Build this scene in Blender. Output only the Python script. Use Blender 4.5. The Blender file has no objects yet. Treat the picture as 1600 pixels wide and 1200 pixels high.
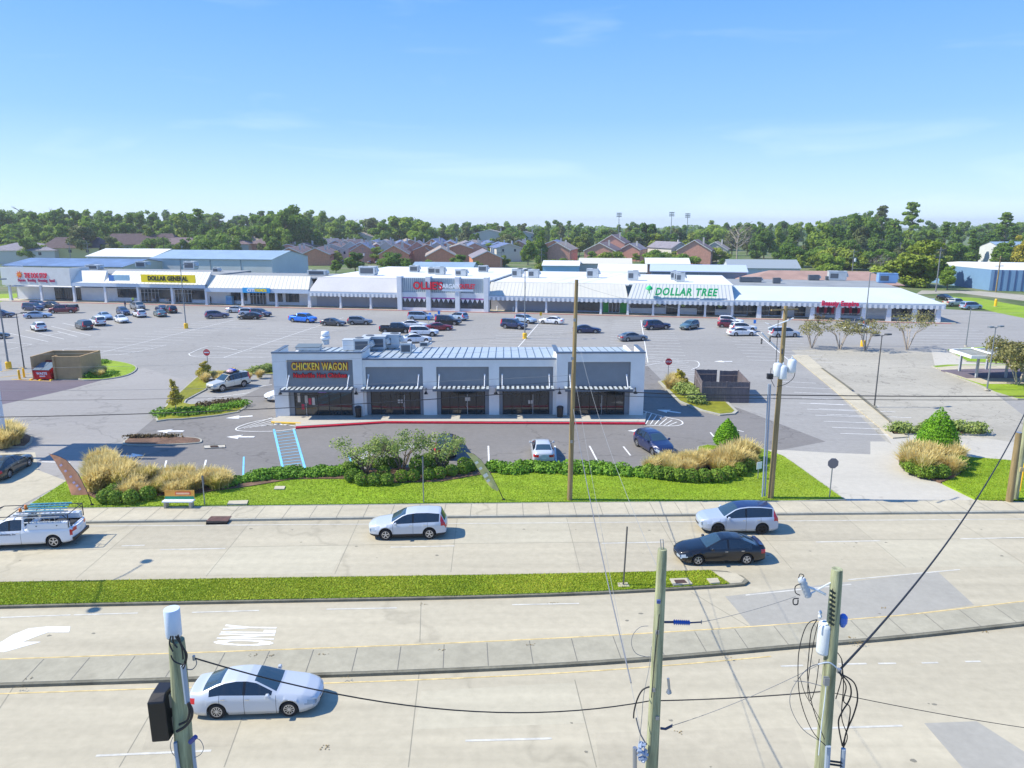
import bpy, bmesh, math, random
import numpy as np
from mathutils import Vector, Matrix, Euler
from mathutils.geometry import tessellate_polygon
R=math.radians
S=bpy.context.scene
COL=S.collection
# ---------------- camera, sky, sun ----------------
CH=18.9; CT=R(12.37); CF=1140.0
cd=bpy.data.cameras.new('camera'); cam=bpy.data.objects.new('camera',cd); COL.objects.link(cam)
cam.location=(0,0,CH); cam.rotation_euler=(R(90)-CT,0,0)
cd.sensor_width=36; cd.lens=36*CF/1600; cd.clip_end=6000; cd.clip_start=.1
S.camera=cam
SUN_EL=47.0; SUN_AZ=R(179.0)      # sun stands to the left, direction to the sun measured from +x
w=bpy.data.worlds.new('World'); S.world=w; w.use_nodes=True
nt=w.node_tree; nt.nodes.clear()
sky=nt.nodes.new('ShaderNodeTexSky'); sky.sky_type='NISHITA'; sky.sun_disc=False
sky.sun_elevation=R(SUN_EL); sky.sun_rotation=R(-91); sky.altitude=50; sky.air_density=1.0; sky.dust_density=.1; sky.ozone_density=1.5
bgn=nt.nodes.new('ShaderNodeBackground'); bgn.inputs[1].default_value=.13
won=nt.nodes.new('ShaderNodeOutputWorld')
tc=nt.nodes.new('ShaderNodeTexCoord'); mp=nt.nodes.new('ShaderNodeMapping'); mp.inputs['Scale'].default_value=(2.2,2.2,13); mp.inputs['Rotation'].default_value=(0,R(9),0)
nz=nt.nodes.new('ShaderNodeTexNoise'); nz.inputs['Scale'].default_value=1.6; nz.inputs['Detail'].default_value=7; nz.inputs['Distortion'].default_value=.6
rp=nt.nodes.new('ShaderNodeValToRGB'); rp.color_ramp.elements[0].position=.56; rp.color_ramp.elements[1].position=.9
rp.color_ramp.elements[1].color=(.24,.24,.24,1)
mx=nt.nodes.new('ShaderNodeMixRGB'); mx.inputs[2].default_value=(7,7.6,8.2,1)
L=nt.links
L.new(tc.outputs['Generated'],mp.inputs[0]); L.new(mp.outputs[0],nz.inputs['Vector']); L.new(nz.outputs['Fac'],rp.inputs[0])
L.new(rp.outputs[0],mx.inputs[0])
sep=nt.nodes.new('ShaderNodeSeparateXYZ'); L.new(tc.outputs['Generated'],sep.inputs[0])
gr=nt.nodes.new('ShaderNodeValToRGB'); L.new(sep.outputs[2],gr.inputs[0]); E=gr.color_ramp.elements
E[0].position=0; E[0].color=(.55,.73,.95,1); E[1].position=1; E[1].color=(.05,.20,.62,1)
for p_,c_ in ((.05,(.41,.62,.95)),(.13,(.23,.46,.94)),(.27,(.12,.34,.91)),(.5,(.07,.27,.76))):
    e_=E.new(p_); e_.color=(*c_,1)
gs=nt.nodes.new('ShaderNodeMixRGB'); gs.blend_type='MULTIPLY'; gs.inputs[0].default_value=1; gs.inputs[2].default_value=(6.9,7.1,7.2,1); L.new(gr.outputs[0],gs.inputs[1])
ms_=nt.nodes.new('ShaderNodeMixRGB'); ms_.inputs[0].default_value=.85; L.new(sky.outputs[0],ms_.inputs[1]); L.new(gs.outputs[0],ms_.inputs[2]); L.new(ms_.outputs[0],mx.inputs[1])
L.new(mx.outputs[0],bgn.inputs[0]); L.new(bgn.outputs[0],won.inputs[0])
sl=bpy.data.lights.new('sun','SUN'); sl.energy=4.6; sl.angle=R(.5); sl.color=(1,.93,.79)
so=bpy.data.objects.new('sun',sl); COL.objects.link(so)
dl=Vector((-math.cos(SUN_AZ)*math.cos(R(SUN_EL)),-math.sin(SUN_AZ)*math.cos(R(SUN_EL)),-math.sin(R(SUN_EL))))
so.rotation_euler=dl.to_track_quat('-Z','Y').to_euler(); so.location=(-60,0,80)
S.view_settings.view_transform='Standard'; S.view_settings.look='None'; S.view_settings.exposure=.55; S.view_settings.gamma=1
# ---------------- pixel helpers (photo pixels, 1600x1200) ----------------
_F=Vector((0,math.cos(CT),-math.sin(CT))); _U=Vector((0,math.sin(CT),math.cos(CT)))
def ray(px,py): return _F+Vector((1,0,0))*((px-800)/CF)+_U*((600-py)/CF)
def G(px,py,z=0.0):
    d=ray(px,py); return Vector((0,0,CH))+d*((z-CH)/d.z)
def AT(px,py,Y):
    d=ray(px,py); return Vector((0,0,CH))+d*(Y/d.y)
def proj(p):
    q=Vector(p)-Vector((0,0,CH)); zc=q.dot(_F); return 800+CF*q.x/zc, 600-CF*q.dot(_U)/zc
# ---------------- materials ----------------
def c8(r,g,b):
    f=lambda v:(v/255/12.92) if v/255<=.04045 else ((v/255+.055)/1.055)**2.4
    return (f(r),f(g),f(b))
MATS={}
def mat(name,col,rough=.7,metal=0,var=.0,scale=1.0,bump=0,bscale=20,spec=.5,coat=0,streak=None,emit=0,col2=None,alpha=1,rnd=0):
    if name in MATS: return MATS[name]
    m=bpy.data.materials.new(name); m.use_nodes=True; n=m.node_tree.nodes; l=m.node_tree.links
    b=n['Principled BSDF']; b.inputs['Base Color'].default_value=(*col,1); b.inputs['Roughness'].default_value=rough
    b.inputs['Metallic'].default_value=metal; b.inputs['Specular IOR Level'].default_value=spec
    if coat: b.inputs['Coat Weight'].default_value=coat; b.inputs['Coat Roughness'].default_value=.03
    if emit: b.inputs['Emission Color'].default_value=(*col,1); b.inputs['Emission Strength'].default_value=emit
    if alpha<1: b.inputs['Alpha'].default_value=alpha
    src=None
    if var or col2 or bump:
        t=n.new('ShaderNodeTexCoord'); mpn=n.new('ShaderNodeMapping'); l.new(t.outputs['Object'],mpn.inputs[0])
        if streak: mpn.inputs['Scale'].default_value=streak
    if var or col2:
        a=n.new('ShaderNodeTexNoise'); a.inputs['Scale'].default_value=scale; a.inputs['Detail'].default_value=6; a.inputs['Roughness'].default_value=.65
        l.new(mpn.outputs[0],a.inputs['Vector'])
        r=n.new('ShaderNodeValToRGB'); r.color_ramp.elements[0].position=.36; r.color_ramp.elements[1].position=.64
        lo=tuple(x*(1-var) for x in col); hi=tuple(min(1,x*(1+var)) for x in (col2 or col))
        r.color_ramp.elements[0].color=(*lo,1); r.color_ramp.elements[1].color=(*hi,1)
        l.new(a.outputs['Fac'],r.inputs[0]); l.new(r.outputs[0],b.inputs['Base Color'])
    if bump:
        e=n.new('ShaderNodeTexNoise'); e.inputs['Scale'].default_value=bscale; e.inputs['Detail'].default_value=4
        l.new((mpn if streak else t).outputs[0 if streak else 'Object'],e.inputs['Vector'])
        bp=n.new('ShaderNodeBump'); bp.inputs['Strength'].default_value=bump; bp.inputs['Distance'].default_value=.03
        l.new(e.outputs['Fac'],bp.inputs['Height']); l.new(bp.outputs[0],b.inputs['Normal'])
    MATS[name]=m; return m
def ground_mat(name,col,blot=.12,fine=.1,bs=.12,fs=3,rot=0,streak=1,crack=0,crackcol=.45,rough=.85,tint=None):
    """paving with large blotches, fine grain, long wear streaks and optional cracks"""
    if name in MATS: return MATS[name]
    m=bpy.data.materials.new(name); m.use_nodes=True; n=m.node_tree.nodes; l=m.node_tree.links
    b=n['Principled BSDF']; b.inputs['Roughness'].default_value=rough; b.inputs['Specular IOR Level'].default_value=.25
    t=n.new('ShaderNodeTexCoord'); mpn=n.new('ShaderNodeMapping'); mpn.inputs['Rotation'].default_value=(0,0,-rot); mpn.inputs['Scale'].default_value=(1/streak,1,1)
    l.new(t.outputs['Object'],mpn.inputs[0])
    def noise(sc,det,src): 
        a=n.new('ShaderNodeTexNoise'); a.inputs['Scale'].default_value=sc; a.inputs['Detail'].default_value=det; a.inputs['Roughness'].default_value=.6; l.new(src,a.inputs['Vector']); return a.outputs['Fac']
    def ramp(src,lo,hi,p0=.3,p1=.7):
        r=n.new('ShaderNodeMapRange'); r.inputs[1].default_value=p0; r.inputs[2].default_value=p1; r.inputs[3].default_value=lo; r.inputs[4].default_value=hi; l.new(src,r.inputs[0]); return r.outputs[0]
    def mul(a,c):
        q=n.new('ShaderNodeMath'); q.operation='MULTIPLY'; l.new(a,q.inputs[0]); l.new(c,q.inputs[1]); return q.outputs[0]
    v=mul(ramp(noise(bs,5,mpn.outputs[0]),1-blot,1+blot), ramp(noise(fs,8,t.outputs['Object']),1-fine,1+fine))
    v=mul(v,ramp(noise(.9,4,mpn.outputs[0]),1-blot*.6,1+blot*.4))
    if crack:
        vo=n.new('ShaderNodeTexVoronoi'); vo.feature='DISTANCE_TO_EDGE'; vo.inputs['Scale'].default_value=crack
        w2=n.new('ShaderNodeTexNoise'); w2.inputs['Scale'].default_value=.6; l.new(t.outputs['Object'],w2.inputs['Vector'])
        ad=n.new('ShaderNodeVectorMath'); ad.operation='MULTIPLY_ADD'; l.new(w2.outputs['Color'],ad.inputs[0]); ad.inputs[1].default_value=(4,4,4); l.new(t.outputs['Object'],ad.inputs[2])
        l.new(ad.outputs[0],vo.inputs['Vector']); v=mul(v,ramp(vo.outputs['Distance'],crackcol,1,.0,.012))
    mxn=n.new('ShaderNodeMixRGB'); mxn.blend_type='MULTIPLY'; mxn.inputs[0].default_value=1; mxn.inputs[1].default_value=(*col,1)
    cb=n.new('ShaderNodeCombineXYZ'); l.new(v,cb.inputs[0]); l.new(v,cb.inputs[1]); l.new(v,cb.inputs[2]); l.new(cb.outputs[0],mxn.inputs[2])
    out=mxn.outputs[0]
    if tint:
        m2=n.new('ShaderNodeMixRGB'); m2.inputs[2].default_value=(*tint,1); l.new(out,m2.inputs[1]); l.new(ramp(noise(.07,6,t.outputs['Object']),0,.8,.45,.7),m2.inputs[0]); out=m2.outputs[0]
    l.new(out,b.inputs['Base Color'])
    bp=n.new('ShaderNodeBump'); bp.inputs['Strength'].default_value=.15; bp.inputs['Distance'].default_value=.02; l.new(noise(9,4,t.outputs['Object']),bp.inputs['Height']); l.new(bp.outputs[0],b.inputs['Normal'])
    MATS[name]=m; return m
def leaf_mat(name,dark,light,sc=.35,trans=.25,objvar=.35):
    if name in MATS: return MATS[name]
    m=bpy.data.materials.new(name); m.use_nodes=True; n=m.node_tree.nodes; l=m.node_tree.links
    b=n['Principled BSDF']; b.inputs['Roughness'].default_value=.65; b.inputs['Specular IOR Level'].default_value=.25
    t=n.new('ShaderNodeTexCoord'); a=n.new('ShaderNodeTexNoise'); a.inputs['Scale'].default_value=sc; a.inputs['Detail'].default_value=3; l.new(t.outputs['Object'],a.inputs['Vector'])
    g=n.new('ShaderNodeNewGeometry'); oi=n.new('ShaderNodeObjectInfo')
    def mth(op,x,y):
        q=n.new('ShaderNodeMath'); q.operation=op
        for i,k in enumerate((x,y)):
            if isinstance(k,(int,float)): q.inputs[i].default_value=k
            else: l.new(k,q.inputs[i])
        return q.outputs[0]
    v=mth('ADD',mth('MULTIPLY',g.outputs['Random Per Island'],.35),mth('MULTIPLY',mth('SUBTRACT',a.outputs['Fac'],.3),1.6))
    v=mth('ADD',v,mth('MULTIPLY',mth('SUBTRACT',oi.outputs['Random'],.6),objvar))
    mxn=n.new('ShaderNodeMixRGB'); mxn.inputs[1].default_value=(*dark,1); mxn.inputs[2].default_value=(*light,1); mxn.use_clamp=True
    cl=n.new('ShaderNodeClamp'); l.new(v,cl.inputs[0]); l.new(cl.outputs[0],mxn.inputs[0]); l.new(mxn.outputs[0],b.inputs['Base Color'])
    tr=n.new('ShaderNodeBsdfTranslucent'); l.new(mxn.outputs[0],tr.inputs[0]); ms=n.new('ShaderNodeMixShader'); ms.inputs[0].default_value=trans
    l.new(b.outputs[0],ms.inputs[1]); l.new(tr.outputs[0],ms.inputs[2]); l.new(ms.outputs[0],n['Material Output'].inputs[0])
    MATS[name]=m; return m
# ---------------- objects ----------------
def tag(o,label=None,cat=None,group=None,kind=None):
    if label: o['label']=label
    if cat: o['category']=cat
    if group: o['group']=group
    if kind: o['kind']=kind
    return o
def empty(name,loc=(0,0,0),rz=0,label=None,cat=None,group=None):
    o=bpy.data.objects.new(name,None); COL.objects.link(o); o.location=loc; o.rotation_euler=(0,0,rz); o.empty_display_size=.3
    return tag(o,label,cat,group)
def link(name,me,m=None,parent=None,loc=None,rz=None):
    o=bpy.data.objects.new(name,me); COL.objects.link(o)
    if m is not None:
        me.materials.clear()
        for q in (m if isinstance(m,(list,tuple)) else [m]): me.materials.append(q)
    if parent: o.parent=parent
    if loc is not None: o.location=loc
    if rz is not None: o.rotation_euler=(0,0,rz)
    return o
def kids(o): return [c for c in KID.get(o,())]
KID={}
def copy_tree(o,parent=None):
    c=o.copy(); COL.objects.link(c); c.parent=parent
    for ch in o.children: copy_tree(ch,c)
    return c
def hide_proto(root):       # remove a prototype and everything under it
    for ch in list(root.children): hide_proto(ch)
    bpy.data.objects.remove(root,do_unlink=True)
class MB:
    def __init__(s): s.v=[]; s.f=[]; s.m=[]; s.mi=0
    def add(s,vs,fs):
        o=len(s.v); s.v+= [tuple(p) for p in vs]; s.f+=[tuple(i+o for i in f) for f in fs]; s.m+=[s.mi]*len(fs); return s
    def box(s,c,d,rz=0,rx=0,ry=0,taper=1):
        x,y,z=d[0]/2,d[1]/2,d[2]/2; M=Euler((rx,ry,rz)).to_matrix(); c=Vector(c); t=taper
        P=[(-x,-y,-z),(x,-y,-z),(x,y,-z),(-x,y,-z),(-x*t,-y*t,z),(x*t,-y*t,z),(x*t,y*t,z),(-x*t,y*t,z)]
        return s.add([c+M@Vector(p) for p in P],[(0,3,2,1),(4,5,6,7),(0,1,5,4),(1,2,6,5),(2,3,7,6),(3,0,4,7)])
    def b2(s,x0,x1,y0,y1,z0,z1): return s.box(((x0+x1)/2,(y0+y1)/2,(z0+z1)/2),(abs(x1-x0),abs(y1-y0),abs(z1-z0)))
    def quad(s,*p): return s.add(p,[tuple(range(len(p)))])
    def tube(s,path,r,n=8,cap=True):
        path=[Vector(p) for p in path]; k=len(path); rs=r if isinstance(r,(list,tuple)) else [r]*k
        vs=[]; up=None
        for i,p in enumerate(path):
            t=(path[min(i+1,k-1)]-path[max(i-1,0)])
            if t.length<1e-9: t=Vector((0,0,1))
            t.normalize()
            if up is None: up=Vector((0,0,1)) if abs(t.z)<.9 else Vector((1,0,0))
            a=t.cross(up).normalized() if t.cross(up).length>1e-6 else Vector((1,0,0)); b=t.cross(a); up=-b if b.length>0 else up
            b=a.cross(t); 
            for j in range(n):
                q=2*math.pi*j/n; vs.append(p+a*(math.cos(q)*rs[i])+b*(math.sin(q)*rs[i]))
            up=b
        fs=[(i*n+j,i*n+(j+1)%n,(i+1)*n+(j+1)%n,(i+1)*n+j) for i in range(k-1) for j in range(n)]
        s.add(vs,fs)
        if cap: s.add(vs[:n],[tuple(range(n))[::-1]]); s.add(vs[(k-1)*n:],[tuple(range(n))])
        return s
    def cyl(s,c,r0,r1,h,n=16,axis='z'):
        c=Vector(c); ax={'z':Vector((0,0,1)),'x':Vector((1,0,0)),'y':Vector((0,1,0))}[axis]
        return s.tube([c,c+ax*h],[r0,r1],n)
    def lathe(s,c,prof,n=16):
        c=Vector(c); vs=[]
        for r,z in prof:
            for j in range(n):
                q=2*math.pi*j/n; vs.append((c.x+r*math.cos(q),c.y+r*math.sin(q),c.z+z))
        k=len(prof); fs=[(i*n+j,i*n+(j+1)%n,(i+1)*n+(j+1)%n,(i+1)*n+j) for i in range(k-1) for j in range(n)]
        fs+=[tuple(range(n))[::-1],tuple((k-1)*n+j for j in range(n))]
        return s.add(vs,fs)
    def prism(s,pts,z0,z1):
        k=len(pts); P=[(p[0],p[1]) for p in pts]
        a=sum(P[i][0]*P[(i+1)%k][1]-P[(i+1)%k][0]*P[i][1] for i in range(k))
        if a<0: P=P[::-1]
        tri=tessellate_polygon([[Vector((x,y,0)) for x,y in P]])
        vs=[(x,y,z0) for x,y in P]+[(x,y,z1) for x,y in P]
        fs=[]
        for t in tri:
            n=(Vector(vs[t[1]])-Vector(vs[t[0]])).cross(Vector(vs[t[2]])-Vector(vs[t[0]]))
            t=t if n.z>0 else t[::-1]; fs.append(tuple(i+k for i in t))
        fs+=[(i,(i+1)%k,(i+1)%k+k,i+k) for i in range(k)]
        return s.add(vs,fs)
    def strip(s,line,w0,z,w1=None):
        """flat ribbon along a polyline"""
        line=[Vector((p[0],p[1],0)) for p in line]; vs=[]; k=len(line)
        for i,p in enumerate(line):
            t=(line[min(i+1,k-1)]-line[max(i-1,0)]).normalized(); nn=Vector((-t.y,t.x,0))
            vs+=[p+nn*w0/2+Vector((0,0,z)),p-nn*w0/2+Vector((0,0,z))]
        return s.add(vs,[(2*i,2*i+1,2*i+3,2*i+2) for i in range(k-1)])
    def mesh(s,name='mesh',smooth=False):
        me=bpy.data.meshes.new(name); me.from_pydata(s.v,[],s.f); me.update()
        if any(s.m): me.polygons.foreach_set('material_index',s.m)
        if smooth: me.polygons.foreach_set('use_smooth',[True]*len(me.polygons))
        return me
    def build(s,name,m,parent=None,smooth=False,bevel=0,loc=None,rz=None):
        o=link(name,s.mesh(name,smooth),m,parent,loc,rz)
        if bevel:
            bb=o.modifiers.new('b','BEVEL'); bb.width=bevel; bb.segments=1; bb.limit_method='ANGLE'
        return o
def sag(a,b,d,n=14):
    a=Vector(a); b=Vector(b); return [a.lerp(b,i/n)-Vector((0,0,4*d*(i/n)*(1-i/n))) for i in range(n+1)]
def arrmesh(name,V,F):
    me=bpy.data.meshes.new(name); nv=len(V); nf,k=F.shape
    me.vertices.add(nv); me.vertices.foreach_set('co',V.astype(np.float32).ravel())
    me.loops.add(nf*k); me.loops.foreach_set('vertex_index',F.astype(np.int32).ravel())
    me.polygons.add(nf); me.polygons.foreach_set('loop_start',np.arange(0,nf*k,k,dtype=np.int32))
    try: me.polygons.foreach_set('loop_total',np.full(nf,k,dtype=np.int32))
    except Exception: pass
    me.update(calc_edges=True); return me
def leaves(name,blobs,n,size,rng,shell=.55,asp=1.0,flat=0.0):
    """leaf-clump quads spread through ellipsoids (cx,cy,cz,rx,ry,rz)"""
    B=np.array(blobs,float); vol=(B[:,3]*B[:,4]*B[:,5])**(2/3); pr=vol/vol.sum()
    k=rng.choice(len(B),n,p=pr); d=rng.normal(size=(n,3)); d/=np.linalg.norm(d,axis=1)[:,None]
    r=shell+(1-shell)*rng.random(n)**.7; r=np.where(rng.random(n)<.12,r*1.12,r)
    C=B[k,:3]+d*B[k,3:]*r[:,None]
    nn=d+rng.normal(size=(n,3))*.65; nn[:,2]+=.35; nn/=np.linalg.norm(nn,axis=1)[:,None]
    a=np.cross(nn,rng.normal(size=(n,3))); a/=np.linalg.norm(a,axis=1)[:,None]; b=np.cross(nn,a)
    sz=size*(.55+.9*rng.random(n))[:,None]
    V=np.stack([C-a*sz*.5-b*sz*.15*asp,C-b*sz*.5*asp+a*sz*.1,C+a*sz*.5+b*sz*.1*asp,C+b*sz*.5*asp-a*sz*.12],1)
    V[:,1]+=nn*sz*.12; V[:,3]+=nn*sz*.12
    return arrmesh(name,V.reshape(-1,3),np.arange(4*n).reshape(n,4))
FONT_CACHE={}
def text_mesh(txt,size,ext=.05,off=0,spacing=1.0,shear=0,xs=1.0,align='CENTER'):
    cu=bpy.data.curves.new('lettering','FONT'); cu.body=txt; cu.size=size; cu.extrude=ext; cu.offset=off; cu.space_character=spacing; cu.shear=shear; cu.align_x=align; cu.align_y='CENTER'; cu.resolution_u=3
    o=bpy.data.objects.new('t',cu); COL.objects.link(o); dg=bpy.context.evaluated_depsgraph_get(); dg.update()
    me=bpy.data.meshes.new_from_object(o.evaluated_get(dg)); bpy.data.objects.remove(o); bpy.data.curves.remove(cu)
    if xs!=1: me.transform(Matrix.Scale(xs,4,(1,0,0)))
    return me
def text_on(name,txt,size,m,parent,loc,ext=.05,off=0,spacing=1,shear=0,xs=1,rot=(R(90),0,0),fit=None,label=None):
    me=text_mesh(txt,size,ext,off,spacing,shear,xs)
    if fit:
        xsn=[v.co.x for v in me.vertices]; wd=max(xsn)-min(xsn); me.transform(Matrix.Scale(fit/wd,4,(1,0,0)))
    o=link(name,me,m,parent); o.location=loc; o.rotation_euler=rot
    if label: o['label']=label
    return o
# ================= SETTING =================
CONC=ground_mat('road_concrete',c8(178,170,148),.16,.07,.12,2.2,R(3),14,.03,.86)
SWALK=ground_mat('sidewalk_concrete',c8(182,174,152),.10,.08,.25,2.5,0,3,.05,.8)
DIVC=ground_mat('divider_concrete',c8(162,157,138),.10,.09,.4,3)
CURB=ground_mat('curb_concrete',c8(165,163,150),.15,.10,.5,5)
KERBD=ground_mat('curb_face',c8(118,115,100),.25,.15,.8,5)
ASPH=ground_mat("asphalt_lot",c8(148,146,141),.10,.08,.05,2,R(-9),3,.05,.85)
ASPH2=ground_mat('asphalt_front',c8(124,121,117),.09,.08,.08,2.5,0,1.5,.08,.72)
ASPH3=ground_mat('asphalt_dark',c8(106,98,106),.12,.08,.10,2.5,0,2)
DRIVE=ground_mat('drive_pavement',c8(150,147,142),.08,.06,.06,2,R(40),5,.05,.8)
TAN=ground_mat('worn_concrete_lot',c8(166,161,147),.14,.09,.07,2,R(-25),3,.11,.62)
LITE=ground_mat('apron_concrete',c8(184,179,166),.06,.05,.12,2.2,0,3,.08,.8)
PATCH=ground_mat('grey_patch',c8(158,155,145),.06,.06,.3,3)
GRASSM=leaf_mat('lawn_blades',(.21,.33,.013),(.40,.49,.04),.5,.25,.0)
GRASSG=ground_mat('lawn_ground',(.22,.34,.016),.22,.25,.25,2.2,0,2.2,0,tint=(.28,.34,.04))
GRASSY=ground_mat('dry_lawn_ground',(.21,.215,.018),.2,.2,.3,2)
MULCH=ground_mat('mulch',c8(112,88,72),.3,.35,.8,7)
WHITE=mat('road_paint_white',c8(222,222,218),.8,var=.16,scale=3)
WHITEF=mat('road_paint_faded',c8(192,190,180),.85,var=.16,scale=2)
YEL=mat('road_paint_yellow',c8(206,184,128),.8,var=.25,scale=2)
BLUEP=mat('road_paint_blue',c8(120,190,225),.8,var=.12,scale=2)
REDP=mat('curb_paint_red',c8(196,20,50),.6,var=.15,scale=2)
JOINT=mat('joint_line',c8(112,110,102),.9)
FARG=ground_mat('far_ground',c8(92,112,58),.3,.2,.02,.3,0,1,0,tint=c8(130,124,104))
def pp(pts,z=0): return [(v.x,v.y) for v in (G(a,b,z) for a,b in pts)]
def struct(name,mb,m): return tag(mb.build(name,m),kind='structure')
mb=MB(); mb.quad((-2500,-60,-.03),(2500,-60,-.03),(2500,3800,-.03),(-2500,3800,-.03)); struct('ground',mb,FARG)
def spline(pts,n=8):
    out=[]; P=[Vector(p).to_3d() for p in pts]
    for i in range(len(P)-1):
        p0=P[max(i-1,0)];p1=P[i];p2=P[i+1];p3=P[min(i+2,len(P)-1)]
        for k in range(n):
            t=k/n; out.append(.5*((2*p1)+(-p0+p2)*t+(2*p0-5*p1+4*p2-p3)*t*t+(-p0+3*p1-3*p2+p3)*t**3))
    out.append(P[-1]); return [(p.x,p.y) for p in out]
def off(line,d):
    k=len(line); o=[]
    for i in range(k):
        a=Vector(line[max(i-1,0)]); b=Vector(line[min(i+1,k-1)]); t=(b-a).normalized(); o.append((line[i][0]-t.y*d,line[i][1]+t.x*d))
    return o
# far kerb and sidewalk edge (world lines running left to right)
XL,XR=-60.,60.
farcurb=spline([(XL,42.8),(-27.2,44.1),(-4.2,44.95),(10,45.25),(25.4,45.6),(XR,46.3)])
swback=spline([(XL,44.9),(-28.6,46.3),(0,47.2),(26.7,47.75),(XR,48.4)])
mb=MB(); mb.prism([(XL,-2)]+farcurb[::1]+[(XR,-2)],-.02,.0); struct('road',mb,CONC)
mb=MB(); mb.prism([(p[0],p[1]+.18) for p in farcurb]+swback[::-1],-.02,.15); struct('sidewalk',mb,SWALK)
mb=MB(); mb.prism(farcurb+[(p[0],p[1]+.179) for p in farcurb][::-1],-.02,.143); struct('curb',mb,CURB)
# near sidewalk under the poles
mb=MB(); mb.prism([(XL,10),(XR,17.2),(XR,19.6),(XL,12.4)],-.01,.15); struct('near_sidewalk',mb,SWALK)
# raised divider
dtop=spline([(XL,26.6),(-22.6,28.75),(0,30.25),(15.5,31.95),(26,33.8),(XR,41)])
dbot=spline([(XL,25.0),(-21.4,27.15),(0,28.4),(13.1,30.05),(24.6,31.95),(XR,38.8)])
mb=MB(); mb.prism(dtop+dbot[::-1],-.01,.15); struct('divider',mb,DIVC)
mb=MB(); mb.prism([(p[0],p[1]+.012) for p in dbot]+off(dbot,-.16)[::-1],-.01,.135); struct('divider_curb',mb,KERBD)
mb=MB()
for i in range(46):
    x=-46+i*1.95; a=Vector((x-.55,0));
    yt=np.interp(x,[p[0] for p in dtop],[p[1] for p in dtop]); yb=np.interp(x+.1,[p[0] for p in dbot],[p[1] for p in dbot])
    mb.strip([(x,yt-.02),(x+.12,yb+.02)],.035,.1545)
for i in range(60):
    x=-50+i*1.75
    ya=np.interp(x,[p[0] for p in farcurb],[p[1] for p in farcurb])+.02; yb=np.interp(x,[p[0] for p in swback],[p[1] for p in swback])-.02
    mb.strip([(x,ya),(x-.03,yb)],.03,.1545)
struct('sidewalk_joint',mb,JOINT)
# grass median
mtop=spline([(XL,34.3),(-27.5,36.0),(0,36.9),(11.0,37.4)])
mbot=spline([(XL,31.4),(-25.7,33.4),(0,34.5),(11.6,35.6)])
nose=[(12.4,35.75),(12.75,36.1),(12.6,36.7),(11.9,37.25)]
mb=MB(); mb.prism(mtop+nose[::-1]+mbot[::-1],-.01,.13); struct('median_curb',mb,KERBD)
mi=[(p[0],p[1]-.12) for p in mtop]; mo=[(p[0],p[1]+.16) for p in mbot]
MEDPOLY=mi+mo[::-1]
mb=MB(); mb.prism(MEDPOLY,.0,.16); struct('median_lawn',mb,GRASSG)
mb=MB(); mb.prism([(11.05,37.2),(12.3,37.0),(12.6,36.3),(12.3,35.9),(11.7,35.82)],0,.146); struct('median_nose',mb,SWALK)
# road joints
mb=MB()
for px,py,px2,py2 in [(655,1050,638,1199),(898,1062,932,1199),(245,1098,186,1199),(378,1122,350,1199),(20,1075,-60,1199),(658,940,656,1003),(1080,925,1180,985)]:
    a=G(px,py);b=G(px2,py2); mb.strip([a[:2],b[:2]],.035,.004)
for x in [-38,-31,-24,-17,-10,-3.6,3.6,9.6,15.5,22,29]:
    ya=np.interp(x,[p[0] for p in farcurb],[p[1] for p in farcurb]); mb.strip([(x,ya-.1),(x+.2,ya-7.6)],.03,.004)
mb.strip([(p[0],p[1]-3.9) for p in farcurb],.03,.004)
struct('road_joint',mb,mat('road_joint_line',c8(138,134,118),.9))
mb=MB(); mb.prism(pp([(1133,932),(1300,912),(1465,893),(1522,945),(1400,962),(1180,986)]),-.01,.004)
mb.prism(pp([(1444,1130),(1526,1127),(1640,1200),(1650,1230),(1530,1230)]),-.01,.004); struct('road_patch',mb,PATCH)
mb=MB(); rr=random.Random(21)
for k in range(70):       # oil drips and small stains along the lanes
    x=rr.uniform(-32,30); ln_=rr.choice((25.2,22.6,41.0,43.0,39.2,32.2)); y=ln_+x*.045*(ln_<35)+rr.gauss(0,.35); r_=rr.uniform(.02,.11)
    if 26.2+x*.06<y<31+x*.06 or 33.2<y-x*.03<37.6: continue
    mb.prism([(x+r_*rr.uniform(.6,1.6)*math.cos(a*.9),y+r_*rr.uniform(.5,1)*math.sin(a*.9)) for a in range(7)],.0,.0045)
struct('road_stain',mb,mat('oil_stain',c8(124,120,106),.8))
# road markings
mk=MB(); mf=MB(); my=MB()
def ml(m,a,b,w=.11,z=.008):
    p=G(*a);q=G(*b); m.strip([p[:2],q[:2]],w,z)
for a,b in [((190,853),(226,852)),((250,859),(352,857)),((610,855),(710,853)),((940,849),(1038,847)),((1275,847),(1375,845)),((1500,842),(1600,840)),((-90,862),(20,861))]: ml(mf,a,b,.12)
ml(mf,(0,823),(800,817.5),.09); ml(mf,(800,817.5),(1600,811),.09)
for a,b in [((0,965),(110,961)),((115,961),(215,958)),((300,957),(405,954)),((510,952),(620,950)),((1165,930),(1330,913)),((800,945),(905,943))]: ml(mf,a,b,.10)
ml(mf,(1325,906),(1500,890),.10)
for a,b in [((1220,1041),(1255,1040)),((1310,1038),(1354,1037)),((1372,1037),(1400,1036.5)),((1440,1036),(1466,1035.5)),((1508,1034),(1532,1033.5))]: ml(mf,a,b,.11)
for a,b in [((150,1181),(330,1173)),((727,1157.5),(862,1154)),((1255,1139),(1410,1134))]: ml(mf,a,b,.11)
mk.mi=0
my.strip([(p[0],p[1]+.32) for p in dtop if p[0]<40],.075,.008)
my.strip([(p[0],p[1]-.55) for p in dbot if p[0]<13],.075,.008)
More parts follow.
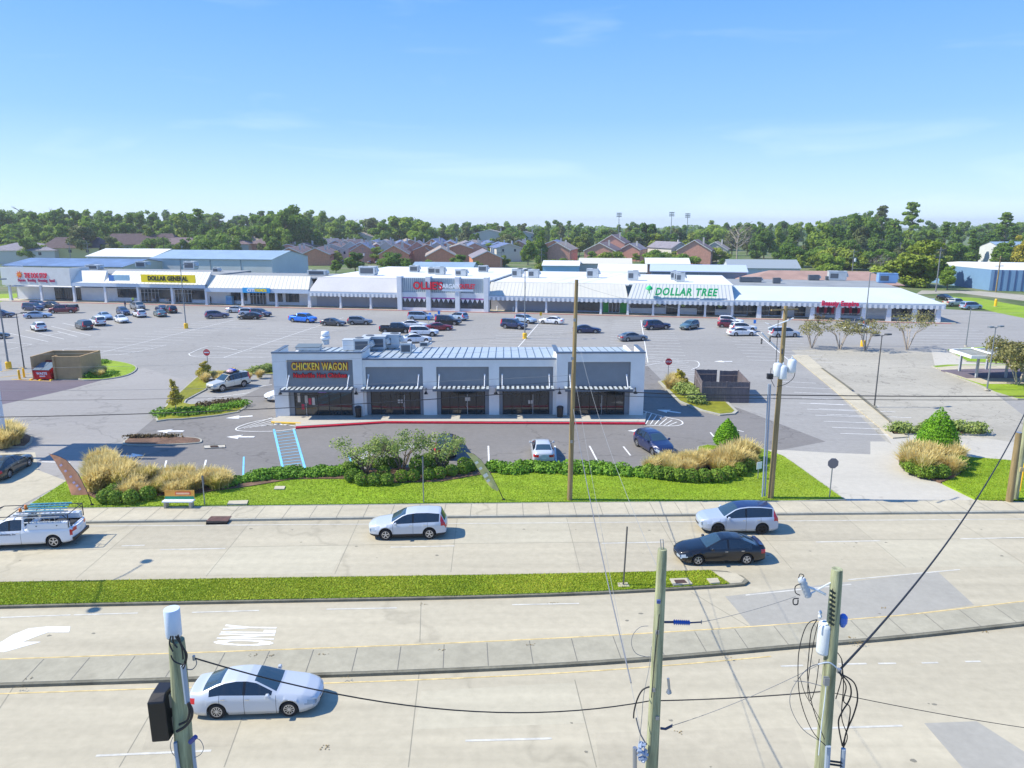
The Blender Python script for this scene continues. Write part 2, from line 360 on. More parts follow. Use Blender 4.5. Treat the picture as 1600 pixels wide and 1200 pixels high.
SL1=ground_mat('slab_tone_light',c8(181,174,152),.15,.07,.12,2.2,R(3),14); SL2=ground_mat('slab_tone_dark',c8(173,165,144),.16,.08,.12,2.2,R(3),14)
fy=lambda x:np.interp(x,[p[0] for p in farcurb],[p[1] for p in farcurb])
def slab(x0,x1,d0,d1,m):
    q_=MB(); q_.quad((x0,fy(x0)-d1,.002),(x1,fy(x1)-d1,.002),(x1+.1,fy(x1)-d0,.002),(x0+.1,fy(x0)-d0,.002)); struct('road_slab',q_,m)
for x0,x1,d0,d1,m in ((-38,-31,.1,3.88,SL1),(-24,-17,.1,3.88,SL2),(-17,-10,3.92,7.5,SL1),(-3.6,3.6,.1,3.88,SL1),(3.6,9.6,3.92,7.6,SL2),(15.5,22,.1,3.88,SL2),(22,29,3.92,7.6,SL1)): slab(x0,x1,d0,d1,m)
for P_,m in (([(658,1080),(898,1066),(914,1130),(648,1140)],SL1),([(930,1145),(1240,1137),(1270,1215),(938,1215)],SL2),([(245,1100),(378,1124),(362,1166),(222,1172)],SL2)):
    q_=MB(); q_.quad(*[(x,y,.002) for x,y in pp(P_[::-1])]); struct('road_slab',q_,m)
struct('white_marking',mk,WHITE); struct('faded_marking',mf,WHITEF); struct('yellow_marking',my,YEL)
# turn arrow + ONLY
mb=MB(); A=lambda *q:pp(q)
mb.prism(pp([(110,979),(108,988),(75,988),(50,997),(36,1003),(64,1003),(6,1019),(-22,1016),(-24,1004),(-8,1005),(2,1003),(20,992),(45,982),(75,979)]),0,.008)
struct('arrow_marking',mb,WHITE)
# ONLY : letters stand across the lane, tops towards the left
mb=MB(); 
LT=[('O',31.35,.62),('N',32.0,.62),('L',32.62,.62),('Y',33.2,.62)]
lm=text_mesh('ONLY',1.0,0,.042,1.12)
vs=[v.co.copy() for v in lm.vertices]; xm=min(v.x for v in vs);xM=max(v.x for v in vs);ym=min(v.y for v in vs);yM=max(v.y for v in vs)
vc=[]
for v in vs:
    u=(v.x-xm)/(xM-xm); t=(v.y-ym)/(yM-ym)     # u across the lane (near to far), t along travel
    pr=G(427,1010).lerp(G(434,977),u); pl=G(330,1008).lerp(G(352,976),u); q=pr.lerp(pl,t); vc.append((q.x,q.y,.008))
mb.v=vc; mb.f=[tuple(p.vertices) for p in lm.polygons]; mb.m=[0]*len(mb.f)
o=struct('lettering_marking',mb,WHITE); bpy.data.meshes.remove(lm)
# ---- parking surfaces ----
mb=MB(); mb.prism([(-175,192),(-175,44.9)]+[(p[0],p[1]+.05) for p in swback if p[0]<30]+[(32,60),(75,60),(90,95),(120,150),(95,168),(84,148),(-130,192)],-.02,.006)
struct('parking_lot',mb,ASPH)
mb=MB(); mb.prism(pp([(120,750),(190,697),(240,655),(335,640),(420,600),(430,560),(1000,560),(1040,600),(1160,640),(1290,690),(1215,704),(1125,705),(1090,760),(700,765),(390,765)]),-.01,.010)
struct('front_lot',mb,ASPH2)
mb=MB(); mb.prism(pp([(-300,800),(60,770),(105,752),(140,740),(190,697),(240,655),(310,600),(225,575),(130,597),(0,632),(-200,680)]),-.01,.014); struct('access_drive',mb,DRIVE)
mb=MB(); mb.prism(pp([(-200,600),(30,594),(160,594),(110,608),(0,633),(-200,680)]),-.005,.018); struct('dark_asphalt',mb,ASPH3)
mb=MB(); mb.prism(pp([(-120,797),(20,797),(105,752),(60,735),(55,707),(-200,712)]),-.005,.019); struct('left_drive_apron',mb,SWALK)
mb=MB(); mb.prism(pp([(1237,547),(1330,546),(1460,550),(1490,565),(1600,650),(1900,700),(1900,790),(1475,752),(1415,705),(1385,690)]),-.005,.014); struct('concrete_lot',mb,TAN)
mb=MB(); mb.prism(pp([(1190,703),(1235,704),(1300,708),(1408,712),(1376,672),(1430,668),(1640,700),(1640,730),(1500,716),(1470,745),(1540,788),(1310,788),(1225,716)]),-.005,.022); struct('right_drive_apron',mb,LITE)
mb=MB(); mb.prism(pp([(1360,690),(1420,690),(1430,720),(1360,715)]),-.01,.012); struct('apron_edge',mb,LITE)
mb=MB(); mb.prism([(27,47.7),(38,48.0),(38,45.4),(24,45.2)],-.01,.155); 
# concrete strip walk along the right lot
mb=MB(); mb.prism(pp([(1237,556),(1262,556),(1286,577),(1420,684),(1395,686)]),-.005,.13); struct('walk_strip',mb,SWALK)
mb=MB(); mb.strip(pp([(1284,577),(1332,612)]),.3,.2); mb.strip(pp([(1340,618),(1416,682)]),.3,.2); struct('strip_edge',mb,KERBD)
# ---- islands ----
GP=[]   # grass polygons for blades
def offset_poly(P,d):
    k=len(P); a=sum(P[i][0]*P[(i+1)%k][1]-P[(i+1)%k][0]*P[i][1] for i in range(k)); s=1 if a>0 else -1; o=[]
    for i in range(k):
        p0=Vector(P[i-1]);p1=Vector(P[i]);p2=Vector(P[(i+1)%k]); t1=(p1-p0).normalized(); t2=(p2-p1).normalized()
        n1=Vector((-t1.y,t1.x))*s; n2=Vector((-t2.y,t2.x))*s; n=(n1+n2); n=n.normalized() if n.length>1e-6 else n1
        c=max(.5,n.dot(n1)); q=p1+n*(d/c); o.append((q.x,q.y))
    return o
def island(name,pts,m=GRASSG,curb=True,blades=True,h=.15,w=.17,smooth=3,cm=CURB):
    P=pp(pts)
    if smooth:
        Q=spline([P[-1]]+P+[P[0],P[1]],smooth); Q=Q[smooth:-smooth-1]; P=Q
    if curb:
        mb=MB(); mb.prism(P,-.01,h-.01); struct(name+'_curb',mb,cm); P=offset_poly(P,w)
    mb=MB(); mb.prism(P,0,h+.01); struct(name+'_lawn' if m is not MULCH else name+'_bed',mb,m)
    if blades: GP.append((P,h+.01,m))
    return P
verge=pp([(35,797.5),(104,753),(150,742),(190,758),(340,762),(388,752),(450,745),(540,740),(640,735),(770,740),(900,741),(1000,735),(1085,715),(1090,700),(1105,697),(1150,702),(1190,703),(1226,715),(1322,783.5),(1312,788)])
mb=MB(); vp=verge+[(p[0],p[1]) for p in swback if -37<p[0]<19.5][::-1][:]
P=[v for v in verge[:-1]]+[(p[0],p[1]+.02) for p in swback[::-1] if -29.5<p[0]<20.5]
mb.prism(P,0,.15); struct('verge_curb',mb,CURB)
P2=offset_poly(P,.12); mb=MB(); mb.prism(P2,0,.165); struct('verge_lawn',mb,GRASSG); GP.append((P2,.165,GRASSG)); VERGE=P2
GP.append((MEDPOLY,.16,'med'))
rv=pp([(1472,757),(1485,752),(1500,738),(1506,716),(1560,720),(1640,728),(1700,790),(1530,785)])
mb=MB(); mb.prism(rv,0,.15); struct('right_verge_lawn',mb,GRASSG); GP.append((rv,.15,GRASSG))
mb=MB(); mb.prism(pp([(1404,722),(1412,708),(1500,712),(1507,722),(1503,740),(1490,750),(1470,756),(1440,745),(1410,733)]),0,.17); struct('right_bed',mb,MULCH)
mb=MB(); mb.prism(pp([(388,764),(340,770),(300,776),(150,783),(135,775),(140,745),(190,756),(340,758),(390,753),(545,745),(560,741),(640,734),(720,735),(770,742),(1000,736),(1085,716),(1130,700),(1178,716),(1172,735),(1130,752),(1060,752),(1000,742),(900,738),(775,741),(735,748),(690,756),(620,758),(575,755),(550,752),(460,752)]),0,.225); struct('planting_bed',mb,MULCH)
island('left_island',[(120,592),(128,575),(150,563),(180,565),(208,571),(214,578),(200,587),(170,593),(140,595)])
island('corner_island',[(243,652),(305,592),(318,590),(328,600),(322,610),(292,626),(300,633),(372,627),(386,632),(372,645),(310,654),(262,657)],GRASSY,smooth=2)
island('upper_island',[(308,590),(316,582),(380,579),(430,573),(432,586),(400,586),(340,590)],GRASSY,smooth=0)
island('sign_island',[(192,695),(208,683),(250,683),(305,685),(316,690),(304,694),(235,697)],MULCH,blades=False,h=.12)
island('right_island',[(1028,597),(1040,594),(1065,590),(1130,622),(1153,644),(1148,648),(1125,650),(1095,643),(1058,628)],GRASSY,smooth=0,w=.35)
island('bench_island',[(1478,547),(1560,541),(1660,545),(1660,570),(1580,570),(1510,566)],GRASSG,smooth=0)
island('shelter_island',[(1455,573),(1480,571),(1660,571),(1660,628),(1590,625),(1553,614),(1530,603),(1505,594)],GRASSG,smooth=0,blades=False)
mb=MB(); mb.prism(pp([(1462,576),(1500,572.5),(1650,572.5),(1650,602),(1535,602),(1508,594)]),.0,.175); struct('shelter_slab',mb,SWALK)
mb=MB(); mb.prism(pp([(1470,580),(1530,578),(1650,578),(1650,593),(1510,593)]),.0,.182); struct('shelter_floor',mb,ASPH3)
mb=MB(); mb.prism(pp([(1455,547),(1476,547),(1580,571),(1462,577)]),0,.03); struct('shelter_walk',mb,LITE)
island('hedge_island',[(1392,676),(1420,672),(1520,668),(1543,677),(1540,681),(1440,680),(1396,680)],MULCH,blades=False,h=.14,smooth=0)
island('left_bed',[(-60,700),(-60,672),(30,675),(52,683),(50,692),(40,700)],MULCH,blades=False,h=.14,smooth=0)
# grass field and lane right of the shopping strip
mb=MB(); mb.prism(pp([(1480,463),(1530,466),(1700,497),(1700,520),(1600,497),(1555,488),(1480,466)]),0,.03); struct('side_lawn',mb,GRASSG)
mb=MB(); mb.prism(pp([(1430,460),(1500,458),(1640,475),(1800,490),(1800,479),(1600,461),(1530,455),(1440,454)]),0,.035); struct('side_lane',mb,TAN)
mb=MB(); mb.prism(pp([(1490,446),(1540,449),(1800,474),(1800,455),(1500,441)]),0,.03); struct('far_lawn',mb,GRASSY)
mb=MB(); mb.prism(pp([(-60,478),(0,472),(36,462),(36,458),(-60,462)]),0,.03); struct('left_far_lawn',mb,GRASSG)
# sidewalk in front of the shopping strip (mall frame)
M0=G(15,470); MR=math.atan2(G(1465,504.5).y-M0.y,G(1465,504.5).x-M0.x); MU=Vector((math.cos(MR),math.sin(MR),0)); MV=Vector((-math.sin(MR),math.cos(MR),0))
def ML(x,y,z=0): return Vector((M0.x,M0.y,0))+MU*x+MV*y+Vector((0,0,z))
def mx(px,y=0):
    d=ray(px,0); # vertical plane through the camera at this column (ground track)
    lo,hi=-60.,280.
    for _ in range(40):
        m=(lo+hi)/2
        if proj(ML(m,y,0))[0]<px: lo=m
        else: hi=m
    return lo
MLEN=mx(1465)
q=lambda x,y:tuple(ML(x,y)[:2])
mb=MB(); mb.prism([q(-6,-1.3),q(MLEN+3,-1.3),q(MLEN+3,4),q(-6,4)],0,.15); struct('storefront_walk',mb,SWALK)
mb=MB(); mb.prism([q(2,-1.33),q(MLEN+2,-1.33),q(MLEN+2,-1.0),q(2,-1.0)],0,.156); struct('storefront_red_curb',mb,mat('faded_red',c8(190,130,122),.8,var=.2,scale=.3))
# front walk of the small building with red kerb
mb=MB(); mb.prism(pp([(424,658),(445,649),(1010,648),(1008,661),(600,660),(462,668),(462,662),(430,663)]),0,.15); struct('building_walk',mb,LITE)
mb=MB(); 
for a,b in [((462,669.5),(600,661)),((600,661),(1008,663))]: mb.strip(pp([a,b]),.18,.158)
a=pp([(462,670),(600,661.6),(1008,663.6),(1008,666)])
mb.prism(pp([(462,669.5),(600,661),(1008,663)])+pp([(1008,664),(600,662),(462,670.5)]),0,.159); struct('red_curb',mb,REDP)
mb=MB(); mb.prism(pp([(424,660.5),(445,661.5),(470,662.5)])+pp([(470,664),(445,663),(424,662)]),0,.157); struct('yellow_curb',mb,mat('curb_yellow',c8(220,180,60),.7))
# ---- stall lines ----
st=MB(); bl=MB()
def sl_(m,a,b,w=.12,z=.026): p=G(*a);q_=G(*b); m.strip([p[:2],q_[:2]],w,z)
SA=R(8.6); SV=Vector((math.sin(SA),math.cos(SA),0)); SH=Vector((math.cos(SA*1.15),-math.sin(SA*1.15),0))
for px,py,y0,y1 in [(203,540,106,152),(406,540,104,150),(607,540,104,150),(812,540,104,150),(1008,540,100,146),(1205,540,100,144)]:
    b=G(px,py)
    ln=lambda Y:b+SV*((Y-b.y)/SV.y)
    st.strip([ln(y0)[:2],ln(y1)[:2]],.14,.026)
    Y=y0+1
    while Y<y1:
        p=ln(Y); 
        st.strip([(p-SH*5.6)[:2],(p+SH*5.6)[:2]],.11,.03); Y+=2.75
for a,b in [((15,521),(75,534)),((40,516),(100,530)),((80,510),(142,524.5)),((98,505),(120,510)),((95,520),(60,527)),((0,534),(50,538)),((50,538),(10,547)),((15,460),(60,465)),((90,518),(120,526))]: sl_(st,a,b)
sl_(st,(100,545),(185,541)); sl_(st,(180,549),(260,539))
for px,ln in [([(98,547),(115,552),(180,555),(260,540)],0),([(295,553),(330,541),(380,549),(395,547)],0),([(295,553),(302,557),(340,559),(430,558)],0)]: st.strip(spline(pp(px),5),.13,.034)
for x in range(7): sl_(st,(1215+8*x*1.6,596+8.6*x),(1275+8*x*3.1,599+9*x),.12)
for i in range(6):
    sl_(st,(1248+i*13,630+i*9.5),(1318+i*17,633+i*9.5))
for i in range(10): sl_(st,(1410+i*1,511+4.2*i),(1520+9*i,513+4.2*i))
# small-building lot
for a,b,m in [((256,738),(260,720),st),((318,736),(322,719),st),((380,745),(381,714),bl),((764,722),(763,697),st),((869,723),(867,697),st),((935,724),(921,697),st),((985,712),(974,698),st),((1150,672),(1162,675),st),((65,722),(110,723),st),
   ((325,623),(390,614),st),((300,632),(370,625),st),((395,606),(425,601),st),((1110,676),(1118,686),st)]: sl_(m,a,b,.14)
for k in range(9): sl_(st,(548+k*3,728-k*3.0),(590+k*10,714-k*2.6),.11,.030)
sl_(bl,(545,712),(552,731),.14)
# blue accessible aisle
sl_(bl,(428,671),(444,741),.2,.034); sl_(bl,(459,671),(478,737),.2,.034)
for k in range(15):
    y=675+k*4.6; sl_(bl,(428+(y-671)*.228,y+2),(459+(y-671)*.288,y-2),.1,.03)
# no-parking hatch left and right of the building
Hh=spline(pp([(440,652),(395,660),(370,669),(378,674),(430,674),(462,670)]),6); st.strip(Hh,.13,.034)
for k in range(8): sl_(st,(372+k*9,668-k*1.2+3),(425+k*6,653+k*2.0),.1,.03)
Hh=spline(pp([(1000,641),(1040,652),(1062,657),(1066,663),(1050,666),(1010,665)]),6); st.strip(Hh,.13,.034)
for k in range(7): sl_(st,(1002+k*7,662.5+k*.5),(1010+k*8,644+k*2.6),.1,.03)
for k in range(8): sl_(st,(1003+k*8,556+k*4),(1060+k*6,562+k*3.5),.1,.03)
st.strip(spline(pp([(1003,573),(1040,566),(1085,564),(1092,572),(1080,578)]),5),.13,.034)
# arrows on the pavement
def arrow(px,py,ang,m,L_=3.2):
    c=G(px,py); ca,sa=math.cos(ang),math.sin(ang)
    P=[(-1,-.09),(.1,-.09),(0,-.32),(1,0),(0,.32),(.1,.09),(-1,.09)]
    m.prism([(c.x+(x*ca-y*sa*1.6)*L_/2,c.y+(x*sa+y*ca*1.6)*L_/2) for x,y in P],0,.036)
for px,py,a in [(266,674,180),(376,683,180),(374,652,200),(201,712.5,4),(1002,673.5,180),(1045,643,150),(1130,565,180)]: arrow(px,py,R(a),st,2.5)
struct('stall_marking',st,WHITE); struct('blue_marking',bl,BLUEP)
# yellow lines at the dumpster
yl=MB()
for a,b in [((0,581),(40,573)),((0,590),(60,582)),((18,593),(80,596))]: sl_(yl,a,b,.16)
struct('yellow_stall_marking',yl,mat('curb_yellow',c8(220,180,60),.7))
# storm drains, access covers
def slabthing(name,pts,h,m,label,cat,inner=None):
    o=MB(); o.prism(pp(pts,.16),.1,h); r=tag(o.build(name,m),label,cat)
    if inner:
        i=MB(); i.prism(pp(inner,.16),.1,h+.012); i.build('grate',mat('rust_dark',c8(70,50,42),.8),r)
    return r
slabthing('storm_drain',[(322,814),(330,806.5),(362,806.5),(356,814)],.163,mat('drain_steel',c8(92,66,58),.7,var=.3,scale=4),'rust brown storm drain cover set in the sidewalk kerb','storm drain')
mb=MB(); mb.prism(pp([(322,820),(355,819.4),(356,816),(324,816.6)]),0,.147); tag(mb.build('drain_opening',mat('drain_dark',c8(24,22,22),.9)),kind='structure')
slabthing('drain_slab',[(317,694),(351,693),(352,697.5),(319,699)],.04,LITE,'white concrete slab with a dark drain grate in the front lot','drain',[(328,695.2),(340,694.8),(341,696.8),(329,697.2)])
slabthing('access_cover',[(1046,906),(1074,905),(1082,914),(1052,916)],.245,SWALK,'larger square concrete access cover at the end of the grass median','access cover',[(1053,908.5),(1069,908),(1074,913),(1056,914)])
slabthing('access_cover',[(1104,906),(1121,905),(1125,912),(1110,913)],.245,SWALK,'smaller square concrete cover beside the median nose','access cover')
slabthing('access_cover',[(358,784),(388,783),(386,789),(355,789.5)],.245,SWALK,'long flat concrete cover in the lawn right of the bench','access cover')
slabthing('access_cover',[(430,761),(446,761),(444,765.5),(428,765.5)],.245,SWALK,'small pale cover in the lawn below the juniper hedge','access cover')
# lawn blades
def blades(name,P,z,n,rng,m,hgt=.09):
    P=np.array(P); x0,y0=P.min(0); x1,y1=P.max(0); out=[]
    while sum(len(a) for a in out)<n:
        q=np.column_stack([rng.uniform(max(x0,-42),min(x1,42),n),rng.uniform(y0,y1,n)]); ins=np.zeros(n,bool); j=len(P)-1
        for i in range(len(P)):
            c=((P[i,1]>q[:,1])!=(P[j,1]>q[:,1]))&(q[:,0]<(P[j,0]-P[i,0])*(q[:,1]-P[i,1])/(P[j,1]-P[i,1]+1e-12)+P[i,0]); ins^=c; j=i
        out.append(q[ins])
    q=np.concatenate(out)[:n]; a=rng.uniform(0,6.28,n); wd=.035; h=hgt*(.5+rng.random(n)); t=rng.normal(size=(n,2))*.05
    dx=np.cos(a)*wd; dy=np.sin(a)*wd
    V=np.zeros((n,3,3)); V[:,0]=np.column_stack([q[:,0]-dx,q[:,1]-dy,np.full(n,z-.01)]); V[:,1]=np.column_stack([q[:,0]+dx,q[:,1]+dy,np.full(n,z-.01)]); V[:,2]=np.column_stack([q+t,z+h])
    o=link(name,arrmesh(name,V.reshape(-1,3),np.arange(3*n).reshape(n,3)),m); return tag(o,kind='stuff')
rng0=np.random.default_rng(5)
tag(blades('lawn_grass',VERGE,.165,90000,rng0,GRASSM,.045),'bright green mown grass of the roadside verge','grass')
tag(blades('median_grass',[p for p in MEDPOLY],.16,90000,rng0,leaf_mat('median_blades',(.24,.34,.016),(.48,.50,.05),.22,.25,.0),.05),'green grass on the road median','grass')
tag(blades('corner_grass',rv,.15,22000,rng0,GRASSM,.045),'green grass of the verge by the right drive','grass')
# ================= BUILDINGS =================
STUC=mat('stucco_white',c8(232,230,224),.85,var=.04,scale=.6,bump=.1,bscale=30)
STUCW=mat('stucco_cream',c8(216,216,210),.85,var=.05,scale=.5)
GREYP=mat('panel_grey',c8(134,138,142),.8,var=.05,scale=.8)
DKTRIM=mat('trim_dark',c8(46,50,56),.5)
GLASS=mat('window_glass',(.018,.024,.028),.06,spec=.9,var=.3,scale=.4)
GLASSB=mat('shop_glass',(.03,.045,.06),.1,spec=.8,var=.5,scale=.7)
METR=mat('standing_seam',c8(184,194,198),.42,metal=.25,var=.06,scale=.4)
SEAM=mat('seam_line',c8(104,118,126),.6)
MANS=mat('mansard_metal',c8(200,198,186),.6,var=.05,scale=.2)
MANSR=mat('mansard_ribs',c8(186,188,186),.6)
TPO=mat('membrane_white',c8(214,216,214),.7,var=.10,scale=.1)
GRAV=mat('roof_grey',c8(160,164,164),.8,var=.15,scale=.15,col2=c8(120,124,126))
FASC=mat('fascia_paint',c8(190,204,218),.7,var=.05,scale=.5)
COLM=mat('column_paint',c8(214,218,222),.75,var=.05,scale=.8)
WALLB=mat('shop_wall_paint',c8(220,222,226),.85,var=.06,scale=.4)
UNIT=mat('rooftop_metal',c8(190,196,198),.55,metal=.2,var=.08,scale=1)
UNITD=mat('rooftop_grille',c8(88,96,104),.7)
GALV=mat('galvanised',c8(168,174,178),.4,metal=.6,var=.1,scale=3)
def rooftop_unit(loc,rz,d,label,style=0,group='rooftop units'):
    u=empty('rooftop_unit',loc,rz,label,'rooftop unit',group); x,y,z=[q_*(.78 if 'strip' in group else .88) for q_ in d]
    b=MB(); b.box((0,0,z*.52),(x,y,z*.84)); b.box((0,0,z*.97),(x*1.03,y*1.03,z*.06)); b.box((0,0,z*.05),(x*.9,y*.9,z*.1)); b.build('cabinet',UNIT,u)
    g=MB()
    if style==0:
        g.box((x*.0,-y/2-.012,z*.52),(x*.82,.02,z*.6)); 
        for k in range(5): g.box((x*.0,-y/2-.03,z*(.28+.12*k)),(x*.82,.03,.03))
        g.cyl((-x*.2,0,z),.3*min(x,y),.3*min(x,y),.06); 
    else:
        g.box((-x*.2,-y/2-.012,z*.5),(x*.45,.02,z*.5)); g.cyl((x*.2,0,z),.3*min(x,y),.3*min(x,y),.06)
    g.build('grille',UNITD,u)
    f=MB(); f.box((x/2+.2,0,z*.6),(.35,y*.6,z*.4),ry=R(-20)); f.build('hood',UNIT,u)
    return u
# ---------- small retail building ----------
BX0,BX1=-23.05,12.85; BY=69.35; BD=11.5
B=empty('retail_building',((BX0+BX1)/2*1.024,71.0,0),R(.6),'white stucco single storey retail building with five grey storefront bays','building')
ox=(BX0+BX1)/2; B.scale=(1.024,1.024,1.024)
wl=MB(); bx=lambda a:a-ox
def bay_wall(x0,x1,px0,px1,pz,top,wx0,wx1,wz,fy=0.0):
    """front wall with a recessed panel"""
    T=.35
    wl.b2(bx(x0),bx(px0),fy,fy+T,0,top); wl.b2(bx(px1),bx(x1),fy,fy+T,0,top); wl.b2(bx(px0),bx(px1),fy,fy+T,pz,top)
bays=[('tower',-23.05,-14.45,-21.7,-15.35,5.7,6.35,-21.2,-15.6,2.75,-.25),('low',-14.45,-7.95,-14.2,-8.65,4.95,5.65,-13.8,-9.0,2.75,0),('low',-7.95,-1.55,-7.35,-2.25,4.95,5.65,-6.95,-2.65,2.75,0),('low',-1.55,4.3,-1.25,4.0,4.95,5.65,-.9,3.65,2.75,0),('tower',4.3,12.85,5.4,11.5,5.45,6.3,5.9,11.0,2.75,-.25)]
for k,x0,x1,p0,p1,pz,top,w0,w1,wz,fy in bays: bay_wall(x0,x1,p0,p1,pz,top,w0,w1,wz,fy)
for x0,x1,top in ((-23.05,-14.45,6.35),(4.3,12.85,6.3)):      # tower returns
    outer=x0 if x0<0 else x1; inner=x1 if x0<0 else x0
    wl.b2(bx(outer),bx(outer)+(.3 if x0<0 else -.3),.1,BD-.3,0,5.2)
    wl.b2(bx(outer),bx(outer)+(.3 if x0<0 else -.3),.1,4.2,5.2,top-.01)
    wl.b2(bx(inner)+(-.3 if x0<0 else .3),bx(inner)+(-.01 if x0<0 else .01),.1,4.2,4.6,top-.01)
wl.b2(bx(BX0),bx(BX1),BD-.3,BD,0,4.9)
wl.build('wall',STUC,B)
cp=MB()
for k,x0,x1,p0,p1,pz,top,w0,w1,wz,fy in bays: cp.b2(bx(x0)-.04,bx(x1)+.04*(k=='tower'),fy-.06,fy+.42,top,top+.12)
for o_ in (BX0,BX1-.34): cp.b2(bx(o_)-.03,bx(o_)+.37,.43,4.25,6.36,6.42)
for inner in (-14.45,4.3): cp.b2(bx(inner)-.2,bx(inner)+.2,.43,4.25,6.36,6.41)
cp.build('parapet_cap',mat('coping_blue_grey',c8(84,100,118),.5),B)
pn=MB()
for k,x0,x1,p0,p1,pz,top,w0,w1,wz,fy in bays:
    f=fy+.22
    pn.b2(bx(p0),bx(w0),f,f+.1,.0,pz); pn.b2(bx(w1),bx(p1),f,f+.1,0,pz); pn.b2(bx(w0),bx(w1),f,f+.1,wz,pz)
for i,(k,x0,x1,p0,p1,pz,top,w0,w1,wz,fy) in enumerate(bays):
    for j in range(1,14):
        z=wz+.3+.17*j
        if z<pz-.05: pn.b2(bx(p0)+.02,bx(p1)-.02,fy+.212,fy+.222,z,z+.012)
pn.build('grey_panel',GREYP,B)
rf=MB(); y0,y1=.36,BD
def rz_(y): return 5.55-.055*y
X0,X1=bx(BX0)+.3,bx(BX1)-.3
rf.add([(X0,y0,rz_(y0)),(X1,y0,rz_(y0)),(X1,y1+.2,rz_(y1)),(X0,y1+.2,rz_(y1)),(X0,y0,rz_(y0)-.15),(X1,y0,rz_(y0)-.15),(X1,y1+.2,rz_(y1)-.15),(X0,y1+.2,rz_(y1)-.15)],[(0,1,2,3),(7,6,5,4),(4,5,1,0),(6,7,3,2),(5,6,2,1),(7,4,0,3)])
roof=rf.build('roof',METR,B)
sm=MB(); x=X0+.3
while x<X1:
    a=y0; 
    sm.add([(x-.025,a,rz_(a)+.003),(x+.025,a,rz_(a)+.003),(x+.025,y1+.2,rz_(y1)+.003),(x-.025,y1+.2,rz_(y1)+.003),(x-.02,a,rz_(a)+.07),(x+.02,a,rz_(a)+.07),(x+.02,y1+.2,rz_(y1)+.07),(x-.02,y1+.2,rz_(y1)+.07)],[(4,5,6,7),(0,1,5,4),(1,2,6,5),(3,0,4,7)]); x+=.8
sm.build('seam',SEAM,roof)
FRM=mat('window_frame_black',c8(26,28,32),.4)
for i,(k,x0,x1,p0,p1,pz,top,w0,w1,wz,fy) in enumerate(bays):
    f=fy+.26
    g=MB(); g.b2(bx(w0),bx(w1),f,f+.04,.1,wz); wn=g.build('window',GLASS,B)
    fr=MB(); n=5 if k=='tower' else 4; W=w1-w0
    fr.b2(bx(w0)-.02,bx(w0)+.07,f-.05,f+.06,.0,wz+.001); fr.b2(bx(w1)-.07,bx(w1)+.02,f-.05,f+.06,.0,wz+.001); fr.b2(bx(w0)+.07,bx(w1)-.07,f-.05,f+.06,wz-.08,wz+.002); fr.b2(bx(w0)+.07,bx(w1)-.07,f-.05,f+.06,.0,.16)
    for j in range(1,n+(i!=0)):
        xx=bx(w0)+W*j/(n+(i!=0)); fr.b2(xx-.03,xx+.03,f-.04,f+.05,.16,wz-.08)
    fr.b2(bx(w0)+.07,bx(w0)+W*.999-.07,f-.035,f+.045,.62,.67) if i else fr.b2(bx(w0)+W*.42,bx(w1)-.07,f-.035,f+.045,.62,.67)
    dx=bx(w0)+W*((.0,.48,.40,.45,.40)[i]); dw=W/ (n+(i!=0))
    fr.b2(dx+.07,dx+dw*(2 if i==0 else 1),f-.045,f+.055,2.15,2.22)
    fr.build('frame',FRM,wn)
    door=MB(); door.b2(dx+dw-.03,dx+dw+.03,f-.055,f-.04,.16,2.15); door.b2(dx+dw-.12,dx+dw-.09,f-.1,f-.055,.9,1.3); door.build('door_handle',GALV,wn)
    if i==0:
        s_=MB(); s_.b2(bx(w0)+W*.42,bx(w0)+W*.56,f-.06,f-.045,2.45,2.68); s_.build('neon_sign',mat('neon_purple',(.25,.08,.6),.4,emit=.6),wn)
    # canopy with slats, outrigger rods
    c=MB(); cz=3.0; cx0,cx1=bx(p0)-.25 if k=='low' else bx(p0)-.35,bx(p1)+.05; d=1.35; yb=fy-.02
    c.b2(cx0,cx1,yb-d-.06,yb-d,cz-.16,cz+.04); c.b2(cx0,cx0+.06,yb-d,yb,cz-.14,cz+.04); c.b2(cx1-.06,cx1,yb-d,yb,cz-.14,cz+.04); c.b2(cx0+.06,cx1-.06,yb-.06,yb,cz-.14,cz+.04)
    cn=c.build('canopy',mat('canopy_metal',c8(92,102,112),.5),B)
    s_=MB(); n=int((cx1-cx0)/.47)
    for j in range(n+1):
        xx=cx0+.15+(cx1-cx0-.3)*j/n; s_.b2(xx-.125,xx+.125,yb-d,yb-.06,cz+.045,cz+.075)
    s_.build('slat',mat('canopy_slat',c8(196,204,204),.5,metal=.2),cn)
    # solid deck below slats keeps the pavement in shade
    s_=MB(); s_.b2(cx0+.06,cx1-.06,yb-d,yb-.06,cz-.02,cz+.0); s_.build('deck',mat('canopy_deck',c8(60,66,72),.7),cn)
    for xx in (cx0+.55,cx1-.45):
        r_=MB(); r_.tube([(xx,yb-d+.2,cz+.06),(xx,yb,cz+1.15)],.045,8); r_.box((xx,yb-.02,cz+1.15),(.16,.05,.2)); r_.build('rod',COLM,cn)
